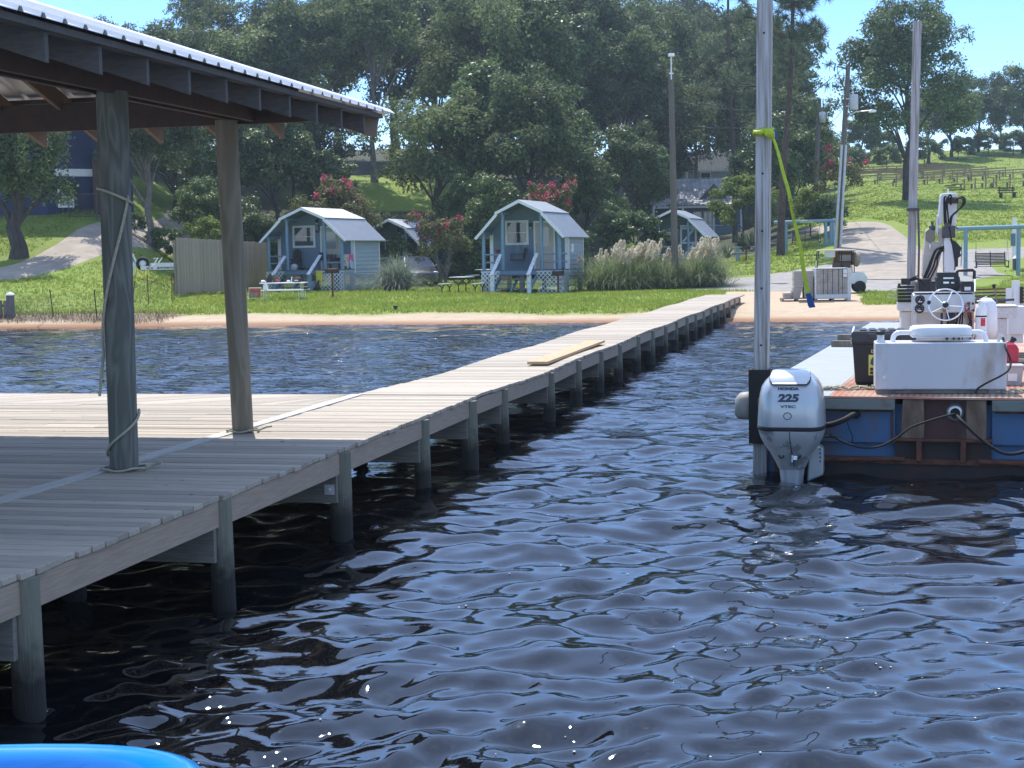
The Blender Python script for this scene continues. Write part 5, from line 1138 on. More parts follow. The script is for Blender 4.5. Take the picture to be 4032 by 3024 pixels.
        f = MB(); f.box(dx0, dx0 + .12, yl - .03, yl, fh, dz); f.box(dx1 - .12, dx1, yl - .03, yl, fh, dz); f.box(dx0 + .12, dx1 - .12, yl - .03, yl, dz - .12, dz); f.build('door_frame', M_TRIM, t)
        dd = MB(); dd.box(dx0 + .12, dx1 - .12, yl - .02, yl - .001, fh, dz - .12); dr = dd.build('door', mat('teal_plank_door', (.10, .15, .18), .7, var=.2, scale=6, stretch=(8, 1, 1)), t)
        z_ = MB(); a, b2 = dx0 + .13, dx1 - .13
        for zz in (fh + .10, fh + 1.0, dz - .26): z_.box(a, b2, yl - .035, yl - .021, zz, zz + .11)
        z_.bar((a + .05, yl - .03, fh + 1.13), (b2 - .06, yl - .03, dz - .28), .12, .012, (0, 1, 0)); z_.bar((a + .05, yl - .03, fh + .22), (b2 - .06, yl - .03, fh + .98), .12, .012, (0, 1, 0)); z_.build('door_brace', M_TRIM, dr)
    l = MB(); lx = .12 * sx; lz = fh + 2.0 * sz if not letter else fh + 2.45 * sz
    l.box(lx - .04, lx + .04, yl - .03, yl - .0, lz - .02, lz + .12); l.lathe([(.06, .08), (.07, 0), (.05, -.02), (.05, -.08)], 10, Matrix.Translation((lx, yl - .1, lz))); lm = l.build('wall_lamp', M_BLACKM, t)
    q = MB(); q.lathe([(.038, -.03), (.045, -.09), (.0, -.12)], 10, Matrix.Translation((lx, yl - .1, lz - .02))); q.build('lamp_shade', M_WHITE, lm)
    if letter == 'J':
        jx, jz = .15 * sx, fh + 2.06 * sz; j = MB(); Q = [(.07, .2), (.07, -.06), (.05, -.13), (0, -.165), (-.06, -.15), (-.10, -.09)]
        for (a0, b0), (a1, b1) in zip(Q, Q[1:]): j.bar((jx + a0, yl - .03, jz + b0), (jx + a1, yl - .03, jz + b1), .025, .095, (0, 0, 1) if a0 != a1 else (1, 0, 0)); j.cyl((jx + a1, yl - .044, jz + b1), (jx + a1, yl - .016, jz + b1), .046, n=10)
        j.bar((jx - .02, yl - .03, jz + .19), (jx + .10, yl - .03, jz + .19), .025, .045); j.build('lettering', M_BLACK, t)
    elif letter: text(letter, .46, M_BLACK, t, (.135 * sx, yl - .012, fh + 2.06 * sz if door == 'plain' else fh + 2.55 * sz), (R(90), 0, 0), 'lettering', 1.25, .02, .026)
    # stairs, newels, lattice
    if stairs:
        xa, xb, ys = -.98 * sx, .72 * sx, -1.18; n = 5; st = MB()
        for i in range(n):
            z = fh - .2 - i * (fh - .06) / n; y = -.05 - i * .24; st.box(xa + .02, xb - .02, y - .29, y, z - .04, z)
        st.build('stair_tread', mat('stair_boards', (.16, .17, .19), .8, col2=(.09, .09, .10), scale=8), t)
        sr = MB()
        for x in (xa, xb, (xa + xb) / 2): sr = MB(); sr.bar((x, .0, fh - .32), (x, ys - .05, .06), .04, .2); sr.build('stair_stringer', M_BLUEP, t)
        for x in (xa, xb):
            nw = MB(); nw.box(x - .085, x + .085, ys - .1, ys + .06, -.1, fh - .22); nw.build('newel_post', M_BLUEP if letter else M_RAIL, t, bevel=.01)
            hr = MB(); hr.bar((x, ys - .18, fh - .22), (x, .12, fh + .72), .17, .05); hr.build('handrail', M_RAIL, t, bevel=.008)
        for a0, l0 in ((-hw - .04, hw + .04 + xa - .03), (xb + .03, hw + .04 - xb - .03)): la = MB(); lattice(la, (a0, -.035, .0), (1, 0, 0), l0, fh - .06); la.build('lattice_skirt', M_LATT, t)
        for a0, y0_, l0, h0 in ((hw + .045, -.03, yw, fh - .06), (hw + .045, yw + .02, yb - yw - .05, fh - .24), (-hw - .045, 0, yb, fh - .24)): la = MB(); lattice(la, (a0, y0_, .0), (0, 1, 0), l0, h0); la.build('side_lattice', mat('grey_lattice', (.50, .54, .56), .7, var=.12), t)
    for x in (-hw + .1, 0, hw - .1):
        for y in (.15, yw, yb - .2): pr = MB(); pr.box(x - .1, x + .1, y - .1, y + .1, -.6, fh - .262); pr.build('pier', M_CONC, t)
    return t
def cloc(u, v, Y): p = W(u, v, Y); p.z = hz(p.x, p.y); return p
C2 = cloc(2053, 1146, 69.7); cabin('gambrel_cabin', 'pale blue gambrel cabin with white window trim and a hanging porch swing', C2, CANG)
CJ = cloc(1203, 1157, 76.6); cabin('gambrel_cabin', 'blue gambrel cabin with a black letter J beside its window', CJ, CANG - R(1), 1.12, .985, letter='J', depth=4.8)
CF = cloc(1538, 1090, 88); CF.z = .72; cabin('log_cabin', 'teal log sided gambrel cabin with letter F partly hidden by a crape myrtle', CF, CANG, 1.0, .98, 'log', M_TEAL, 'F', .45, 'brace', stairs=False, win=(-1.25, -.30, 1.25, 2.35), group='log sided cabins')
CP = cloc(2648, 1060, 92.5); CP.z = 1.0; cabin('log_cabin', 'teal log sided gambrel cabin behind the pampas grass and lamp pole', CP, CANG, 1.0, .97, 'log', M_TEAL, None, .55, 'brace', stairs=False, win=(-1.35, -.12, 1.35, 2.3), group='log sided cabins')
# breaker box and swings etc. on the cabins
def on_cabin(loc, rz, x, y, z): v = Vector((x, y, z)); v.rotate(Matrix.Rotation(rz, 3, 'Z')); return loc + v
b = MB(); b.box(0, .09, -.13, .13, -.2, .2); b.box(.09, .11, -.10, .10, -.17, .17); o = b.build('meter_box', M_WHITE, bevel=.01); o.location = on_cabin(C2, CANG, 1.88, 1.75, 2.0); o.rotation_euler = (0, 0, CANG); tag(o, 'white electric box on the side wall of the pale blue cabin', 'electric box')
def slat_swing(name, label, loc, rz, w_, m, chain_top, par_beam_dx, slats=7, bh=.62, tilt=.0, group=None, rope=None):
    t = thing(name, label, 'swing', loc, rz, group); h = w_ / 2
    s = MB()
    for i in range(6): s.box(-h, h, -.05 + i * .085, .02 + i * .085, .0, .022)
    s.build('seat', m, t)
    b = MB()
    for i in range(slats): z = .08 + i * (bh / slats); b.box(-h, h, .44 + z * .22, .462 + z * .22, z, z + bh / slats - .018)
    for x in (-h + .03, 0, h - .03): b.bar((x, .47, -.02), (x, .47 + (bh + .12) * .22, bh + .12), .04, .03)
    b.build('backrest', m, t)
    a = MB()
    for x in (-h - .03, h + .03): a.bar((x, -.12, .24), (x, .52, .26), .06, .035); a.bar((x, -.08, -.03), (x, -.08, .24), .04, .04); a.bar((x, -.12, -.03), (x, .48, -.03), .04, .06)
    a.build('arm_frame', m, t)
    zt = chain_top
    for sx_ in (-1, 1):
        c = MB()
        for y in (-.06, .46): c.tube([(sx_ * (h + .03), y, .22), (sx_ * (h + par_beam_dx), .2, zt * .72)], .008, 5)
        c.tube([(sx_ * (h + par_beam_dx), .2, zt * .72), (sx_ * (h + par_beam_dx), .2, zt)], .010, 5); c.build('chain', rope or M_BLACKM, t)
    return t
slat_swing('porch_swing', 'small dark wooden swing hanging on the porch of the pale blue cabin', on_cabin(C2, CANG, -.52, .62, 1.53), CANG - R(68), 1.0, M_DKBROWN, 1.75, .02, 5, .42)
pt_ = MB(); pt_.lathe([(.07, -.14), (.11, .08), (.12, .08), (.12, .1), (.1, .1), (.09, .03)], 14); o = pt_.build('flower_pot', mat('terracotta', (.30, .07, .05), .8)); o.location = on_cabin(C2, CANG, -1.2, .35, 1.9); tag(o, 'reddish plant pot hanging at the left of the pale blue cabin porch', 'pot')
# porch clutter of the lettered cabin
def jl(x, y, z=1.075): return on_cabin(CJ, CANG - R(1), x, y, z)
t = thing('adirondack_chair', 'dark brown slatted chair with a rounded back under the lettered cabin window', 'chair', jl(-.95, .75), CANG - R(10))
b = MB()
for i in range(5): x = -.22 + i * .1; b.prism([(x, .3), (x + .085, .3), (x + .085, .95 + .1 * math.cos((i - 2) * .7)), (x, .95 + .1 * math.cos((i - 2) * .7))], .28 + 0, .30, 'y')
b.build('backrest', M_DKBROWN, t); b = MB(); b.box(-.26, .26, -.22, .3, .3, .34); b.build('seat', M_DKBROWN, t); b = MB()
for x in (-.3, .24): b.box(x, x + .06, -.25, .3, .5, .53); b.box(x, x + .05, -.22, -.17, 0, .5); b.box(x, x + .05, .2, .26, 0, .5)
b.build('arm_frame', M_DKBROWN, t)
for nm, lab, cat, (x, y), m, dims in (('water_jug_pack', 'clear wrapped pack of water bottles on the lettered cabin porch', 'water bottles', (-.72, .3), mat('clear_pack', (.40, .46, .50), .2), (.2, .15, .3)), ('duffel_bag', 'small black bag on the lettered cabin porch left of the steps', 'bag', (-.3, .35), M_BLACK, (.16, .12, .2)), ('shoe_pile', 'flat dark pile of shoes at the top of the lettered cabin steps', 'shoes', (.15, .3), M_BLACK, (.24, .14, .10))):
    b = MB(); b.ball((0, 0, dims[2] * .5), dims[0], dims[1], dims[2] * .55); b.box(-dims[0] * .8, dims[0] * .8, -dims[1] * .8, dims[1] * .8, 0, dims[2] * .6); o = b.build(nm, m, bevel=.03); o.location = jl(x, y); o.rotation_euler = (0, 0, CANG); tag(o, lab, cat)
t = thing('folding_chair', 'dark blue folding chair beside the right handrail on the lettered cabin porch', 'chair', jl(.55, .9), CANG)
b = MB(); b.box(-.2, .2, .12, .14, .45, .85); b.build('backrest', mat('navy_cloth', (.02, .03, .08), .8), t); b = MB(); b.box(-.2, .2, -.2, .14, .40, .43); b.build('seat', mat('navy_cloth', (.02, .03, .08), .8), t); b = MB()
for x in (-.2, .2): b.bar((x, -.2, 0), (x, .14, .85), .02, .02); b.bar((x, .18, 0), (x, -.18, .42), .02, .02)
b.build('frame', M_STEELDK, t)
t = thing('patio_chair', 'dark chair in front of the door on the lettered cabin porch', 'chair', jl(1.3, .7), CANG + R(15))
b = MB(); b.box(-.25, .25, -.2, .25, .38, .42); b.build('seat', M_BLACK, t); b = MB(); b.box(-.25, .25, .22, .26, .42, .58); b.build('backrest', M_BLACK, t); b = MB()
for x in (-.24, .2):
    for y in (-.19, .2): b.box(x, x + .04, y, y + .04, 0, .38)
b.build('leg_frame', M_BLACK, t)
# towels over the rails
def towel(name, label, x, y, z, w_, h_, m, rz=0.0, pts=9, m2=None):
    b = MB(); n = 10; vs = []
    for side in (0, 1):
        for j in range(7):
            for i in range(n + 1):
                q = i / n; zz = -h_ * j / 6 * (1 - .25 * abs(math.sin(q * 4))) ; vs.append(((q - .5) * w_, -.05 - .02 * math.sin(q * 14) - .01 * j * side, zz) if side == 0 else ((q - .5) * w_, .05 + .02 * math.sin(q * 14), zz * .6))
    fs = []
    for side in (0, 1):
        o_ = side * 7 * (n + 1)
        for j in range(6):
            for i in range(n): a = o_ + j * (n + 1) + i; fs.append((a, a + 1, a + n + 2, a + n + 1))
    for i in range(n): fs.append((i, i + 1, 7 * (n + 1) + i + 1, 7 * (n + 1) + i))
    b.add(vs, fs, True); o = b.build(name, m); o.location = (x, y, z) if not isinstance(x, Vector) else x; o.rotation_euler = (0, 0, rz); md = o.modifiers.new('solid', 'SOLIDIFY'); md.thickness = .012; tag(o, label, 'towel'); return o
towel('towel', 'dark towel folded over the front rail of the lettered cabin', jl(1.45, .09, 1.82), 0, 0, .5, .24, mat('charcoal_towel', (.03, .035, .05), .95), CANG)
towel('towel', 'tan patterned beach towel on the rail right of the lettered cabin door', jl(1.99, .45, 1.83), 0, 0, .42, .8, mat('tan_towel', (.52, .45, .34), .95, col2=(.12, .10, .09), scale=9, ramp=(.5, .6)), CANG + R(78))
towel('towel', 'pale blue and pink beach towel at the end of the lettered cabin rail', jl(1.99, .95, 1.83), 0, 0, .48, .88, mat('pink_blue_towel', (.30, .50, .60), .95, col2=(.62, .09, .22), scale=1.6, ramp=(.48, .53)), CANG + R(78))
towel('towel', 'yellow towel hanging behind the grill in front of the lettered cabin', jl(1.0, -.55, 1.03), 0, 0, .34, .62, mat('yellow_towel', (.62, .56, .07), .95, var=.3), CANG + R(50))
# ---------------------------------------------------------------- houses in the trees
def gable_house(name, label, loc, rz, w_, d_, zw, zr, wall, roof, par=None, over=.35, name2='house', rib=.4):
    t = thing(name, label, name2, loc, rz)
    b = MB(); b.box(-w_ / 2, w_ / 2, 0, d_, -1.5, zw); b.build('wall', wall, t)
    for s_ in (0, 1):
        r = MB(); ym = d_ / 2; ye = -over if s_ == 0 else d_ + over; ze_ = zw - (zr - zw) * over / ym + .03
        corrugated(r, (-w_ / 2 - over, ym, zr), (w_ / 2 + over, ym, zr), (-w_ / 2 - over, ye, ze_), (w_ / 2 + over, ye, ze_), rib, .03); r.build('roof', roof, t, recalc=False)
    for x in (-w_ / 2, w_ / 2 - .02):
        g = MB(); g.prism([(0, zw), (d_, zw), (d_ / 2, zr - .05)], x, x + .02, 'x'); g.build('gable', wall, t)
    f = MB(); f.box(-w_ / 2 - over, w_ / 2 + over, -over - .03, -over, zw - (zr - zw) * over / (d_ / 2) - .12, zw - (zr - zw) * over / (d_ / 2) + .03); f.build('fascia', M_TRIM, t); return t
M_ROOFD = mat('weathered_metal_roof', (.36, .36, .36), .6, .2, col2=(.2, .2, .2), scale=1.2)
# cottage with screened porch
hp0 = W(2745, 925, 138); t = gable_house('cottage', 'blue grey cottage with a white trimmed screened porch and tin roof', hp0, R(-8), 7.8, 6, 3.1, 5.1, M_BLUE, M_ROOFD, name2='cottage')
k = 138 / FPX
r = MB(); corrugated(r, (-3.9, 0, 3.25), (4.1, 0, 3.25), (-3.9, -2.2, 2.6), (4.1, -2.2, 2.6), .3, .02); r.build('porch_roof', M_ROOFD, t, recalc=False)
f = MB(); f.box(-3.8, 4.0, -2.12, -2.05, 2.35, 2.55); f.box(-3.8, 4.0, -2.1, -2.05, .75, .82); f.box(-3.8, 4.0, -2.12, -2.03, -.5, -.25)
for i in range(16): f.bar((-3.8 + i * .52, -2.25, 2.57), (-3.8 + i * .52, -2.0, 2.64), .06, .07)
f.build('porch_trim', M_TRIM, t)
for x in (-3.75, -1.2, 1.5, 3.9): p = MB(); p.box(x - .09, x + .09, -2.15, -1.98, -.5, 2.36); p.build('porch_column', M_TRIM, t)
p = MB(); p.box(-3.8, -1.3, -2.04, -2.0, -.3, .75); p.build('porch_panel', M_BLUE, t); p = MB(); p.box(1.6, 3.9, -2.04, -2.0, -.3, .75); p.build('porch_panel', M_BLUE, t)
for x in (-.35, .55): window(t, x, x + .8, .0, 2.1, -.01, .08, 'french_door', True, glassy('pale_glass', (.2, .25, .28)))
for x in (-3.2, -1.9, 2.3): window(t, x, x + 1.0, .8, 2.0, -.01, .08)
g = MB(); g.prism([(.0, 2.9), (3.0, 2.9), (1.5, 4.5)], -.3, 2.5, 'y'); g.build('dormer', mat('slate_gable', (.075, .085, .10), .7, var=.2), t); la = MB(); lattice(la, (2.0, -2.2, -.8), (1, 0, 0), 2.0, .55); la.build('lattice_skirt', M_LATT, t)
hp1 = W(2800, 742, 172); t = gable_house('upper_house', 'dark roofed pale blue house high among the trees above the cottage', hp1, R(-4), 8.0, 6, 2.2, 4.3, M_SIDE, mat('dark_shingle', (.05, .06, .06), .9, var=.3)); window(t, -1.2, .0, .6, 1.8, -.01, .1)
g = MB(); g.prism([(-5.3, 1.9), (-2.4, 1.9), (-3.85, 3.4)], -.6, 2.5, 'y'); g.build('porch_gable', mat('brown_gable', (.09, .05, .035), .8), t); f = MB(); f.bar((-5.5, -.66, 1.75), (-3.85, -.66, 3.5), .05, .25, (0, 1, 0)); f.bar((-2.2, -.66, 1.75), (-3.85, -.66, 3.5), .05, .25, (0, 1, 0)); f.build('gable_trim', mat('tan_trim', (.36, .28, .2), .7), t); 
for x in (-5.0, -2.7): p = MB(); p.box(x - .1, x + .1, -.6, -.4, -1, 1.9); p.build('porch_column', M_TRIM, t)
hp2 = W(2363, 925, 120); t = gable_house('brick_shed', 'small brick building with a standing seam metal roof behind the pale blue cabin', hp2, R(-10), 3.6, 5.2, 1.45, 3.05, mat('brick', (.26, .10, .07), .9, col2=(.18, .07, .05), scale=12), mat('blue_grey_seam_roof', (.24, .27, .31), .45, .4, col2=(.16, .18, .21), scale=1.5), name2='building')
# two storey dark blue house on the left
hl = W(330, 880, 79.5); hl = Vector((hl.x, hl.y, 3.95)); NAVY = mat('navy_siding', (.010, .022, .082), .6, var=.15, scale=3, stretch=(1, 1, 8))
t = thing('navy_house', 'tall navy blue house with a white band between its storeys', 'house', hl, R(-4))
b = MB(); b.box(-9, -1.9, .2, 8, -1, 7); b.build('wall', NAVY, t, bevel=.02); b = MB(); b.prism([(-1.9, .2), (.1, 1.6), (.1, 8), (-1.9, 8)], -1, 7, 'z'); b.build('bay_wall', NAVY, t)
b = MB(); b.box(-9.05, -1.9, .12, .199, 2.62, 3.0); b.bar((-1.9, .14, 2.81), (.15, 1.57, 2.81), .1, .38); b.build('band', M_TRIM, t)
for x, z in ((-1.45, 1.0), (-2.55, 4.6), (-5.6, 1.0), (-5.6, 4.4)): window(t, x, x + .85, z, z + 1.1, .2 if x < -1.9 else .42, .1)
b = MB(); b.box(-9.5, .7, -.2, 8.5, 7, 7.3); b.build('eave', M_TRIM, t); b = MB(); b.loft([[Vector(p) for p in ((-9.6, -.3, 7.3), (.8, -.3, 7.3), (.8, 8.6, 7.3), (-9.6, 8.6, 7.3))], [Vector(p) for p in ((-6, 3.5, 9.2), (-3, 3.5, 9.2), (-3, 5, 9.2), (-6, 5, 9.2))]], True, False); b.build('roof', mat('teal_roof', (.10, .22, .22), .5), t)
b = MB(); b.box(.15, .9, 1.2, 3, -1, 3.6); b.build('brown_annex', mat('brown_board', (.09, .045, .03), .8), t)
b = MB(); P = [(W(-60, 960, 78)), (W(150, 895, 80)), (W(262, 880, 83))]
t = thing('retaining_wall', 'low navy retaining wall curving along the lawn below the navy house', 'wall', (P[0].x, P[0].y, 0))
for i in range(2): b.bar(Vector((P[i].x, P[i].y, 2.9)) - t.location, Vector((P[i + 1].x, P[i + 1].y, 3.3)) - t.location, .25, 2.4)
b.build('wall_face', NAVY, t)
p = W(140, 855, 81.5); t = thing('hot_tub', 'brown panelled hot tub with a grey lid beside the navy house', 'hot tub', (p.x, p.y, 3.7), R(-5)); b = MB(); b.box(-1.2, 1.2, 0, 1.8, 0, .82); b.build('cabinet', mat('hot_tub_brown', (.12, .07, .045), .7), t, bevel=.08); b = MB(); b.box(-1.25, 1.25, -.05, 1.85, .83, .93); b.build('lid', mat('tub_lid', (.34, .36, .36), .6), t, bevel=.03); b = MB(); b.box(.35, .43, -.02, -.003, .3, .7); b.build('handle', M_TRIM, t)
b = MB(); b.box(-.35, .35, 0, .35, 0, .2); b.box(-.35, .35, .18, .35, .2, .4); o = b.build('tub_step', M_DKBROWN); o.location = (p.x + 1.75, p.y - .2, 3.65); tag(o, 'small dark steps standing right of the hot tub', 'steps')
texts_to_mesh()
# ---------------------------------------------------------------- trees and plants
def leaf_mat(name, c1, c2, tr=.45, rough=.58, isl=.45):
    return mat(name, c1, rough, col2=c2, scale=.55, island=isl, transl=tr, spec=.22, objrand=.22)
M_OAK = leaf_mat('oak_leaves', (.10, .142, .052), (.165, .20, .075))
M_OAKD = leaf_mat('dark_oak_leaves', (.078, .115, .046), (.13, .168, .065))
M_LAUREL = leaf_mat('laurel_leaves', (.09, .142, .044), (.145, .195, .062), .3, .42)
M_LIGHT = leaf_mat('light_green_leaves', (.15, .22, .045), (.22, .27, .06), .45)
M_GUM = leaf_mat('sweetgum_leaves', (.085, .13, .052), (.13, .175, .065), .4)
M_PINE = leaf_mat('pine_needles', (.10, .135, .075), (.15, .185, .095), .3, .5)
M_MYRT = leaf_mat('myrtle_leaves', (.13, .155, .055), (.19, .16, .075), .4)
M_PINK = mat('pink_blossom', (.62, .075, .15), .7, var=.3, island=.25, transl=.3)
def leaf_cloud(cen, nrm, rng, s, ratio=.55, jit=.7):
    n = len(cen); N3 = nrm + np.array([0, 0, .45]) + rng.normal(size=(n, 3)) * jit; N3 /= np.linalg.norm(N3, axis=1, keepdims=True)
    A = np.cross(N3, rng.normal(size=(n, 3))); A /= np.linalg.norm(A, axis=1, keepdims=True) + 1e-9; B = np.cross(N3, A)
    k = s * rng.uniform(.5, 1.5, (n, 1)); a, b = A * k, B * k * ratio
    return np.stack([cen - a, cen - b * .9 + a * .1, cen + a, cen + b], 1)
def grow(seed, H, Rr, base, ncl, nleaf, s, trunk_r, lean=(0, 0), rc=(.13, .24), flat=.85, limbs=14, lump=.38, taper=1.0, droop=0.0, fill=.5, bark=None, multi=1, topw=0.0):
    rng = np.random.default_rng(seed); rn = random.Random(seed)
    d = rng.normal(size=(ncl, 3)); d /= np.linalg.norm(d, axis=1, keepdims=True); d[:, 2] = np.where(d[:, 2] < -.55, -d[:, 2] * .7, d[:, 2])
    rad = fill + (1 - fill) * rng.random((ncl, 1)) ** .6
    lf = np.array([1 + lump * noise.noise(Vector((x * 1.7 + seed, y * 1.7, z * 1.7))) * 1.8 for x, y, z in d])[:, None]
    zc, hh = (base + H) / 2, (H - base) / 2; tp = 1 - (1 - taper) * np.clip(d[:, 2:3], 0, 1) + topw * np.clip(d[:, 2:3], -.5, 1)
    cen = d * rad * lf * np.array([Rr, Rr, hh]) * np.concatenate([tp, tp, np.ones_like(tp)], 1) * .86 + np.array([lean[0] * .8, lean[1] * .8, zc])
    cr = Rr * rng.uniform(rc[0], rc[1], ncl)
    per = rng.multinomial(nleaf, cr ** 2 / np.sum(cr ** 2)); idx = np.repeat(np.arange(ncl), per); n = len(idx)
    v = rng.normal(size=(n, 3)); v /= np.linalg.norm(v, axis=1, keepdims=True); v[:, 2] = np.where(v[:, 2] < -.6, -v[:, 2], v[:, 2])
    pos = cen[idx] + v * (cr[idx] * (.55 + .55 * rng.random(n)))[:, None] * np.array([1, 1, flat]) + rng.normal(size=(n, 3)) * s * .5
    far_ = rng.random(n) < .10; pos[far_] += rng.normal(size=(far_.sum(), 3)) * s * 2.2
    if droop: pos[:, 2] -= droop * rng.random(n) * (cr[idx])
    pos[:, 2] = np.maximum(pos[:, 2], .05)
    V = leaf_cloud(pos, v, rng, s)
    tb = MB()
    for m in range(multi):
        ox, oy = (0, 0) if multi == 1 else (.14 * math.cos(m * 6.28 / multi), .14 * math.sin(m * 6.28 / multi))
        sp = 0 if multi == 1 else 2.6
        top = Vector((lean[0] + ox * sp * 2, lean[1] + oy * sp * 2, base + (H - base) * (.75 if multi == 1 else .5))); P = []
        for i in range(9):
            q = i / 8; P.append(Vector((ox, oy, -.35)).lerp(top, q) + Vector((rn.uniform(-1, 1), rn.uniform(-1, 1), 0)) * trunk_r * .9 * math.sin(q * 3.14))
        tr_ = trunk_r if multi == 1 else trunk_r * .55
        tb.tube(P, [tr_ * (1.35 if i == 0 else 1) * (1 - .8 * i / 8) for i in range(9)], 9)
        for j in range(limbs // multi):
            c = Vector(cen[rn.randrange(ncl)]); q = min(.92, max(.22, (c.z - base * .4 - (c.xy - top.xy).length * .5) / max(top.z, .1))); a = P[int(q * 8)]
            mid = a.lerp(c, .5) + Vector((rn.uniform(-.3, .3), rn.uniform(-.3, .3), .12 * (c - a).length)); r0 = tr_ * (1 - .8 * q) * .55
            tb.tube([a, a.lerp(mid, .55) + Vector((0, 0, .05)), mid, mid.lerp(c, .6), c], [r0, r0 * .8, r0 * .6, r0 * .4, r0 * .15], 6)
    return tb, V, cen, cr, rng
PROTO = {}
def tree_proto(key, name, leafm, bark, *a, flowers=0, **k):
    PROTO[key] = (name, leafm, bark, a, k, flowers)
MADE = {}
TG = 'woodland trees behind the cabins'
def plant(key, label, loc, sc=1.0, rz=None, group=None, cat='tree', szz=1.0):
    rz = random.uniform(0, 6.28) if rz is None else rz; s3 = (sc, sc, sc * szz)
    if key in MADE: return dup(MADE[key], loc, rz, label, group, s3)
    name, lm, bark, a, k, fl = PROTO[key]; tb, V, cen, cr, rng = grow(*a, **k)
    t = thing(name, label, cat, loc, rz, group, s3); tb.build('trunk', bark, t, recalc=False); quads_np('crown', V, lm, t)
    if fl:
        hi = [i for i in np.argsort(-cen[:, 2] + rng.normal(size=len(cen)) * .6)][:fl]; C_ = []; NN = []
        for i in hi:
            for _ in range(2):
                dd = rng.normal(size=3); dd[2] = abs(dd[2]) + .5; dd /= np.linalg.norm(dd); c = cen[i] + dd * cr[i] * 1.1
                for q in range(60): C_.append(c + np.array([0, 0, .09]) * rng.normal() + rng.normal(size=3) * .06); NN.append(dd)
        quads_np('blossom', leaf_cloud(np.array(C_), np.array(NN), rng, .055, .8), M_PINK, t)
    MADE[key] = t; return t
tree_proto('A', 'oak_tree', M_OAK, M_BARK, 1, 12, 5.2, 2.2, 110, 30000, .125, .32, limbs=20)
tree_proto('B', 'oak_tree', M_OAKD, M_BARKL, 2, 15, 4.6, 3.6, 110, 30000, .125, .30, limbs=22, lump=.35)
tree_proto('C', 'laurel_tree', M_LAUREL, M_BARK, 3, 8, 3.4, .5, 80, 22000, .105, .18, limbs=14)
tree_proto('D', 'tall_open_tree', M_OAK, M_BARKL, 4, 15, 3.9, 6.0, 70, 15000, .12, .24, limbs=24, rc=(.13, .25), fill=.35, lump=.5)
tree_proto('F', 'oak_tree', M_OAKD, M_BARK, 5, 12, 4.9, 1.6, 105, 29000, .125, .3, limbs=18, lump=.4, taper=.75)
tree_proto('H', 'magnolia_tree', M_LAUREL, M_BARK, 6, 13, 4.0, 1.2, 100, 26000, .14, .26, limbs=16, taper=.55, lump=.25)
tree_proto('E', 'shrub', M_LAUREL, M_BARK, 7, 2.6, 1.7, .05, 36, 8000, .075, .05, limbs=8, flat=.8)
tree_proto('L', 'light_shrub', M_LIGHT, M_BARK, 8, 5.6, 2.2, .6, 46, 10000, .09, .08, limbs=10, lump=.5)
tree_proto('G', 'sweetgum_tree', M_GUM, M_BARK, 9, 17.2, 5.7, 1.0, 130, 40000, .125, .30, limbs=26, lump=.3, rc=(.12, .22), taper=.85)
tree_proto('S', 'mossy_oak_tree', M_OAKD, M_BARK, 10, 8.6, 4.6, .9, 110, 38000, .085, .40, limbs=20, droop=2.0)
tree_proto('T', 'mossy_oak_tree', M_OAKD, M_BARK, 21, 8.4, 2.5, 1.0, 70, 20000, .085, .42, limbs=16, droop=2.0, topw=.5)
tree_proto('M', 'crape_myrtle', M_MYRT, M_BARKL, 12, 6.0, 2.6, 1.5, 46, 9500, .085, .16, limbs=20, multi=5, flowers=7, topw=.3)
tree_proto('N', 'crape_myrtle', M_MYRT, M_BARKL, 13, 4.6, 2.1, 1.35, 44, 9000, .075, .14, limbs=20, multi=4, flowers=6, topw=.35)
tree_proto('O', 'crape_myrtle', M_MYRT, M_BARKL, 14, 6.6, 2.0, 2.2, 40, 7500, .085, .14, limbs=20, multi=5, flowers=30, topw=.3)
tree_proto('Q', 'sparse_myrtle', M_MYRT, M_BARKL, 15, 5.2, 2.2, 1.2, 30, 2200, .10, .10, limbs=24, multi=5, flowers=5, topw=.4)
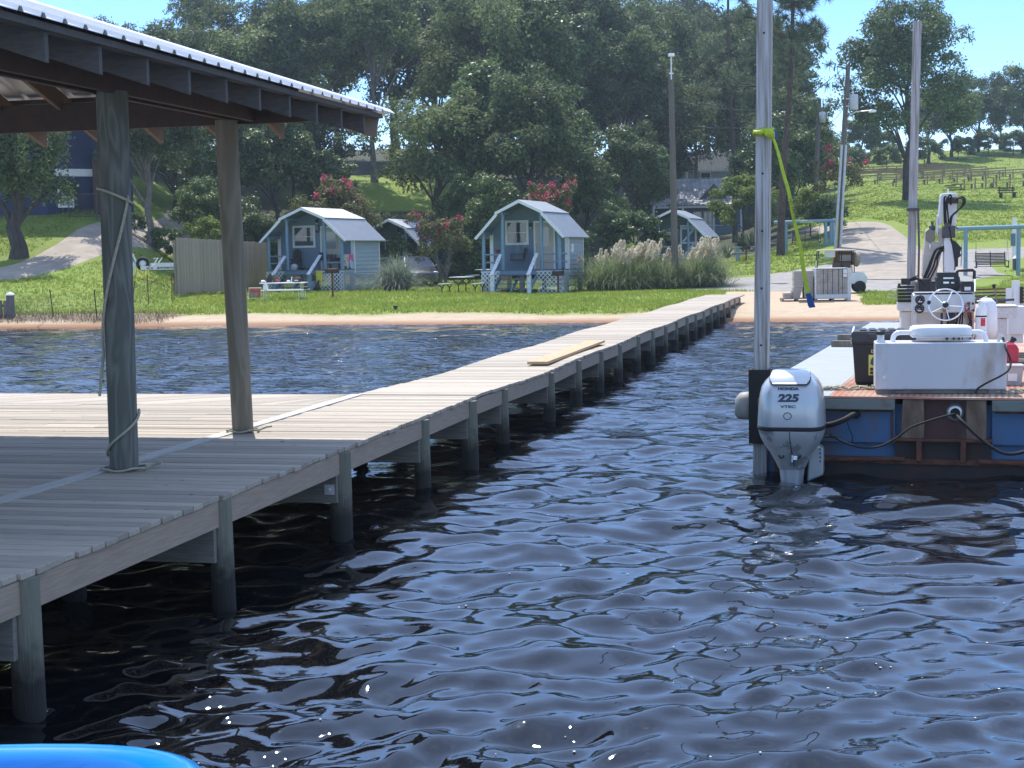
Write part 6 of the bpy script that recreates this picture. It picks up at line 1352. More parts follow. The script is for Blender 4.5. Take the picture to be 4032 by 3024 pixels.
def pine(label, loc, top, H, seed, r0=.23, crown_from=.5, ntuft=150):
    t = thing('pine_tree', label, 'tree', loc, 0, 'pine trees'); rng = np.random.default_rng(seed); rn = random.Random(seed)
    b = MB(); P = [Vector((0, 0, -.3)).lerp(top, i / 10) + Vector((math.sin(i * .8 + seed) * .08, 0, 0)) for i in range(11)]; b.tube(P, [r0 * (1.15 if i == 0 else 1) * (1 - .72 * i / 10) for i in range(11)], 12)
    b.build('trunk', mat('pine_bark', (.115, .075, .055), .95, col2=(.045, .032, .027), scale=9, stretch=(1, 1, .45), bump=1.0, bscale=12), t, recalc=False)
    br = MB(); C_ = []; 
    for i in range(60):
        q = crown_from + (1 - crown_from) * rn.random() ** .8; a = P[min(10, int(q * 10))]; L_ = (1.15 - q) * rn.uniform(2.2, 5.0) + .6; an = rn.random() * 6.28
        e = a + Vector((math.cos(an) * L_, math.sin(an) * L_, L_ * rn.uniform(-.05, .4))); m_ = a.lerp(e, .5) + Vector((0, 0, -.1 * L_)); br.tube([a, m_, e], [.05 * (1.3 - q), .035, .012], 5)
        for k in range(max(3, ntuft // 34)): f = rn.uniform(.45, 1.05); p = a.lerp(m_, f * 2) if f < .5 else m_.lerp(e, f * 2 - 1); C_.append(np.array(p) + rng.normal(size=3) * .32)
    br.build('branch', M_BARK, t, recalc=False)
    Q = []
    for c in C_:
        n = 60; dd = rng.normal(size=(n, 3)); dd[:, 2] += .35; dd /= np.linalg.norm(dd, axis=1, keepdims=True); sd = np.cross(dd, rng.normal(size=(n, 3))); sd /= np.linalg.norm(sd, axis=1, keepdims=True)
        L_ = rng.uniform(.28, .5, (n, 1)); w_ = .016; Q.append(np.stack([c + dd * .03 - sd * w_, c + dd * L_ - sd * w_ * .3, c + dd * L_ + sd * w_ * .3, c + dd * .03 + sd * w_], 1))
    quads_np('crown', np.concatenate(Q), M_PINE, t); return t
def gp(u, Y): p = W(u, 900, Y); return Vector((p.x, p.y, hz(p.x, p.y)))
def make_woods():
    rn = random.Random(5)
    def row(Y, L_):
        for e in L_:
            key, u, sc, lab = e[:4]; dy = e[4] if len(e) > 4 else rn.uniform(-2.5, 2.5)
            plant(key, lab, gp(u, Y + dy), sc, None, TG)
    row(132, [('A', -150, .80, 'hilltop oak at the left edge seen under the shelter roof'), ('B', 160, .62, 'oak crown peeking just above the shelter roof ridge, leftmost'), ('F', 470, .86, 'small topped oak rising above the middle of the shelter roof slope'),
              ('D', 830, 1.0, 'tall open tree with bare upper limbs against the sky'), ('D', 1080, .96, 'tall leafy open tree right of the bare limbed one'), ('B', 1340, 1.02, 'tall oak standing just right of the gap of blue sky'), ('A', 1560, 1.36, 'tall broad oak in the back row above the pink myrtle by the lettered cabin'),
              ('B', 1830, 1.15, 'tall back row oak straight above the space between the two gambrel cabins'), ('H', 2060, 1.3, 'tall magnolia at the skyline above the pale blue cabin ridge'), ('B', 2300, 1.12, 'tall back row oak above the brick shed roof'), ('A', 2500, 1.22, 'broad skyline oak just left of the lamp pole top'), ('B', 2740, .95, 'oak crown below the small sky gap right of the lamp pole top', 36)])
    row(114, [('F', 120, .72, 'dark oak beyond the navy house'), ('A', 480, .72, 'oak above the upper side driveway'), ('F', 760, .95, 'dark oak directly behind the slimmer shelter post'), ('A', 1010, 1.0, 'wide oak filling the space right of the shelter eave'),
              ('B', 1230, .95, 'oak whose pale leaning trunk shows above the lettered cabin'), ('D', 1480, 1.0, 'high crowned tree over the sunlit patch of lawn'), ('F', 1730, 1.1, 'dense dark oak right of the sunlit patch of lawn', 10), ('A', 1920, 1.2, 'broad oak in the middle of the woodland'), ('H', 2130, 1.05, 'dense magnolia up the slope behind the pale blue cabin ridge'), ('B', 2440, .98, 'oak standing up the slope right behind the brick shed', 14), ('F', 2620, .78, 'dark oak above the small log cabin at the pampas grass', 36)])
    row(98, [('H', 900, .72, 'magnolia just right of the slimmer shelter post'), ('C', 1090, 1.0, 'glossy laurel behind the privacy fence end'), ('F', 1240, .7, 'dark oak behind the crape myrtle of the lettered cabin', 6), ('A', 1720, .8, 'low oak between the lettered cabin and the pale blue cabin'),
             ('H', 1900, .85, 'dark magnolia at the left shoulder of the pale blue cabin'), ('F', 2090, .9, 'dark oak right behind the pink blossoms of the pale blue cabin'), ('C', 2215, .92, 'glossy laurel left of the brick shed', 5), ('C', 2510, .8, 'laurel between the brick shed and the cottage', 22)])
    row(91, [('C', 820, .62, 'low laurel bush behind the tall privacy fence, left'), ('C', 985, .6, 'low laurel bush behind the tall privacy fence, right'), ('E', 1640, 1.1, 'low shrub at the wood edge left of the small crape myrtle'), ('C', 1810, .62, 'laurel bush at the wood edge behind the small crape myrtle'), ('E', 1870, 1.1, 'low shrub at the wood edge left of the pale blue cabin'), ('C', 1965, .72, 'laurel bush hidden behind the left eave of the pale blue cabin'), ('C', 2425, .45, 'dark laurel bush standing in front of the brick shed'), ('E', 2490, 1.3, 'shrub between the dark laurel bush and the log cabin eave')])
make_woods()
def more_woods():
    for k, u, Y, sc, lab in (('A', 2540, 152, 1.55, 'very tall oak behind the left end of the cottage'), ('B', 2660, 196, 1.75, 'very tall oak behind the porch gable of the upper house'), ('A', 2790, 198, 1.9, 'very tall oak behind the right end of the upper house'), ('F', 2900, 160, 1.55, 'tall oak just left of the near spud timber behind the pale shrub'), ('B', 3010, 150, 1.3, 'oak filling the gap between the two pine trunks'), ('F', 3110, 135, .95, 'dark oak behind the tall pine beside the near spud timber'),
        ('A', 2420, 150, 1.5, 'tall back oak behind the brick shed chimney side'), ('C', 2610, 150, .75, 'laurel against the left wall of the cottage'), ('E', 2230, 88, 1.2, 'shrub behind the right eave of the pale blue cabin'), ('C', 2310, 97, .62, 'laurel left of the brick shed wall'), ('E', 2135, 89, 1.2, 'shrub under the bright pink crape myrtle'), ('C', 2560, 118, .7, 'laurel at the left corner of the cottage'), ('E', 1150, 92, 1.3, 'shrub behind the board fence beside the lettered cabin'), ('C', 2490, 112, .85, 'laurel right of the brick shed'), ('H', 2290, 126, 1.0, 'magnolia up the slope left of the brick shed'), ('B', 1200, 150, 1.05, 'back oak left of the sky gap over the woodland'), ('F', 690, 150, .95, 'back row oak behind the bare limbed tree'), ('A', 300, 120, .75, 'oak behind the thick shelter post and navy house'), ('F', -40, 110, .8, 'dark oak at the left edge above the navy house'),
        ('C', 1290, 100, .6, 'laurel below the sunlit patch of lawn, left'), ('C', 1420, 93, .34, 'laurel bush behind the roof ridge of the lettered cabin'), ('C', 1560, 93, .36, 'laurel bush below the sunlit patch of lawn, right'), ('C', 690, 97, .9, 'laurel bush above the bare trunked oak'), ('F', 560, 104, .75, 'dark oak crown left of the bare trunked oak')):
        plant(k, lab, gp(u, Y), sc, None, TG)
more_woods()
def make_plants():
    # left: trees and shrubs round the driveway
    plant('T', 'big mossy oak standing before the navy house at the far left', gp(70, 71), 1.0, 1.2)
    plant('B', 'tall oak with a bare dark trunk beside the side driveway', gp(590, 79), .66, 2.0)
    plant('S', 'mossy oak behind the thick shelter post', gp(330, 90), .95, 3.4)
    plant('L', 'golden green magnolia shrub left of the slimmer shelter post', gp(800, 80), .62, .5, None, 'shrub')
    plant('E', 'round light shrub beyond the rear end of the navy house drive', gp(345, 82), .7, .3, None, 'shrub'); plant('E', 'dark shrub at the foot of the bare trunked oak', gp(650, 79.5), .62, 1.1, None, 'shrub')
    plant('E', 'low shrub at the inner edge of the side driveway', gp(530, 80), .45, 2.2, None, 'shrub'); plant('E', 'small shrub on the lawn edge above the boat trailer', gp(700, 78), .6, 4, None, 'shrub')
    # crape myrtles
    plant('M', 'large crape myrtle with scattered pink flowers behind the lettered cabin', gp(1325, 84), 1.0, .4, 'crape myrtles')
    plant('N', 'small multi stemmed crape myrtle beside the parked car', gp(1742, 84), .84, 1.0, 'crape myrtles')
    plant('O', 'crape myrtle crowned with bright pink flowers behind the pale blue cabin', gp(2165, 81), .82, 0, 'crape myrtles')
    plant('Q', 'thin crape myrtle with few leaves beside the utility pole', gp(3290, 97), 1.0, .7, 'crape myrtles')
    # right of the cottage
    plant('L', 'pale yellow green shrubby tree in front of the cottage porch', gp(2925, 103), 1.0, 1.4, None, 'tree')
    plant('C', 'dark leafy mass left of the near spud timber behind the pale shrub', gp(3010, 112), 1.0, .2); plant('C', 'dense dark green tree right of the pine trunk', gp(3118, 123), 1.1, 2.2)
    plant('E', 'low bush at the foot of the pine right of the swing frame', gp(3255, 98), .95, 1.2, None, 'shrub'); plant('L', 'light green bush behind the left swing frame', gp(3190, 99), .62, 2.6, None, 'shrub')
    plant('F', 'dark round tree beside the picnic table high on the slope', gp(3170, 160), .78, 1.0); plant('E', 'low dark bush just right of the slope picnic table', gp(3245, 158), .9, 1, None, 'shrub')
    plant('A', 'woodland oak behind the two pines', gp(2960, 150), 1.1, 1.0); plant('B', 'oak standing behind the upper house', gp(2680, 190), 1.1, 1.6); plant('F', 'oak half hidden by the near spud timber above the upper house', gp(2860, 186), 1.2, 1.6)
    # hill
    plant('G', 'big spreading sweetgum alone on the grassy hill', gp(3572, 121), 1.0, .8)
    plant('C', 'round leafy tree at the crest left of the sweetgum', gp(3395, 192), .8, .8); plant('E', 'pale bush at the crest beside the street lamp arm', gp(3330, 190), 1.2, .1, None, 'shrub'); plant('E', 'broad low hedge bush at the crest left of the sweetgum trunk', gp(3390, 178), 1.15, .1, None, 'shrub'); plant('E', 'hedge bush at the crest touching the sweetgum trunk', gp(3490, 178), 1.2, 1.9, None, 'shrub'); plant('E', 'pale bush tucked between the crest hedge and the tall pole', gp(3440, 192), 1.6, 2.9, None, 'shrub')
    plant('E', 'dark bush at the crest right of the sweetgum trunk', gp(3640, 181), 1.5, .9, None, 'shrub'); plant('E', 'dark bush at the crest under the tree row', gp(3770, 190), 1.2, 2.9, None, 'shrub'); plant('E', 'bush at the crest between the second and third row trees', gp(3890, 196), 1.3, .9, None, 'shrub'); plant('E', 'bush at the crest near the right edge of the photo', gp(3985, 194), 1.4, 1.9, None, 'shrub'); plant('C', 'leafy tree low on the crest just right of the sweetgum trunk', gp(3655, 186), 1.2, .4)
    for i, (u, Y, k, s, lab) in enumerate(((3745, 194, 'C', 1.25, 'crest tree nearest the sweetgum in the right hand row'), (3850, 201, 'C', 1.2, 'second crest tree from the sweetgum in the right hand row'), (3935, 206, 'H', .75, 'slender crest tree in the right hand row'), (4025, 198, 'C', 1.35, 'crest tree at the right edge of the photo'), (4130, 205, 'F', .9, 'crest tree partly outside the right edge'))):
        plant(k, lab, gp(u, Y), s, i * 1.3, 'trees along the hill crest')
    # pines by the road
    b = gp(3072, 89); tp = W(3135, -250, 89); pine('tall pine with scaly bark right beside the near spud timber', b, Vector((tp.x - b.x, 0, tp.z - b.z)), 20, 3, .235, .58)
    b = gp(2985, 101); tp = W(2992, -330, 101); pine('straight pine farther back on the left of the near spud timber', b, Vector((tp.x - b.x, 0, tp.z - b.z)), 22, 4, .21, .42, 190)
    b = gp(2895, 118); tp = W(2860, -300, 118); pine('pine between the lamp pole and the near spud timber', b, Vector((tp.x - b.x, 0, tp.z - b.z)), 22, 6, .2, .45, 190)
    # banana plant, yuccas
    def spiky(name, label, loc, n, L_, w_, el, m, cat, bendz=.35, seed=1):
        r = np.random.default_rng(seed); b = MB()
        for i in range(n):
            an = r.random() * 6.283; e = R(r.uniform(*el)); q = L_ * r.uniform(.7, 1.1); ww = w_ * r.uniform(.7, 1.2); d = Vector((math.cos(an) * math.cos(e), math.sin(an) * math.cos(e), math.sin(e))); sd = Vector((-math.sin(an), math.cos(an), 0)); vs = []
            for j in range(6):
                f = j / 5; p = d * q * f + Vector((0, 0, -bendz * q * f * f * math.cos(e))); w2 = ww * (math.sin(min(1, f * 1.3 + .25) * 2.2)) * (1 if f < .99 else .05); vs += [p - sd * w2, p + sd * w2]
            b.add(vs, [(2 * j, 2 * j + 1, 2 * j + 3, 2 * j + 2) for j in range(5)], True)
        o = b.build(name, m, recalc=False); o.location = loc; tag(o, label, cat); return o
    by = mat('banana_leaves', (.16, .34, .03), .4, var=.3, transl=.5); yu = mat('yucca_leaves', (.10, .15, .07), .5, var=.3, island=.3, transl=.2)
    p = gp(1155, 100); p.z += 5.2; spiky('banana_plant', 'bright green banana plant glowing among the dark trees right of the shelter eave', p, 10, 1.9, .24, (35, 85), by, 'plant', .45)
    b = MB(); b.tube([Vector((0, 0, -6)), Vector((.1, 0, -3)), Vector((0, 0, .1))], [.12, .1, .07], 8); o = b.build('banana_stem', M_BARK); o.parent = bpy.data.objects['banana_plant']
    for i, (u, Y, s, lab) in enumerate(((2812, 92.5, .85, 'spiky yucca nearest the log cabin eave'), (2862, 92, 1.0, 'spiky yucca beside the picnic table by the near spud timber'), (2918, 100, 1.3, 'larger spiky palmetto in front of the cottage lattice'), (2960, 99, 1.3, 'spiky palmetto close to the left of the near spud timber'))):
        p = gp(u, Y); p.z += .25; spiky('yucca', lab, p, 70, s, .035, (5, 85), yu, 'plant', .15, i + 2)
    elm = mat('elephant_ear_leaves', (.04, .09, .03), .4, transl=.3)
    p = gp(280, 80); spiky('elephant_ear', 'big leaved elephant ear plant before the navy house', p + Vector((0, 0, .9)), 9, 1.0, .32, (20, 75), elm, 'plant', .5, 9)
    # pampas grass clumps
    PB = mat('pampas_blades', (.17, .225, .095), .55, col2=(.27, .31, .15), scale=1.2, island=.35, transl=.4); PP = mat('pampas_plumes', (.80, .71, .54), .95, var=.2, island=.2, transl=.35); PS = mat('silver_grass_blades', (.22, .27, .20), .5, var=.3, island=.4, transl=.35)
    def pampas(label, loc, n, L_, plumes, spread, m=PB, seed=1, up=(38, 86), group='pampas grass clumps', pl=(1.75, 2.3)):
        t = thing('pampas_grass', label, 'grass clump', loc, 0, group); r = np.random.default_rng(seed); Q = []
        for i in range(n):
            an = r.random() * 6.283; e = R(r.uniform(*up)); q = L_ * r.uniform(.65, 1.12); o = r.normal(size=2) * spread; ww = .011 * r.uniform(.7, 1.4); d = np.array([math.cos(an) * math.cos(e), math.sin(an) * math.cos(e), math.sin(e)]); sd = np.array([-math.sin(an), math.cos(an), 0]) * ww; g_ = r.uniform(.45, .95); pts = []
            for j in range(7):
                f = j / 6; pts.append(np.array([o[0] * (1 + .3 * f), o[1] * (1 + .3 * f), 0]) + d * q * f + np.array([math.cos(an), math.sin(an), 0]) * q * .22 * f * f + np.array([0, 0, -g_ * q * f ** 2.4 * (.35 + .65 * math.cos(e))]))
            for j in range(6):
                w0, w1 = 1 - j / 7, 1 - (j + 1) / 6.05; Q.append(np.stack([pts[j] - sd * w0, pts[j] + sd * w0, pts[j + 1] + sd * w1, pts[j + 1] - sd * w1]))
        A = np.array(Q); A[:, :, 2] = np.maximum(A[:, :, 2], .03); quads_np('blades', A, m, t)
        if plumes:
            st = MB(); PQ = []
            for i in range(plumes):
                an = r.random() * 6.283; o = np.array([r.normal() * spread * 1.1, r.normal() * spread, 0]); hgt = r.uniform(*pl); lean_ = np.array([.16 + .12 * r.normal(), .1 * r.normal(), 0]); a = o + np.array([0, 0, .3]); b_ = o + lean_ * 1.2 + np.array([0, 0, hgt - .6]); st.tube([Vector(a), Vector(b_)], .008, 5)
                for q in range(300):
                    f = r.random(); wd_ = .125 * math.sin(min(1, f * 1.05 + .12) * 2.9) + .01; c = b_ + (lean_ * .9 + np.array([0, 0, .62])) * f + np.array([.05 * f, 0, 0]) + r.normal(size=3) * np.array([wd_, wd_, .03]) * .6; v = np.array([r.normal() * .5 + .3, r.normal() * .5, .9]); v /= np.linalg.norm(v); s_ = np.cross(v, r.normal(size=3)); s_ /= np.linalg.norm(s_); PQ.append(np.stack([c - v * .075, c - s_ * .02, c + v * .075, c + s_ * .02]))
            st.build('stalk', PB, t, recalc=False); quads_np('plume', np.array(PQ), PP, t)
        return t
    for i, (u, Y, n, L_, pn, sp, lab) in enumerate(((2400, 71.0, 3400, 2.35, 14, .42, 'leftmost pampas clump with cream plumes beside the pale blue cabin'), (2505, 71.6, 3000, 2.3, 14, .40, 'pampas clump second from the pale blue cabin'), (2610, 71.4, 1900, 2.0, 5, .34, 'low pampas clump just left of the lamp pole foot'), (2755, 71.8, 3600, 2.35, 17, .44, 'rightmost pampas clump with pinkish plumes right of the lamp pole'))):
        pampas(lab, gp(u, Y), n, L_, pn, sp, seed=20 + i)
    pampas('silvery green ornamental grass clump in front of the parked car', gp(1558, 75.2), 2300, 2.45, 0, .22, PS, 31, (35, 88), None)
    plant('E', 'dark green vine bush in the middle of the pampas row', gp(2590, 73.2), .62, .7, None, 'shrub'); plant('L', 'yellow green sapling behind the pampas plumes', gp(2470, 73.5), .40, .7, None, 'shrub')
    plant('E', 'small bright green bush on the lawn right of the small crape myrtle', gp(1768, 88), .36, .7, None, 'shrub')
make_plants()
# ---------------------------------------------------------------- things on shore
def hit(u, v, y0=48.0, y1=260.0):       # where a photo position meets the ground
    Y = y0
    while Y < y1:
        p = W(u, v, Y)
        if p.z <= hz(p.x, p.y): return Vector((p.x, p.y, hz(p.x, p.y)))
        Y += .15
    p = W(u, v, y1); p.z = hz(p.x, p.y); return p
def G2(u, Y): p = W(u, 1000, Y); return gat(p.x, p.y)
def strip(mb, a, b, w, h): mb.bar(a, b, w, h)
# --- steel picnic tables with Y legs
def y_table(label, loc, rz):
    t = thing('picnic_table', label, 'picnic table', loc, rz, 'steel framed picnic tables'); mt = mat('pale_green_top', (.50, .58, .53), .5, var=.15)
    def slab(w, n, x, z):
        b = MB(); b.prism([(x - w / 2, -.58), (x + w / 2, -.58), (x + w / 2 + .0, .58), (x - w / 2, .58)], z - .04, z, 'z'); b.build(n, mt, t, bevel=.008)
    def legs(n, x, w, z):
        for y in (-.42, .42):
            b = MB(); b.tube([(x, y, -.1), (x, y, z * .55), (x - w * .42, y, z - .045)], .028, 8); b.tube([(x, y, z * .5), (x + w * .42, y, z - .045)], .028, 8); b.build(n, M_DKBROWN, t)
    slab(.78, 'tabletop', 0, .76); legs('leg', 0, .9, .76)
    for x in (-.82, .82): slab(.27, 'bench', x, .46); legs('bench_leg', x, .27, .46)
y_table('steel legged picnic table on the lawn left of the pale blue cabin steps', G2(1817, 69.8), R(-22)); y_table('steel legged picnic table farther back behind the left corner of the pale blue cabin', G2(1912, 83), R(-26))
# --- folding white picnic table of the lettered cabin and what lies on it
tl = G2(1114, 66); TR = R(-4); t = thing('picnic_table', 'white folding picnic table crowded with things before the lettered cabin', 'picnic table', tl, TR)
b = MB(); b.box(-.98, .98, -.36, .36, .70, .74); b.build('tabletop', M_WHITE, t, bevel=.008)
for y in (-.68, .62): b = MB(); b.box(-1.0, .98, y - .13, y + .13, .40, .435); b.build('bench', M_WHITE, t, bevel=.006)
for x in (-.85, .78):
    for y in (-.72, -.2, .2, .66): b = MB(); zt = .40 if abs(y) > .5 else .70; b.tube([(x, y, -.05), (x, y, zt)], .018, 8); b.build('leg', M_GALV, t)
def tp(x, y, z=.743): v = Vector((x, y, z)); v.rotate(Matrix.Rotation(TR, 3, 'Z')); return tl + v
def small(name, label, cat, loc, mb, m, bevel=0, rz=0): o = mb.build(name, m, None, bevel=bevel); o.location = loc; o.rotation_euler = (0, 0, rz); return tag(o, label, cat)
b = MB(); b.lathe([(.09, 0), (.10, .02), (.10, .17), (.05, .24), (.03, .27), (.03, .29)], 14); small('water_jug', 'white plastic jug standing on the near bench of the white table', 'jug', tp(-.63, -.68, .438), b, M_WHITEG)
b = MB(); b.lathe([(.04, 0), (.045, .03), (.045, .16), (.018, .22), (.018, .26)], 12); small('bottle', 'green bottle on the white picnic table', 'bottle', tp(-.43, .0), b, mat('green_glass', (.01, .12, .03), .15))
b = MB(); b.lathe([(.035, 0), (.04, .03), (.04, .2), (.015, .27), (.015, .31)], 12); small('bottle', 'red sauce bottle beside the green bottle on the white picnic table', 'bottle', tp(-.36, .05), b, M_RED)
b = MB(); b.ball((0, 0, .06), .055, .055, .06); small('tomato_cup', 'round red cup in the middle of the white picnic table', 'cup', tp(-.21, -.1), b, M_RED)
b = MB(); b.prism([(-.3, 0), (.08, 0), (.12, .12), (.06, .38), (-.02, .33), (-.14, .16), (-.3, .06)], -.12, .12, 'y'); small('camp_bag', 'dark bag slumped at the left end of the white picnic table', 'bag', tp(-.62, .1), b, M_BLACK, .02)
b = MB(); b.tube([(-.1, 0, .05), (0, 0, .07), (.1, .02, .03)], .04, 8); small('can_pile', 'small pale bottles lying at the left end of the white picnic table', 'bottles', tp(-.85, -.12), b, M_GALV)
b = MB(); b.box(-.08, .08, -.06, .06, 0, .09); small('paper_roll', 'white paper bundle right of the middle of the white table', 'paper', tp(.22, -.05), b, M_WHITE, .02)
b = MB(); b.lathe([(.03, 0), (.035, .02), (.035, .2), (.02, .24)], 12); small('steel_bottle', 'steel flask beside the black cooker box on the white table', 'flask', tp(.35, .0), b, M_CHROME)
b = MB(); b.box(-.14, .14, -.1, .1, 0, .16); o = small('cooker_box', 'black carton with an orange lid on the white picnic table', 'carton', tp(.58, .0), b, M_BLACK, .01); b = MB(); b.box(-.1, .12, -.1, .1, .162, .19); b.build('lid', mat('orange_lid', (.55, .12, .03), .6), o); b = MB(); b.box(-.10, .06, -.108, -.101, .05, .10); b.build('sticker', M_WHITE, o)
b = MB(); b.ball((0, 0, .05), .2, .14, .06); small('grocery_bag', 'dark plate of food at the right end of the far bench', 'plate', tp(.80, .55, .44), b, mat('dark_food', (.06, .08, .03), .8, col2=(.02, .02, .02)))
# lawn chair
t = thing('lawn_chair', 'low folding chair in red, yellow and turquoise stripes on the grass', 'lawn chair', G2(997, 65), R(-165)); web = mat('rainbow_webbing', (.62, .10, .09), .8, col2=(.10, .48, .44), scale=3.0, ramp=(.44, .56)); yl_ = mat('yellow_web', (.62, .52, .08), .8)
b = MB(); b.bar((-.25, .1, .16), (-.25, .28, .58), .02, .02); b.bar((.25, .1, .16), (.25, .28, .58), .02, .02); b.tube([(-.25, .28, .58), (.25, .28, .58)], .014)
for x in (-.26, .26): b.tube([(x, -.25, .0), (x, .2, .0), (x, .1, .17), (x, -.25, .2)], .012, 6); b.tube([(x, -.28, .3), (x, .2, .34)], .016, 6)
b.build('frame', M_WHITE, t); b = MB(); b.add([(-.24, .1, .17), (.24, .1, .17), (.24, .28, .57), (-.24, .28, .57)], [(0, 1, 2, 3)]); b.build('back_web', web, t); b = MB(); b.add([(-.24, -.25, .2), (.24, -.25, .2), (.24, .1, .17), (-.24, .1, .17)], [(0, 1, 2, 3)]); b.build('seat_web', web, t)
b = MB(); b.add([(-.1, .17, .32), (.1, .17, .32), (.1, .24, .48), (-.1, .24, .48)], [(0, 1, 2, 3)]); o = b.build('stripe', yl_, t); o.location = (0, -.006, 0)
# grills
def grill(label, loc, rz, h, bw=.56, lid=False):
    t = thing('park_grill', label, 'grill', loc, rz, 'pedestal grills'); b = MB(); b.cyl((0, 0, -.2), (0, 0, h - .2), .042, n=10); b.lathe([(.12, 0), (.1, .05), (.05, .1)], 12); b.build('pedestal', M_RUST, t)
    b = MB(); z = h - .2; w_ = bw / 2
    b.box(-w_, w_, -.2, .2, z, z + .02); b.box(-w_, -w_ + .015, -.2, .2, z, z + .2); b.box(w_ - .015, w_, -.2, .2, z, z + .2); b.box(-w_, w_, .185, .2, z, z + .2); b.box(-w_, w_, -.2, -.185, z, z + .17); b.build('fire_box', mat('charred_steel', (.035, .022, .018), .8, col2=(.07, .03, .02), scale=8), t)
    g = MB()
    for i in range(8): g.cyl((-w_ + .03, -.17 + i * .048, z + .18), (w_ - .03, -.17 + i * .048, z + .18), .006, n=6)
    g.build('grate', M_STEELDK, t)
    if lid: l = MB(); l.bar((-w_, .1, z + .2), (w_, .19, z + .34), .02, .02); l.box(w_ - .02, w_, -.2, .2, z + .1, z + .36); l.build('wind_guard', M_BLACKM, t)
grill('rusty pedestal grill in front of the lettered cabin', G2(1306, 67), R(-5), 1.27); grill('black pedestal grill at the right front of the pale blue cabin', G2(2196, 68.6), R(-10), 1.0, .50, True); grill('small pedestal grill beside the wooden table near the pine', G2(2938, 88), R(-5), .98, .46)
b = MB(); b.torus((0, 0, .05), .44, .045, None, 26, 6); o = b.build('fire_ring', M_RUST); o.location = G2(1950, 68); tag(o, 'low rusty fire ring on the grass before the pale blue cabin', 'fire ring')
b = MB(); b.box(-.07, .07, -.07, .07, -.1, .14); b.box(-.09, .09, -.08, .08, .14, .17); o = b.build('stump', M_DKBROWN, bevel=.02); p = hit(1557, 1222); o.location = p; tag(o, 'small dark wooden stub standing alone on the sand', 'stub')
# --- privacy fence
fa, fb = W(704, 1180, 64), W(1056, 1118, 83); fa.z, fb.z = hz(fa.x, fa.y), hz(fb.x, fb.y)
t = thing('privacy_fence', 'tall weathered board fence running back beside the lettered cabin', 'fence', fa, 0); d = fb - fa; b = MB(); n = int(d.length / .145); rn = random.Random(2); dn = Vector((d.x, d.y, 0)).normalized(); nx = Vector((dn.y, -dn.x, 0))
for i in range(n):
    p = d * (i / n); zt = 2.40 + rn.uniform(-.02, .02); a = p + Vector((0, 0, .02 + .03 * rn.random())); c = Vector((p.x, p.y, p.z + zt)); q = dn * .066; o_ = nx * rn.uniform(0, .006)
    pr_ = [a - q, a + q, c + q - Vector((0, 0, .04)), c + q * .55, c - q * .55, c - q - Vector((0, 0, .04))]; vs = [v + o_ for v in pr_] + [v + o_ - nx * .02 for v in pr_]; b.add(vs, [(0, 1, 2, 3, 4, 5), (11, 10, 9, 8, 7, 6)] + [(k, (k + 1) % 6, 6 + (k + 1) % 6, 6 + k) for k in range(6)])
b.build('board_panel', mat('fence_boards', (.36, .28, .215), .9, col2=(.25, .195, .15), scale=3, stretch=(10, 10, .5), island=.18, bump=.2), t, recalc=False)
b = MB()
for z in (.4, 1.2, 2.05): b.bar(Vector((0, 0, z)) - nx * .045, d + Vector((0, 0, z)) - nx * .045, .04, .09)
b.build('fence_rail', M_NATURAL, t)
for i in range(9): p = d * (i / 8); b = MB(); b.box(p.x - nx.x * .1 - .05, p.x - nx.x * .1 + .05, p.y - .05, p.y + .05, p.z - .3, p.z + 2.3); b.build('post', M_NATURAL, t)
# --- wire fence on T posts
PT = [((196, 1140), (216, 1268), 'leaning black T post nearest the white capped bulkhead post'), ((371, 1140), (385, 1270), 'black T post just left of the thick shelter post'), ((532, 1106), (511, 1212), 'rusty leaning T post just right of the thick shelter post'), ((579, 1083), (586, 1195), 'T post with a pale top between the shelter post and the board fence'), ((676, 1073), (677, 1187), 'T post nearer the board fence, left of two'), ((685, 1073), (684, 1187), 'T post nearest the board fence, right of two')]
bases = []
for (tu, tv), (bu, bv), lab in PT:
    p = hit(bu, bv, 44) if bv < 1262 else G(bu, bv, .05); q = W(tu, tv, p.y); bases.append((p, q)); h_ = (q - p); b = MB(); b.bar(Vector((0, 0, -.3)), h_, .035, .02); b.bar(Vector((0, .012, -.3)), h_ + Vector((0, .012, 0)), .012, .03); o = b.build('fence_post', M_BLACKM if tu < 400 else M_RUST); o.location = p; tag(o, lab, 'fence post', 'T posts of the wire fence')
b = MB(); org = bases[0][0]; ch = [(W(60, 1262, 50.2), W(60, 1165, 50.2))] + [(a, a + (c - a) * .8) for a, c in bases[:5]]
for (a0, a1), (b0, b1) in zip(ch, ch[1:]):
    n = max(6, int((b0 - a0).length / .12))
    for i in range(n + 1):
        f = i / n; b.bar(a0.lerp(b0, f) - org, a1.lerp(b1, f) - org, .004, .004)
    for k in range(9): f = k / 8; b.bar(a0.lerp(a1, f) - org, b0.lerp(b1, f) - org, .004, .004)
o = b.build('wire_mesh', mat('old_wire', (.22, .19, .17), .6, .4), recalc=False); o.location = org; tag(o, 'thin wire mesh strung along the T posts on the beach', 'wire fence')
t = thing('bulkhead_fence', 'grey picket bulkhead ending in a white capped post at the left edge', 'fence', G(45, 1275, 0), R(-3)); k = t.location.y / FPX
b = MB(); b.box(-.115, .115, -.1, .1, -.6, 1.02); b.build('end_post', mat('grey_post', (.10, .10, .105), .85, col2=(.17, .16, .15), scale=4, stretch=(6, 6, .6)), t); b = MB(); b.loft([[Vector((x * s, y * s, z)) for x, y in ((-.13, -.12), (.13, -.12), (.13, .12), (-.13, .12))] for z, s in ((1.02, 1), (1.06, 1), (1.16, .06))], True, False); b.build('post_cap', M_WHITE, t)
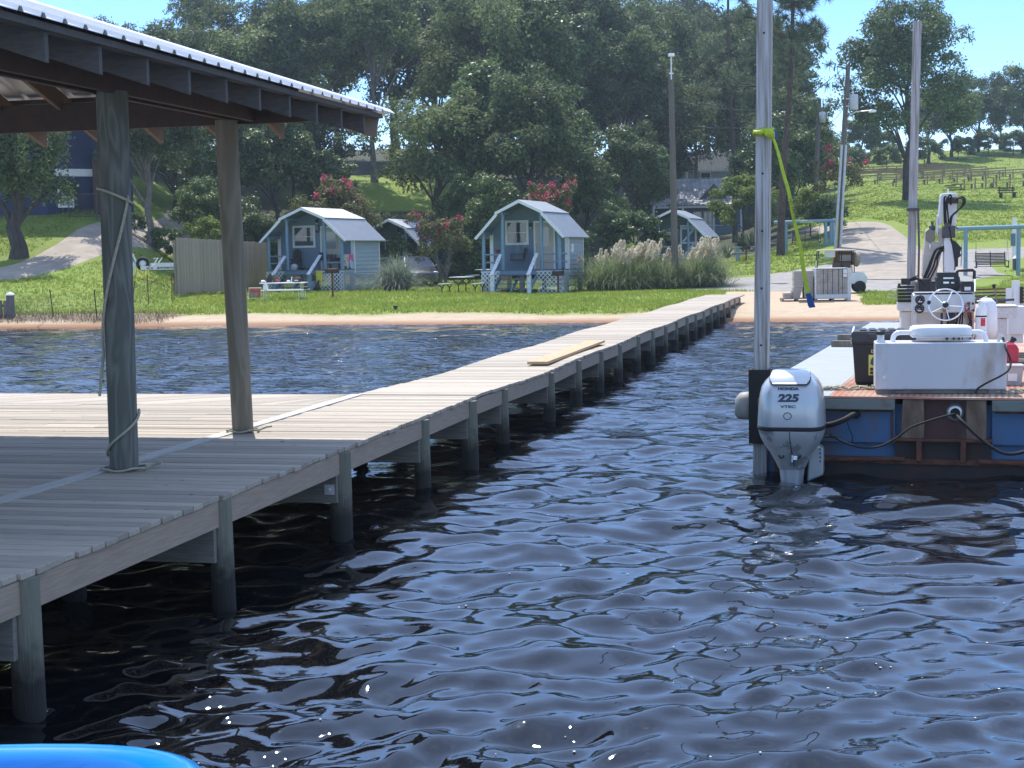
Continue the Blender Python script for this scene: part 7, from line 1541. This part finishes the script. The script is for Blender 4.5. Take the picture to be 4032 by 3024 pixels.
for i in range(16): b = MB(); b.box(-.26 - i * .17, -.14 - i * .17, -.02, .02, -.6, .84 + .01 * (i % 3)); b.build('picket', M_PILE, t)
b = MB(); b.box(-2.9, -.12, .021, .06, .6, .7); b.build('rail', M_PILE, t)
b = MB(); b.tube([(-1, 0, .03), (-.3, .1, .12), (.4, 0, .10), (1.1, -.1, .02)], [.03, .06, .05, .02], 6); o = b.build('driftwood', M_DKBROWN); o.location = G(330, 1218, .33); tag(o, 'dark curved driftwood limb on the weedy beach behind the wire fence', 'driftwood')
# --- boat trailer
p = hit(500, 1082); t = thing('boat_trailer', 'white boat trailer with a lettered side rail parked behind the board fence', 'trailer', p, R(2)); k = p.y / FPX; X = lambda u: (u - 500) * k; Z = lambda v: (1082 - v) * k
b = MB(); b.box(X(495), X(700), -.05, .05, Z(1050), Z(1062) + .27); b.box(X(570), X(700), -.9, -.82, Z(1064), Z(1049)); b.box(X(570), X(700), .82, .9, Z(1064), Z(1049)); b.box(X(600), X(608), -.9, .9, Z(1064), Z(1049)); b.build('rail', M_WHITE, t)
b = MB(); b.box(X(526), X(530), -.04, .04, 0, Z(1030)); b.build('jack', M_GALV, t); b = MB(); b.bar((X(545), 0, Z(1052)), (X(528), 0, Z(1008)), .08, .06); b.bar((X(530), 0, Z(1008)), (X(513), 0, Z(998)), .1, .1); b.build('winch_post', M_GALV, t)
b = MB(); b.torus((X(565), -.1, Z(1040)), .23, .075, Matrix.Rotation(R(90), 3, 'X'), 22, 8); w0 = b.build('spare_wheel', M_RUBBER, t); b = MB(); b.lathe([(.16, 0), (.16, .06), (.05, .07), (0, .07)], 18, Matrix.Translation((X(565), -.06, Z(1040))) @ Matrix.Rotation(R(90), 4, 'X')); b.build('rim', M_WHITE, w0)
b = MB(); b.bar((X(607), -.3, Z(1050)), (X(628), -.3, Z(1018)), .05, .05); b.bar((X(612), .3, Z(1048)), (X(634), .3, Z(1018)), .05, .05); b.box(X(612), X(622), -.4, -.2, Z(1022), Z(1018)); b.build('bunk_post', M_GALV, t)
text('CONTINENTAL', .10, M_BLACK, t, (X(668), -.905, Z(1057)), (R(90), 0, 0), 'lettering', 1.1, .002, .003)
for u in (597, 614, 638): b = MB(); b.box(X(u - 4), X(u + 4), -.908, -.901, Z(1060), Z(1055)); b.build('reflector', M_RED, t)
# --- car
def make_car():
    p = G2(1636, 81.5); t = thing('parked_car', 'dark grey hatchback parked behind the ornamental grass, nose toward the lake', 'car', p, R(17)); paint = mat('charcoal_paint', (.045, .043, .042), .22, .3, var=.1, coat=1.0)
    # x right, y back; nose at y=-2
    st = [(-2.02, .55, .32, .62, .30), (-1.98, .72, .22, .70, .0), (-1.7, .82, .2, .78, 0), (-1.2, .86, .2, .92, 0), (-.85, .87, .2, .98, 0), (0, .87, .2, 1.0, 0), (1.0, .87, .2, 1.02, 0), (1.6, .85, .22, 1.02, 0), (1.95, .80, .28, .95, 0), (2.03, .66, .36, .8, 0)]
    rg = [[Vector((x, y, z)) for x, z in ((-hw * .92, zl), (hw * .92, zl), (hw, zl + .2), (hw * 1.0, (zl + zt) / 2 + .05), (hw * .93, zt), (-hw * .93, zt), (-hw * 1.0, (zl + zt) / 2 + .05), (-hw, zl + .2))] for y, hw, zl, zt, _ in st]
    b = MB(); b.loft(rg); b.build('body', paint, t, bevel=.03)
    def cab(sc, dz, y_): return [Vector((x * sc, y, z + dz)) for x, y, z in y_]
    low = [(-.80, -.95, .97), (.80, -.95, .97), (.82, .3, 1.0), (.80, 1.75, 1.0), (-.80, 1.75, 1.0), (-.82, .3, 1.0)]; up = [(-.62, -.10, 1.47), (.62, -.10, 1.47), (.63, .5, 1.51), (.58, 1.25, 1.44), (-.58, 1.25, 1.44), (-.63, .5, 1.51)]
    b = MB(); b.loft([[Vector(v) for v in low], [Vector(v) for v in up]], False, False); b.build('window_glass', M_GLASSD, t)
    b = MB(); b.loft([[Vector(v) + Vector((0, 0, -.02)) for v in up], [Vector(v) * 1 + Vector((0, 0, .01)) for v in up], [Vector((x * .9, y * .96 + .02, z + .05)) for x, y, z in up]], True, True)
    for i in range(6):
        if i in (0, 1, 3, 4, 2, 5): b.bar(Vector(low[i]), Vector(up[i]), .06, .05)
    b.build('roof', paint, t, bevel=.01)
    for x in (-.80, .80):
        for y in (-1.25, 1.25):
            m_ = Matrix.Translation((x, y, .32)) @ Matrix.Rotation(R(90 if x > 0 else -90), 4, 'Y'); b = MB(); b.lathe([(.2, -.1), (.31, -.1), (.325, -.05), (.325, .05), (.31, .09), (.21, .09)], 24, m_); w_ = b.build('wheel', M_RUBBER, t); b = MB(); b.lathe([(.21, .06), (.20, .085), (.06, .075), (.05, .095), (0, .1)], 20, m_)
            for q in range(7): a = q / 7 * 6.283; b.bar(m_ @ Vector((.04 * math.cos(a), .04 * math.sin(a), .095)), m_ @ Vector((.2 * math.cos(a), .2 * math.sin(a), .09)), .035, .02)
            b.build('rim', M_ALU, w_)
    for s_ in (-1, 1):
        b = MB(); b.ball((s_ * .60, -1.84, .68), .17, .14, .08); b.build('headlight', mat('headlight_lens', (.6, .62, .64), .08, .2), t); b = MB(); b.ball((s_ * .94, -.72, 1.02), .09, .07, .065); b.build('side_mirror', paint, t); b = MB(); b.ball((s_ * .66, 1.93, .86), .12, .08, .1); b.build('tail_light', M_RED, t)
        b = MB(); b.box(s_ * .875 - .008, s_ * .875 + .008, .05, .07, .3, .98); b.box(s_ * .88 - .01, s_ * .88 + .01, -.15, -.0, .82, .85); b.build('door_seam', M_BLACK, t)
    b = MB(); b.box(-.45, .45, -2.035, -2.01, .42, .56); b.build('grille', M_BLACK, t); b = MB(); b.tube([(0, .9, 1.5), (.02, 1.1, 1.62)], .01, 6); b.build('aerial', M_BLACK, t)
make_car()
# --- pallets of blocks and the golf cart
pc = G(3279, 1196, .22); pc.z = hz(pc.x, pc.y); k = pc.y / FPX; PRZ = R(-6); t = thing('wrapped_pallet', 'shrink wrapped pallet of pale grey concrete blocks on the sand', 'pallet', pc, PRZ)
MBK = mat('concrete_block', (.40, .365, .325), .95, col2=(.34, .31, .28), scale=6, island=.1, bump=.2); hw = 138 * k / 2; hh = 236 * k * .54
def pallet(par, x0, x1, dpt):
    b = MB()
    for i in range(3): y = .0 + i * (dpt - .1) / 2; b.box(x0, x1, y, y + .1, .0, .02)
    for x in (x0, (x0 + x1) / 2 - .04, x1 - .09): b.box(x, x + .09, 0, dpt, .02, .09)
    for i in range(6): y = i * (dpt - .1) / 5; b.box(x0, x1, y, y + .1, .09, .112)
    b.build('wooden_base', M_NATURAL, par)
pallet(t, -hw, hw, 1.0); b = MB(); zz = .115; rows = 10; hl_ = (hh - .13) / rows
for i in range(rows):
    for j in range(7): x0 = -hw + .03 + j * (2 * hw - .06) / 7; b.box(x0, x0 + (2 * hw - .06) / 7 - .006, .02, .98, zz + i * hl_, zz + (i + 1) * hl_ - .004)
b.build('block_layers', MBK, t)
b = MB()
for x in (-hw + .02 + .28 * hw * 2 * q for q in (.78, 1.22, 1.72, 2.3, 2.7)): b.box(x - .008, x + .008, .0, .018, .115, hh)
b.build('strap', M_STEELDK, t); b = MB(); b.box(-hw, -hw + .05, -.008, 1.0, .1, hh + .02); b.box(hw - .11, hw + .01, -.01, 1.0, .02, hh + .01); b.box(-hw + .05, hw - .11, -.01, 1.0, hh, hh + .03); b.box(-hw + .05, hw - .11, -.008, -.002, .1, .25); b.build('wrap_film', mat('wrap_film', (.60, .61, .61), .3, var=.15, scale=9), t, bevel=.01)
b = MB(); b.box(hw - .26, hw - .12, -.018, -.011, hh - .17, hh - .02); b.box(hw - .26, hw - .13, -.018, -.011, hh - .29, hh - .19); b.build('paper_label', M_WHITE, t)
pc2 = pc + Vector((-.97, .35, 0)); t = thing('open_pallet', 'wooden pallet under the stepped stack of grey blocks', 'pallet', pc2, PRZ); pallet(t, -.78, .32, .9)
GB = 'grey concrete blocks stacked in steps on the open pallet'; proto_b = None
for (x, n0, n1) in ((-.33, 0, 10), (.02, 0, 10), (-.68, 0, 2)):
    for i in range(n0, n1):
        xo = x + (.05 * max(0, 4 - i) * -.6 if x < .0 and n1 > 3 else 0) + random.uniform(-.008, .008); loc = pc2 + Vector((xo * math.cos(PRZ), xo * math.sin(PRZ) + .04, .114 + i * .098))
        if proto_b is None: b = MB(); b.box(0, .33, 0, .8, 0, .094); proto_b = b.build('concrete_block', MBK, bevel=.008); proto_b.location = loc; proto_b.rotation_euler = (0, 0, PRZ); tag(proto_b, 'pale grey concrete block in the stepped stack on the open pallet', 'block', GB)
        else: dup(proto_b, loc, PRZ)
b = MB(); b.box(-.6, .6, -.05, .05, 0, .03); o = b.build('board', M_NATURAL); q = G(3215, 1205, .2); o.location = (q.x, q.y, hz(q.x, q.y) + .01); o.rotation_euler = (0, 0, R(-4)); tag(o, 'thin board lying on the sand in front of the wrapped pallet', 'board')
def make_cart():
    p = G(3300, 1158, .3); p = Vector((p.x, p.y, hz(p.x, p.y))); p = G2(3300, 61.5); t = thing('golf_cart', 'white golf cart with a beige roof and brown rolled curtain behind the pallets', 'golf cart', p, R(-8)); k = 61.5 / FPX; px = lambda u: (u - 3300) * k; m = mat('cart_white', (.68, .68, .66), .3, var=.08, coat=.4)
    b = MB(); b.prism([(-1.15, .35), (1.05, .35), (1.1, .62), (.95, .82), (.35, .80), (.25, .60), (-.35, .55), (-.6, .9), (-.95, .92), (-1.2, .6)], -.6, .6, 'y'); b.build('body', m, t, bevel=.04)
    b = MB(); b.box(px(3221), px(3365), -.62, .62, 1.67, 1.72); b.build('roof', mat('cart_roof', (.62, .56, .47), .5), t, bevel=.025)
    for x, x2 in ((px(3214), px(3222)), (px(3358), px(3356)), (px(3308), px(3309))):
        for y in (-.55, .55): b = MB(); b.tube([(x, y, .8), (x2, y, 1.68)], .02, 8); b.build('roof_post', M_BLACKM, t)
    b = MB(); b.box(px(3221) - .06, px(3221) - .05, -.55, .55, .85, 1.3); b.box(px(3245), px(3285), -.56, -.55, 1.42, 1.66); b.build('windshield', mat('clear_panel', (.50, .52, .50), .1), t)
    b = MB(); b.box(px(3280), px(3352), .3, .5, .62, 1.2); b.box(px(3275), px(3330), -.5, .5, .78, .9); b.build('seat', mat('tan_seat', (.20, .14, .09), .7), t, bevel=.03)
    b = MB(); b.prism([(px(3284), 1.16), (px(3374), 1.08), (px(3374), 1.5), (px(3355), 1.66), (px(3290), 1.66)], .56, .6, 'y'); b.build('curtain', mat('brown_curtain', (.19, .085, .04), .7, var=.3), t); b = MB(); b.box(px(3306), px(3354), .54, .555, 1.25, 1.5); b.build('curtain_window', mat('hazy_vinyl', (.45, .46, .42), .2), t)
    b = MB(); b.ball((px(3371), 0, 1.32), .16, .5, .3); b.build('rear_bag', mat('tan_canvas', (.33, .26, .2), .9, var=.2), t)
    b = MB(); b.torus((px(3318), -.25, 1.0), .17, .015, Matrix.Rotation(R(60), 3, 'Y'), 20, 6); b.bar((px(3318), -.25, 1.0), (px(3300), -.25, .8), .03, .03); b.build('steering_wheel', M_BLACK, t)
    for x in (-.78, .80):
        for y in (-.58, .58):
            mm = Matrix.Translation((x, y, .24)) @ Matrix.Rotation(R(90 if y < 0 else -90), 4, 'X'); b = MB(); b.lathe([(.13, -.1), (.22, -.1), (.24, -.06), (.24, .06), (.22, .1), (.13, .1)], 20, mm); w_ = b.build('wheel', M_RUBBER, t); b = MB(); b.lathe([(.13, .07), (.12, .09), (.05, .08), (0, .1)], 16, mm); b.build('rim', M_WHITE, w_)
make_cart()
# --- swing frames and swings
def frame(label, u0, u1, up, v, Y, rz):
    p = G2((u0 + u1) / 2, Y); k = Y / FPX; t = thing('swing_frame', label, 'swing frame', p, rz, 'blue swing frames'); um = (u0 + u1) / 2; zt = W(um, v, Y).z - p.z
    b = MB(); b.tube([((u0 - um) * k, 0, zt - .02), ((u1 - um) * k, 0, zt + .04)], .10, 12); b.build('beam', mat('frame_blue', (.20, .33, .40), .6, var=.15), t)
    for u in up:
        for y in (-.02,): b = MB(); b.tube([((u - um) * k, 0, -.4), ((u - um) * k, 0, zt - .06)], .095, 12); b.build('post', mat('frame_blue', (.20, .33, .40), .6, var=.15), t)
    return p, zt
p, zt = frame('pale blue swing frame at the right edge on the grass', 3772, 4120, (3806, 4008), 896, 71, R(-6)); q = W(3907, 1072, 71); q.z = p.z + .42; slat_swing('bench_swing', 'dark slatted bench swing hanging from the right hand blue frame', q, R(-8), 1.36, M_DKBROWN, p.z + zt - q.z - .06, .02, 8, .56, group='bench swings', rope=M_ROPE)
p, zt = frame('pale blue swing frame beside the pine and utility pole', 3050, 3290, (3096, 3250, 3270, 3278), 873, 90, R(-6)); q = W(3174, 1010, 90); q.z = p.z + .42; slat_swing('bench_swing', 'dark slatted bench swing hanging from the blue frame by the pine', q, R(-6), 1.55, M_DKBROWN, p.z + zt - q.z - .06, .02, 8, .56, group='bench swings', rope=M_ROPE)
b = MB(); b.box(-.02, .9, -.012, .012, -.09, .06); o = b.build('frame_sign', mat('sign_board', (.30, .40, .26), .7, col2=(.42, .46, .28), scale=9)); q = W(3150, 872, 89.87); o.location = q; tag(o, 'narrow greenish sign board on the beam of the swing frame by the pine', 'sign')
t = thing('utility_pedestal', 'blue post carrying a grey meter box behind the right swing frame', 'meter post', G2(3993, 74), 0); b = MB(); b.box(-.09, .09, -.05, .05, -.2, 2.5); b.build('post', M_GALV, t); b = MB(); b.box(-.2, .02, -.16, -.05, 1.15, 1.75); b.build('meter_box', mat('meter_blue', (.12, .2, .24), .5), t, bevel=.02); b = MB(); b.box(-.12, .12, -.35, -.15, 0, .55); b.build('pedestal_box', M_STEELDK, t); b = MB(); b.lathe([(.17, .55), (.02, .72)], 8, Matrix.Translation((0, -.25, 0))); b.build('cap', M_WHITE, t)
# --- wooden table by the pine
t = thing('picnic_table', 'pale blue wooden picnic table left of the near spud timber', 'picnic table', G2(2945, 91.5), R(-10)); b = MB(); [b.box(-.9, 1.1, -.36 + i * .15, -.23 + i * .15, .74, .78) for i in range(5)]; b.build('tabletop', mat('faded_blue_board', (.38, .48, .50), .7, var=.2), t)
for y in (-.72, .66): b = MB(); b.box(-.9, 1.1, y - .13, y + .13, .42, .46); b.build('bench', mat('faded_blue_board', (.38, .48, .50), .7, var=.2), t)
for x in (-.6, .8): b = MB(); b.box(x - .12, x + .12, -.2, .2, -.1, .74); b.box(x - .1, x + .1, -.78, -.62, -.1, .42); b.box(x - .1, x + .1, .58, .74, -.1, .42); b.build('leg', mat('block_leg', (.25, .30, .31), .8), t)
for lab, u, v, m_ in (('white topped picnic table on the slope left of the sweetgum', 3380, 648, M_WHITE), ('grey picnic table on the slope in front of the dark round tree', 3176, 645, M_SIDE)):
    p = hit(u, v, 120); t = thing('picnic_table', lab, 'picnic table', p, R(-20)); b = MB(); b.box(-.75, .75, -.4, .4, .72, .78); b.build('tabletop', m_, t)
    for x in (-1.0, 1.0): b = MB(); b.box(x - .17, x + .17, -.6, .6, .42, .48); b.build('bench', m_, t)
    for x in (-.95, -.4, .4, .95): b = MB(); b.box(x - .05, x + .05, -.3, .3, -.15, .72 if abs(x) < .5 else .42); b.build('leg', M_DKBROWN, t)
# --- hillside benches
def long_bench(label, a, b_, hb=.95, back=True, m=None, group='long plank benches on the hill', step=2.4):
    m = m or M_BENCH; t = thing('plank_bench', label, 'bench', a, 0, group); d = b_ - a; dn = Vector((d.x, d.y, 0)).normalized(); nx = Vector((-dn.y, dn.x, 0)); up = Vector((0, 0, 1))
    s = MB(); s.bar(up * .45, d + up * .45, .38, .05); s.build('seat', m, t)
    if back:
        s = MB()
        for z in (.60, .88): s.bar(up * z - nx * .24, d + up * z - nx * .24, .05, .13)
        s.build('backrest', m, t)
    n = max(2, int(d.length / step))
    for i in range(n + 1):
        p = d * (i / n); g = gat(a.x + p.x, a.y + p.y).z - a.z; l = MB(); l.bar(Vector((p.x, p.y, g - .3)) - nx * .2, Vector((p.x, p.y, p.z + .95)) - nx * .2, .1, .09); l.bar(Vector((p.x, p.y, g - .3)) + nx * .14, Vector((p.x, p.y, p.z + .44)) + nx * .14, .16, .16); l.build('leg', m, t)
r5 = lambda x, y: (2800 + x * .557, 550 + y * .557)
for i, (l, r_, lab) in enumerate((((810, 262), (1645, 232), 'farthest of the long plank benches on the hillside'), ((880, 278), (1795, 240), 'second farthest long plank bench on the hillside'), ((1045, 300), (1935, 250), 'middle long plank bench on the hillside'), ((1165, 316), (2070, 258), 'second nearest long plank bench on the hillside'), ((1295, 332), (2215, 268), 'nearest of the long backed plank benches on the hillside'))):
    long_bench(lab, hit(*r5(*l), 110), hit(*r5(*r_), 110))
long_bench('low rail bench nearest the boom top on the hill at right', hit(*r5(1775, 352), 100), hit(*r5(2000, 338), 100), back=False, step=1.6); long_bench('low rail bench running off the right edge on the hill', hit(*r5(1985, 345), 100), hit(*r5(2330, 322), 100), back=False, step=1.6)
p = hit(*r5(2095, 412), 90); t = thing('park_bench', 'single dark park bench alone on the grass at the right', 'bench', p, R(8)); b = MB(); b.box(-.72, .72, -.2, .2, .40, .45); b.build('seat', M_DKBROWN, t); b = MB(); b.box(-.72, .72, .2, .24, .55, .66); b.box(-.72, .72, .24, .28, .72, .83); b.build('backrest', M_DKBROWN, t)
for x in (-.55, .55): b = MB(); b.box(x - .05, x + .05, -.2, .2, -.1, .4); b.bar((x, .2, .4), (x, .3, .9), .08, .05); b.build('leg', M_DKBROWN, t)
rn = random.Random(6)
for i, (x, y) in enumerate(((1690, 330), (1710, 345), (1740, 318), (1680, 360), (1755, 358))):
    p = hit(*r5(x, y), 100); b = MB(); b.box(-.5, .5, -.25, .25, .0, .1); o = b.build('step_slab', M_DKBROWN); o.location = p; o.rotation_euler = (0, 0, rn.uniform(-.2, .2)); tag(o, 'dark flat slab among the loose steps left of the low rail benches', 'slab', 'loose steps on the hill')
# --- poles and wires
def pole(label, u, v0, u1, v1, Y, r=.14):
    p = G2(u, Y); tp_ = W(u1, v1, Y); t = thing('utility_pole', label, 'pole', p, 0, 'poles'); d = tp_ - p; b = MB(); b.tube([Vector((0, 0, -.5)), d * .5, d], [r * 1.1, r, r * .82], 14); b.build('shaft', mat('pole_wood', (.165, .14, .115), .9, col2=(.10, .085, .07), scale=4, stretch=(8, 8, .5), bump=.3), t); return t, p, d
t, p, d = pole('wooden lamp pole standing in the pampas grass', 2659, 1139, 2642, 288, 71.2, .145); b = MB(); b.tube([d + Vector((0, -.12, -.3)), d + Vector((0, -.1, .25)), d + Vector((0, -.15, .75))], .03, 8); b.build('lamp_bracket', M_WHITE, t); b = MB(); b.box(d.x - .14, d.x + .14, -.32, .0, d.z + .72, d.z + .86); b.build('lamp_head', M_WHITEG, t, bevel=.02); b = MB(); b.box(d.x - .1, d.x + .1, -.16, -.1, d.z - .06, d.z + .0); b.build('bracket_clamp', M_GALV, t)
P2, p2, d2 = pole('leaning utility pole with transformer and street lamp by the drive', 3296, 1050, 3340, 258, 87, .15); k = 87 / FPX; L2 = lambda u, v, y=0: W(u, v, 87 + y) - p2
b = MB(); b.lathe([(.0, -.42), (.22, -.42), (.24, -.38), (.24, .36), (.2, .42), (0, .45)], 20, Matrix.Translation(L2(3362, 402, -.3))); tr = b.build('transformer', mat('transformer_grey', (.50, .51, .52), .5), P2); b = MB(); q = L2(3362, 402, -.3); b.cyl(q + Vector((-.05, 0, .42)), q + Vector((-.05, 0, .62)), .04); b.bar(q + Vector((-.4, .15, .2)), q + Vector((-.1, .1, .2)), .05, .05); b.bar(q + Vector((-.4, .15, -.2)), q + Vector((-.1, .1, -.2)), .05, .05); b.build('bushing', M_GALV, P2)
b = MB(); b.tube([L2(3332, 475), L2(3345, 455, -.3), L2(3370, 440, -.5), L2(3420, 436, -.8)], .035, 8); b.build('lamp_arm', M_GALV, P2); b = MB(); q = L2(3434, 438, -.8); b.prism([(-.22, .02), (-.05, .1), (.22, .06), (.2, -.06), (-.18, -.08)], q.y - .12, q.y + .12, 'y', Matrix.Translation((q.x, 0, q.z))); b.build('street_lamp', M_GALV, P2, bevel=.02)
b = MB(); b.bar(L2(3345, 272), L2(3296, 262), .06, .06); b.bar(L2(3290, 250), L2(3283, 278), .08, .05); b.tube([L2(3279, 255), L2(3283, 245), L2(3289, 258), L2(3286, 282)], .02, 6); b.tube([L2(3340, 276), L2(3318, 268), L2(3300, 285), L2(3325, 350), L2(3335, 400)], .018, 6); b.tube([L2(3296, 262), L2(3300, 300), L2(3322, 340), L2(3322, 360)], .018, 6); b.build('crossarm', M_STEELDK, P2)
for u0, u1, m_ in ((3285, 3307, M_GALV), (3305, 3323, M_GALV)):
    b = MB(); b.tube([L2(u0, 1040, -.17), L2(u1 + 8, 570, -.17)], .075, 8); b.build('conduit', mat('conduit_grey', (.50, .53, .55), .5), P2)
b = MB(); b.tube([L2(3292, 1040, -.22), L2(3300, 870, -.22)], .03, 6); b.build('guy_guard', mat('guy_yellow', (.6, .45, .05), .5), P2)
P3, p3, d3 = pole('farther wooden utility pole with a small transformer on the grassy slope', 3209, 800, 3227, 388, 118, .17); L3 = lambda u, v, y=0: W(u, v, 118 + y) - p3
b = MB(); b.lathe([(0, -.4), (.24, -.4), (.24, .35), (.15, .42), (0, .42)], 16, Matrix.Translation(L3(3238, 462, -.3))); b.build('transformer', mat('transformer_grey', (.50, .51, .52), .5), P3); b = MB(); b.bar(L3(3226, 392), L3(3207, 402), .05, .05); b.bar(L3(3241, 388), L3(3240, 410), .06, .06); b.tube([L3(3240, 390), L3(3244, 420), L3(3240, 448)], .02, 5); b.tube([L3(3232, 452), L3(3218, 448), L3(3235, 470), L3(3255, 460), L3(3228, 490)], .02, 5); b.build('crossarm', M_STEELDK, P3)
def wire(label, a, b_, sag, r=.014): 
    P = [a.lerp(b_, i / 20) - Vector((0, 0, sag * 4 * (i / 20) * (1 - i / 20))) for i in range(21)]; o = MB(); o.tube([q - a for q in P], r, 5); ob = o.build('overhead_wire', M_STEELDK, None, recalc=False); ob.location = a; tag(ob, label, 'wire', 'overhead wires')
wire('upper wire leaving the farther pole toward the pines', W(3207, 402, 118), W(2560, 360, 130), 1.0); wire('wire from the farther pole to the leaning pole', W(3240, 470, 117.5), W(3318, 430, 87), .4, .016); wire('low service wire passing behind the near spud timber', W(3225, 490, 118), W(2880, 420, 92), 1.5); wire('lower wire leaving the farther pole toward the pines', W(3226, 448, 118), W(2600, 470, 132), .9)
# chain link by the navy house
t = thing('chain_fence', 'short chain link fence between the navy house and the driveway', 'fence', G2(318, 79), R(5)); b = MB()
for x in (-.5, .9, 2.2): b.cyl((x, 0, -.2), (x, 0, 1.25), .03, n=8)
b.cyl((-.5, 0, 1.23), (2.2, 0, 1.23), .022, n=8); b.build('frame', M_STEELDK, t); b = MB(); lattice(b, (-.5, 0, .05), (1, 0, 0), 2.7, 1.15, .16, .008); b.build('mesh_panel', M_STEELDK, t)
# brush and drift on the beach, left
br = MB(); rr = np.random.default_rng(4); Q = []
for _ in range(2600):
    w_ = rr.uniform(-36, -23.4); u_ = rr.uniform(48.6, 51.6); p = SF(w_, u_); z = hz(p.x, p.y); h_ = rr.uniform(.08, .34); an = rr.random() * 6.28; o = np.array([math.cos(an), math.sin(an), 0]) * .008; c = np.array([p.x, p.y, z]); Q.append(np.stack([c - o, c + o, c + np.array([rr.normal() * .1, rr.normal() * .1, h_])]))
o = quads_np('dry_weeds', np.array(Q), mat('dry_weed', (.20, .14, .09), .9, var=.4, island=.4), None, 3); tag(o, kind='stuff')
texts_to_mesh()
# ---------------------------------------------------------------- summer haze
def make_haze():
    b = MB(); b.box(-260, 260, -20, 330, -3, 48); m = bpy.data.materials.new('summer_haze'); m.use_nodes = True; N = m.node_tree.nodes; L = m.node_tree.links
    N.clear(); out = N.new('ShaderNodeOutputMaterial'); v = N.new('ShaderNodeVolumePrincipled'); v.inputs['Color'].default_value = (.70, .86, 1, 1); v.inputs['Density'].default_value = .0004; v.inputs['Anisotropy'].default_value = .55
    L.new(v.outputs[0], out.inputs['Volume']); o = b.build('haze', m); tag(o, kind='stuff')
make_haze()
SC.cycles.volume_bounces = 0; SC.cycles.volume_step_rate = 10; SC.cycles.volume_max_steps = 32
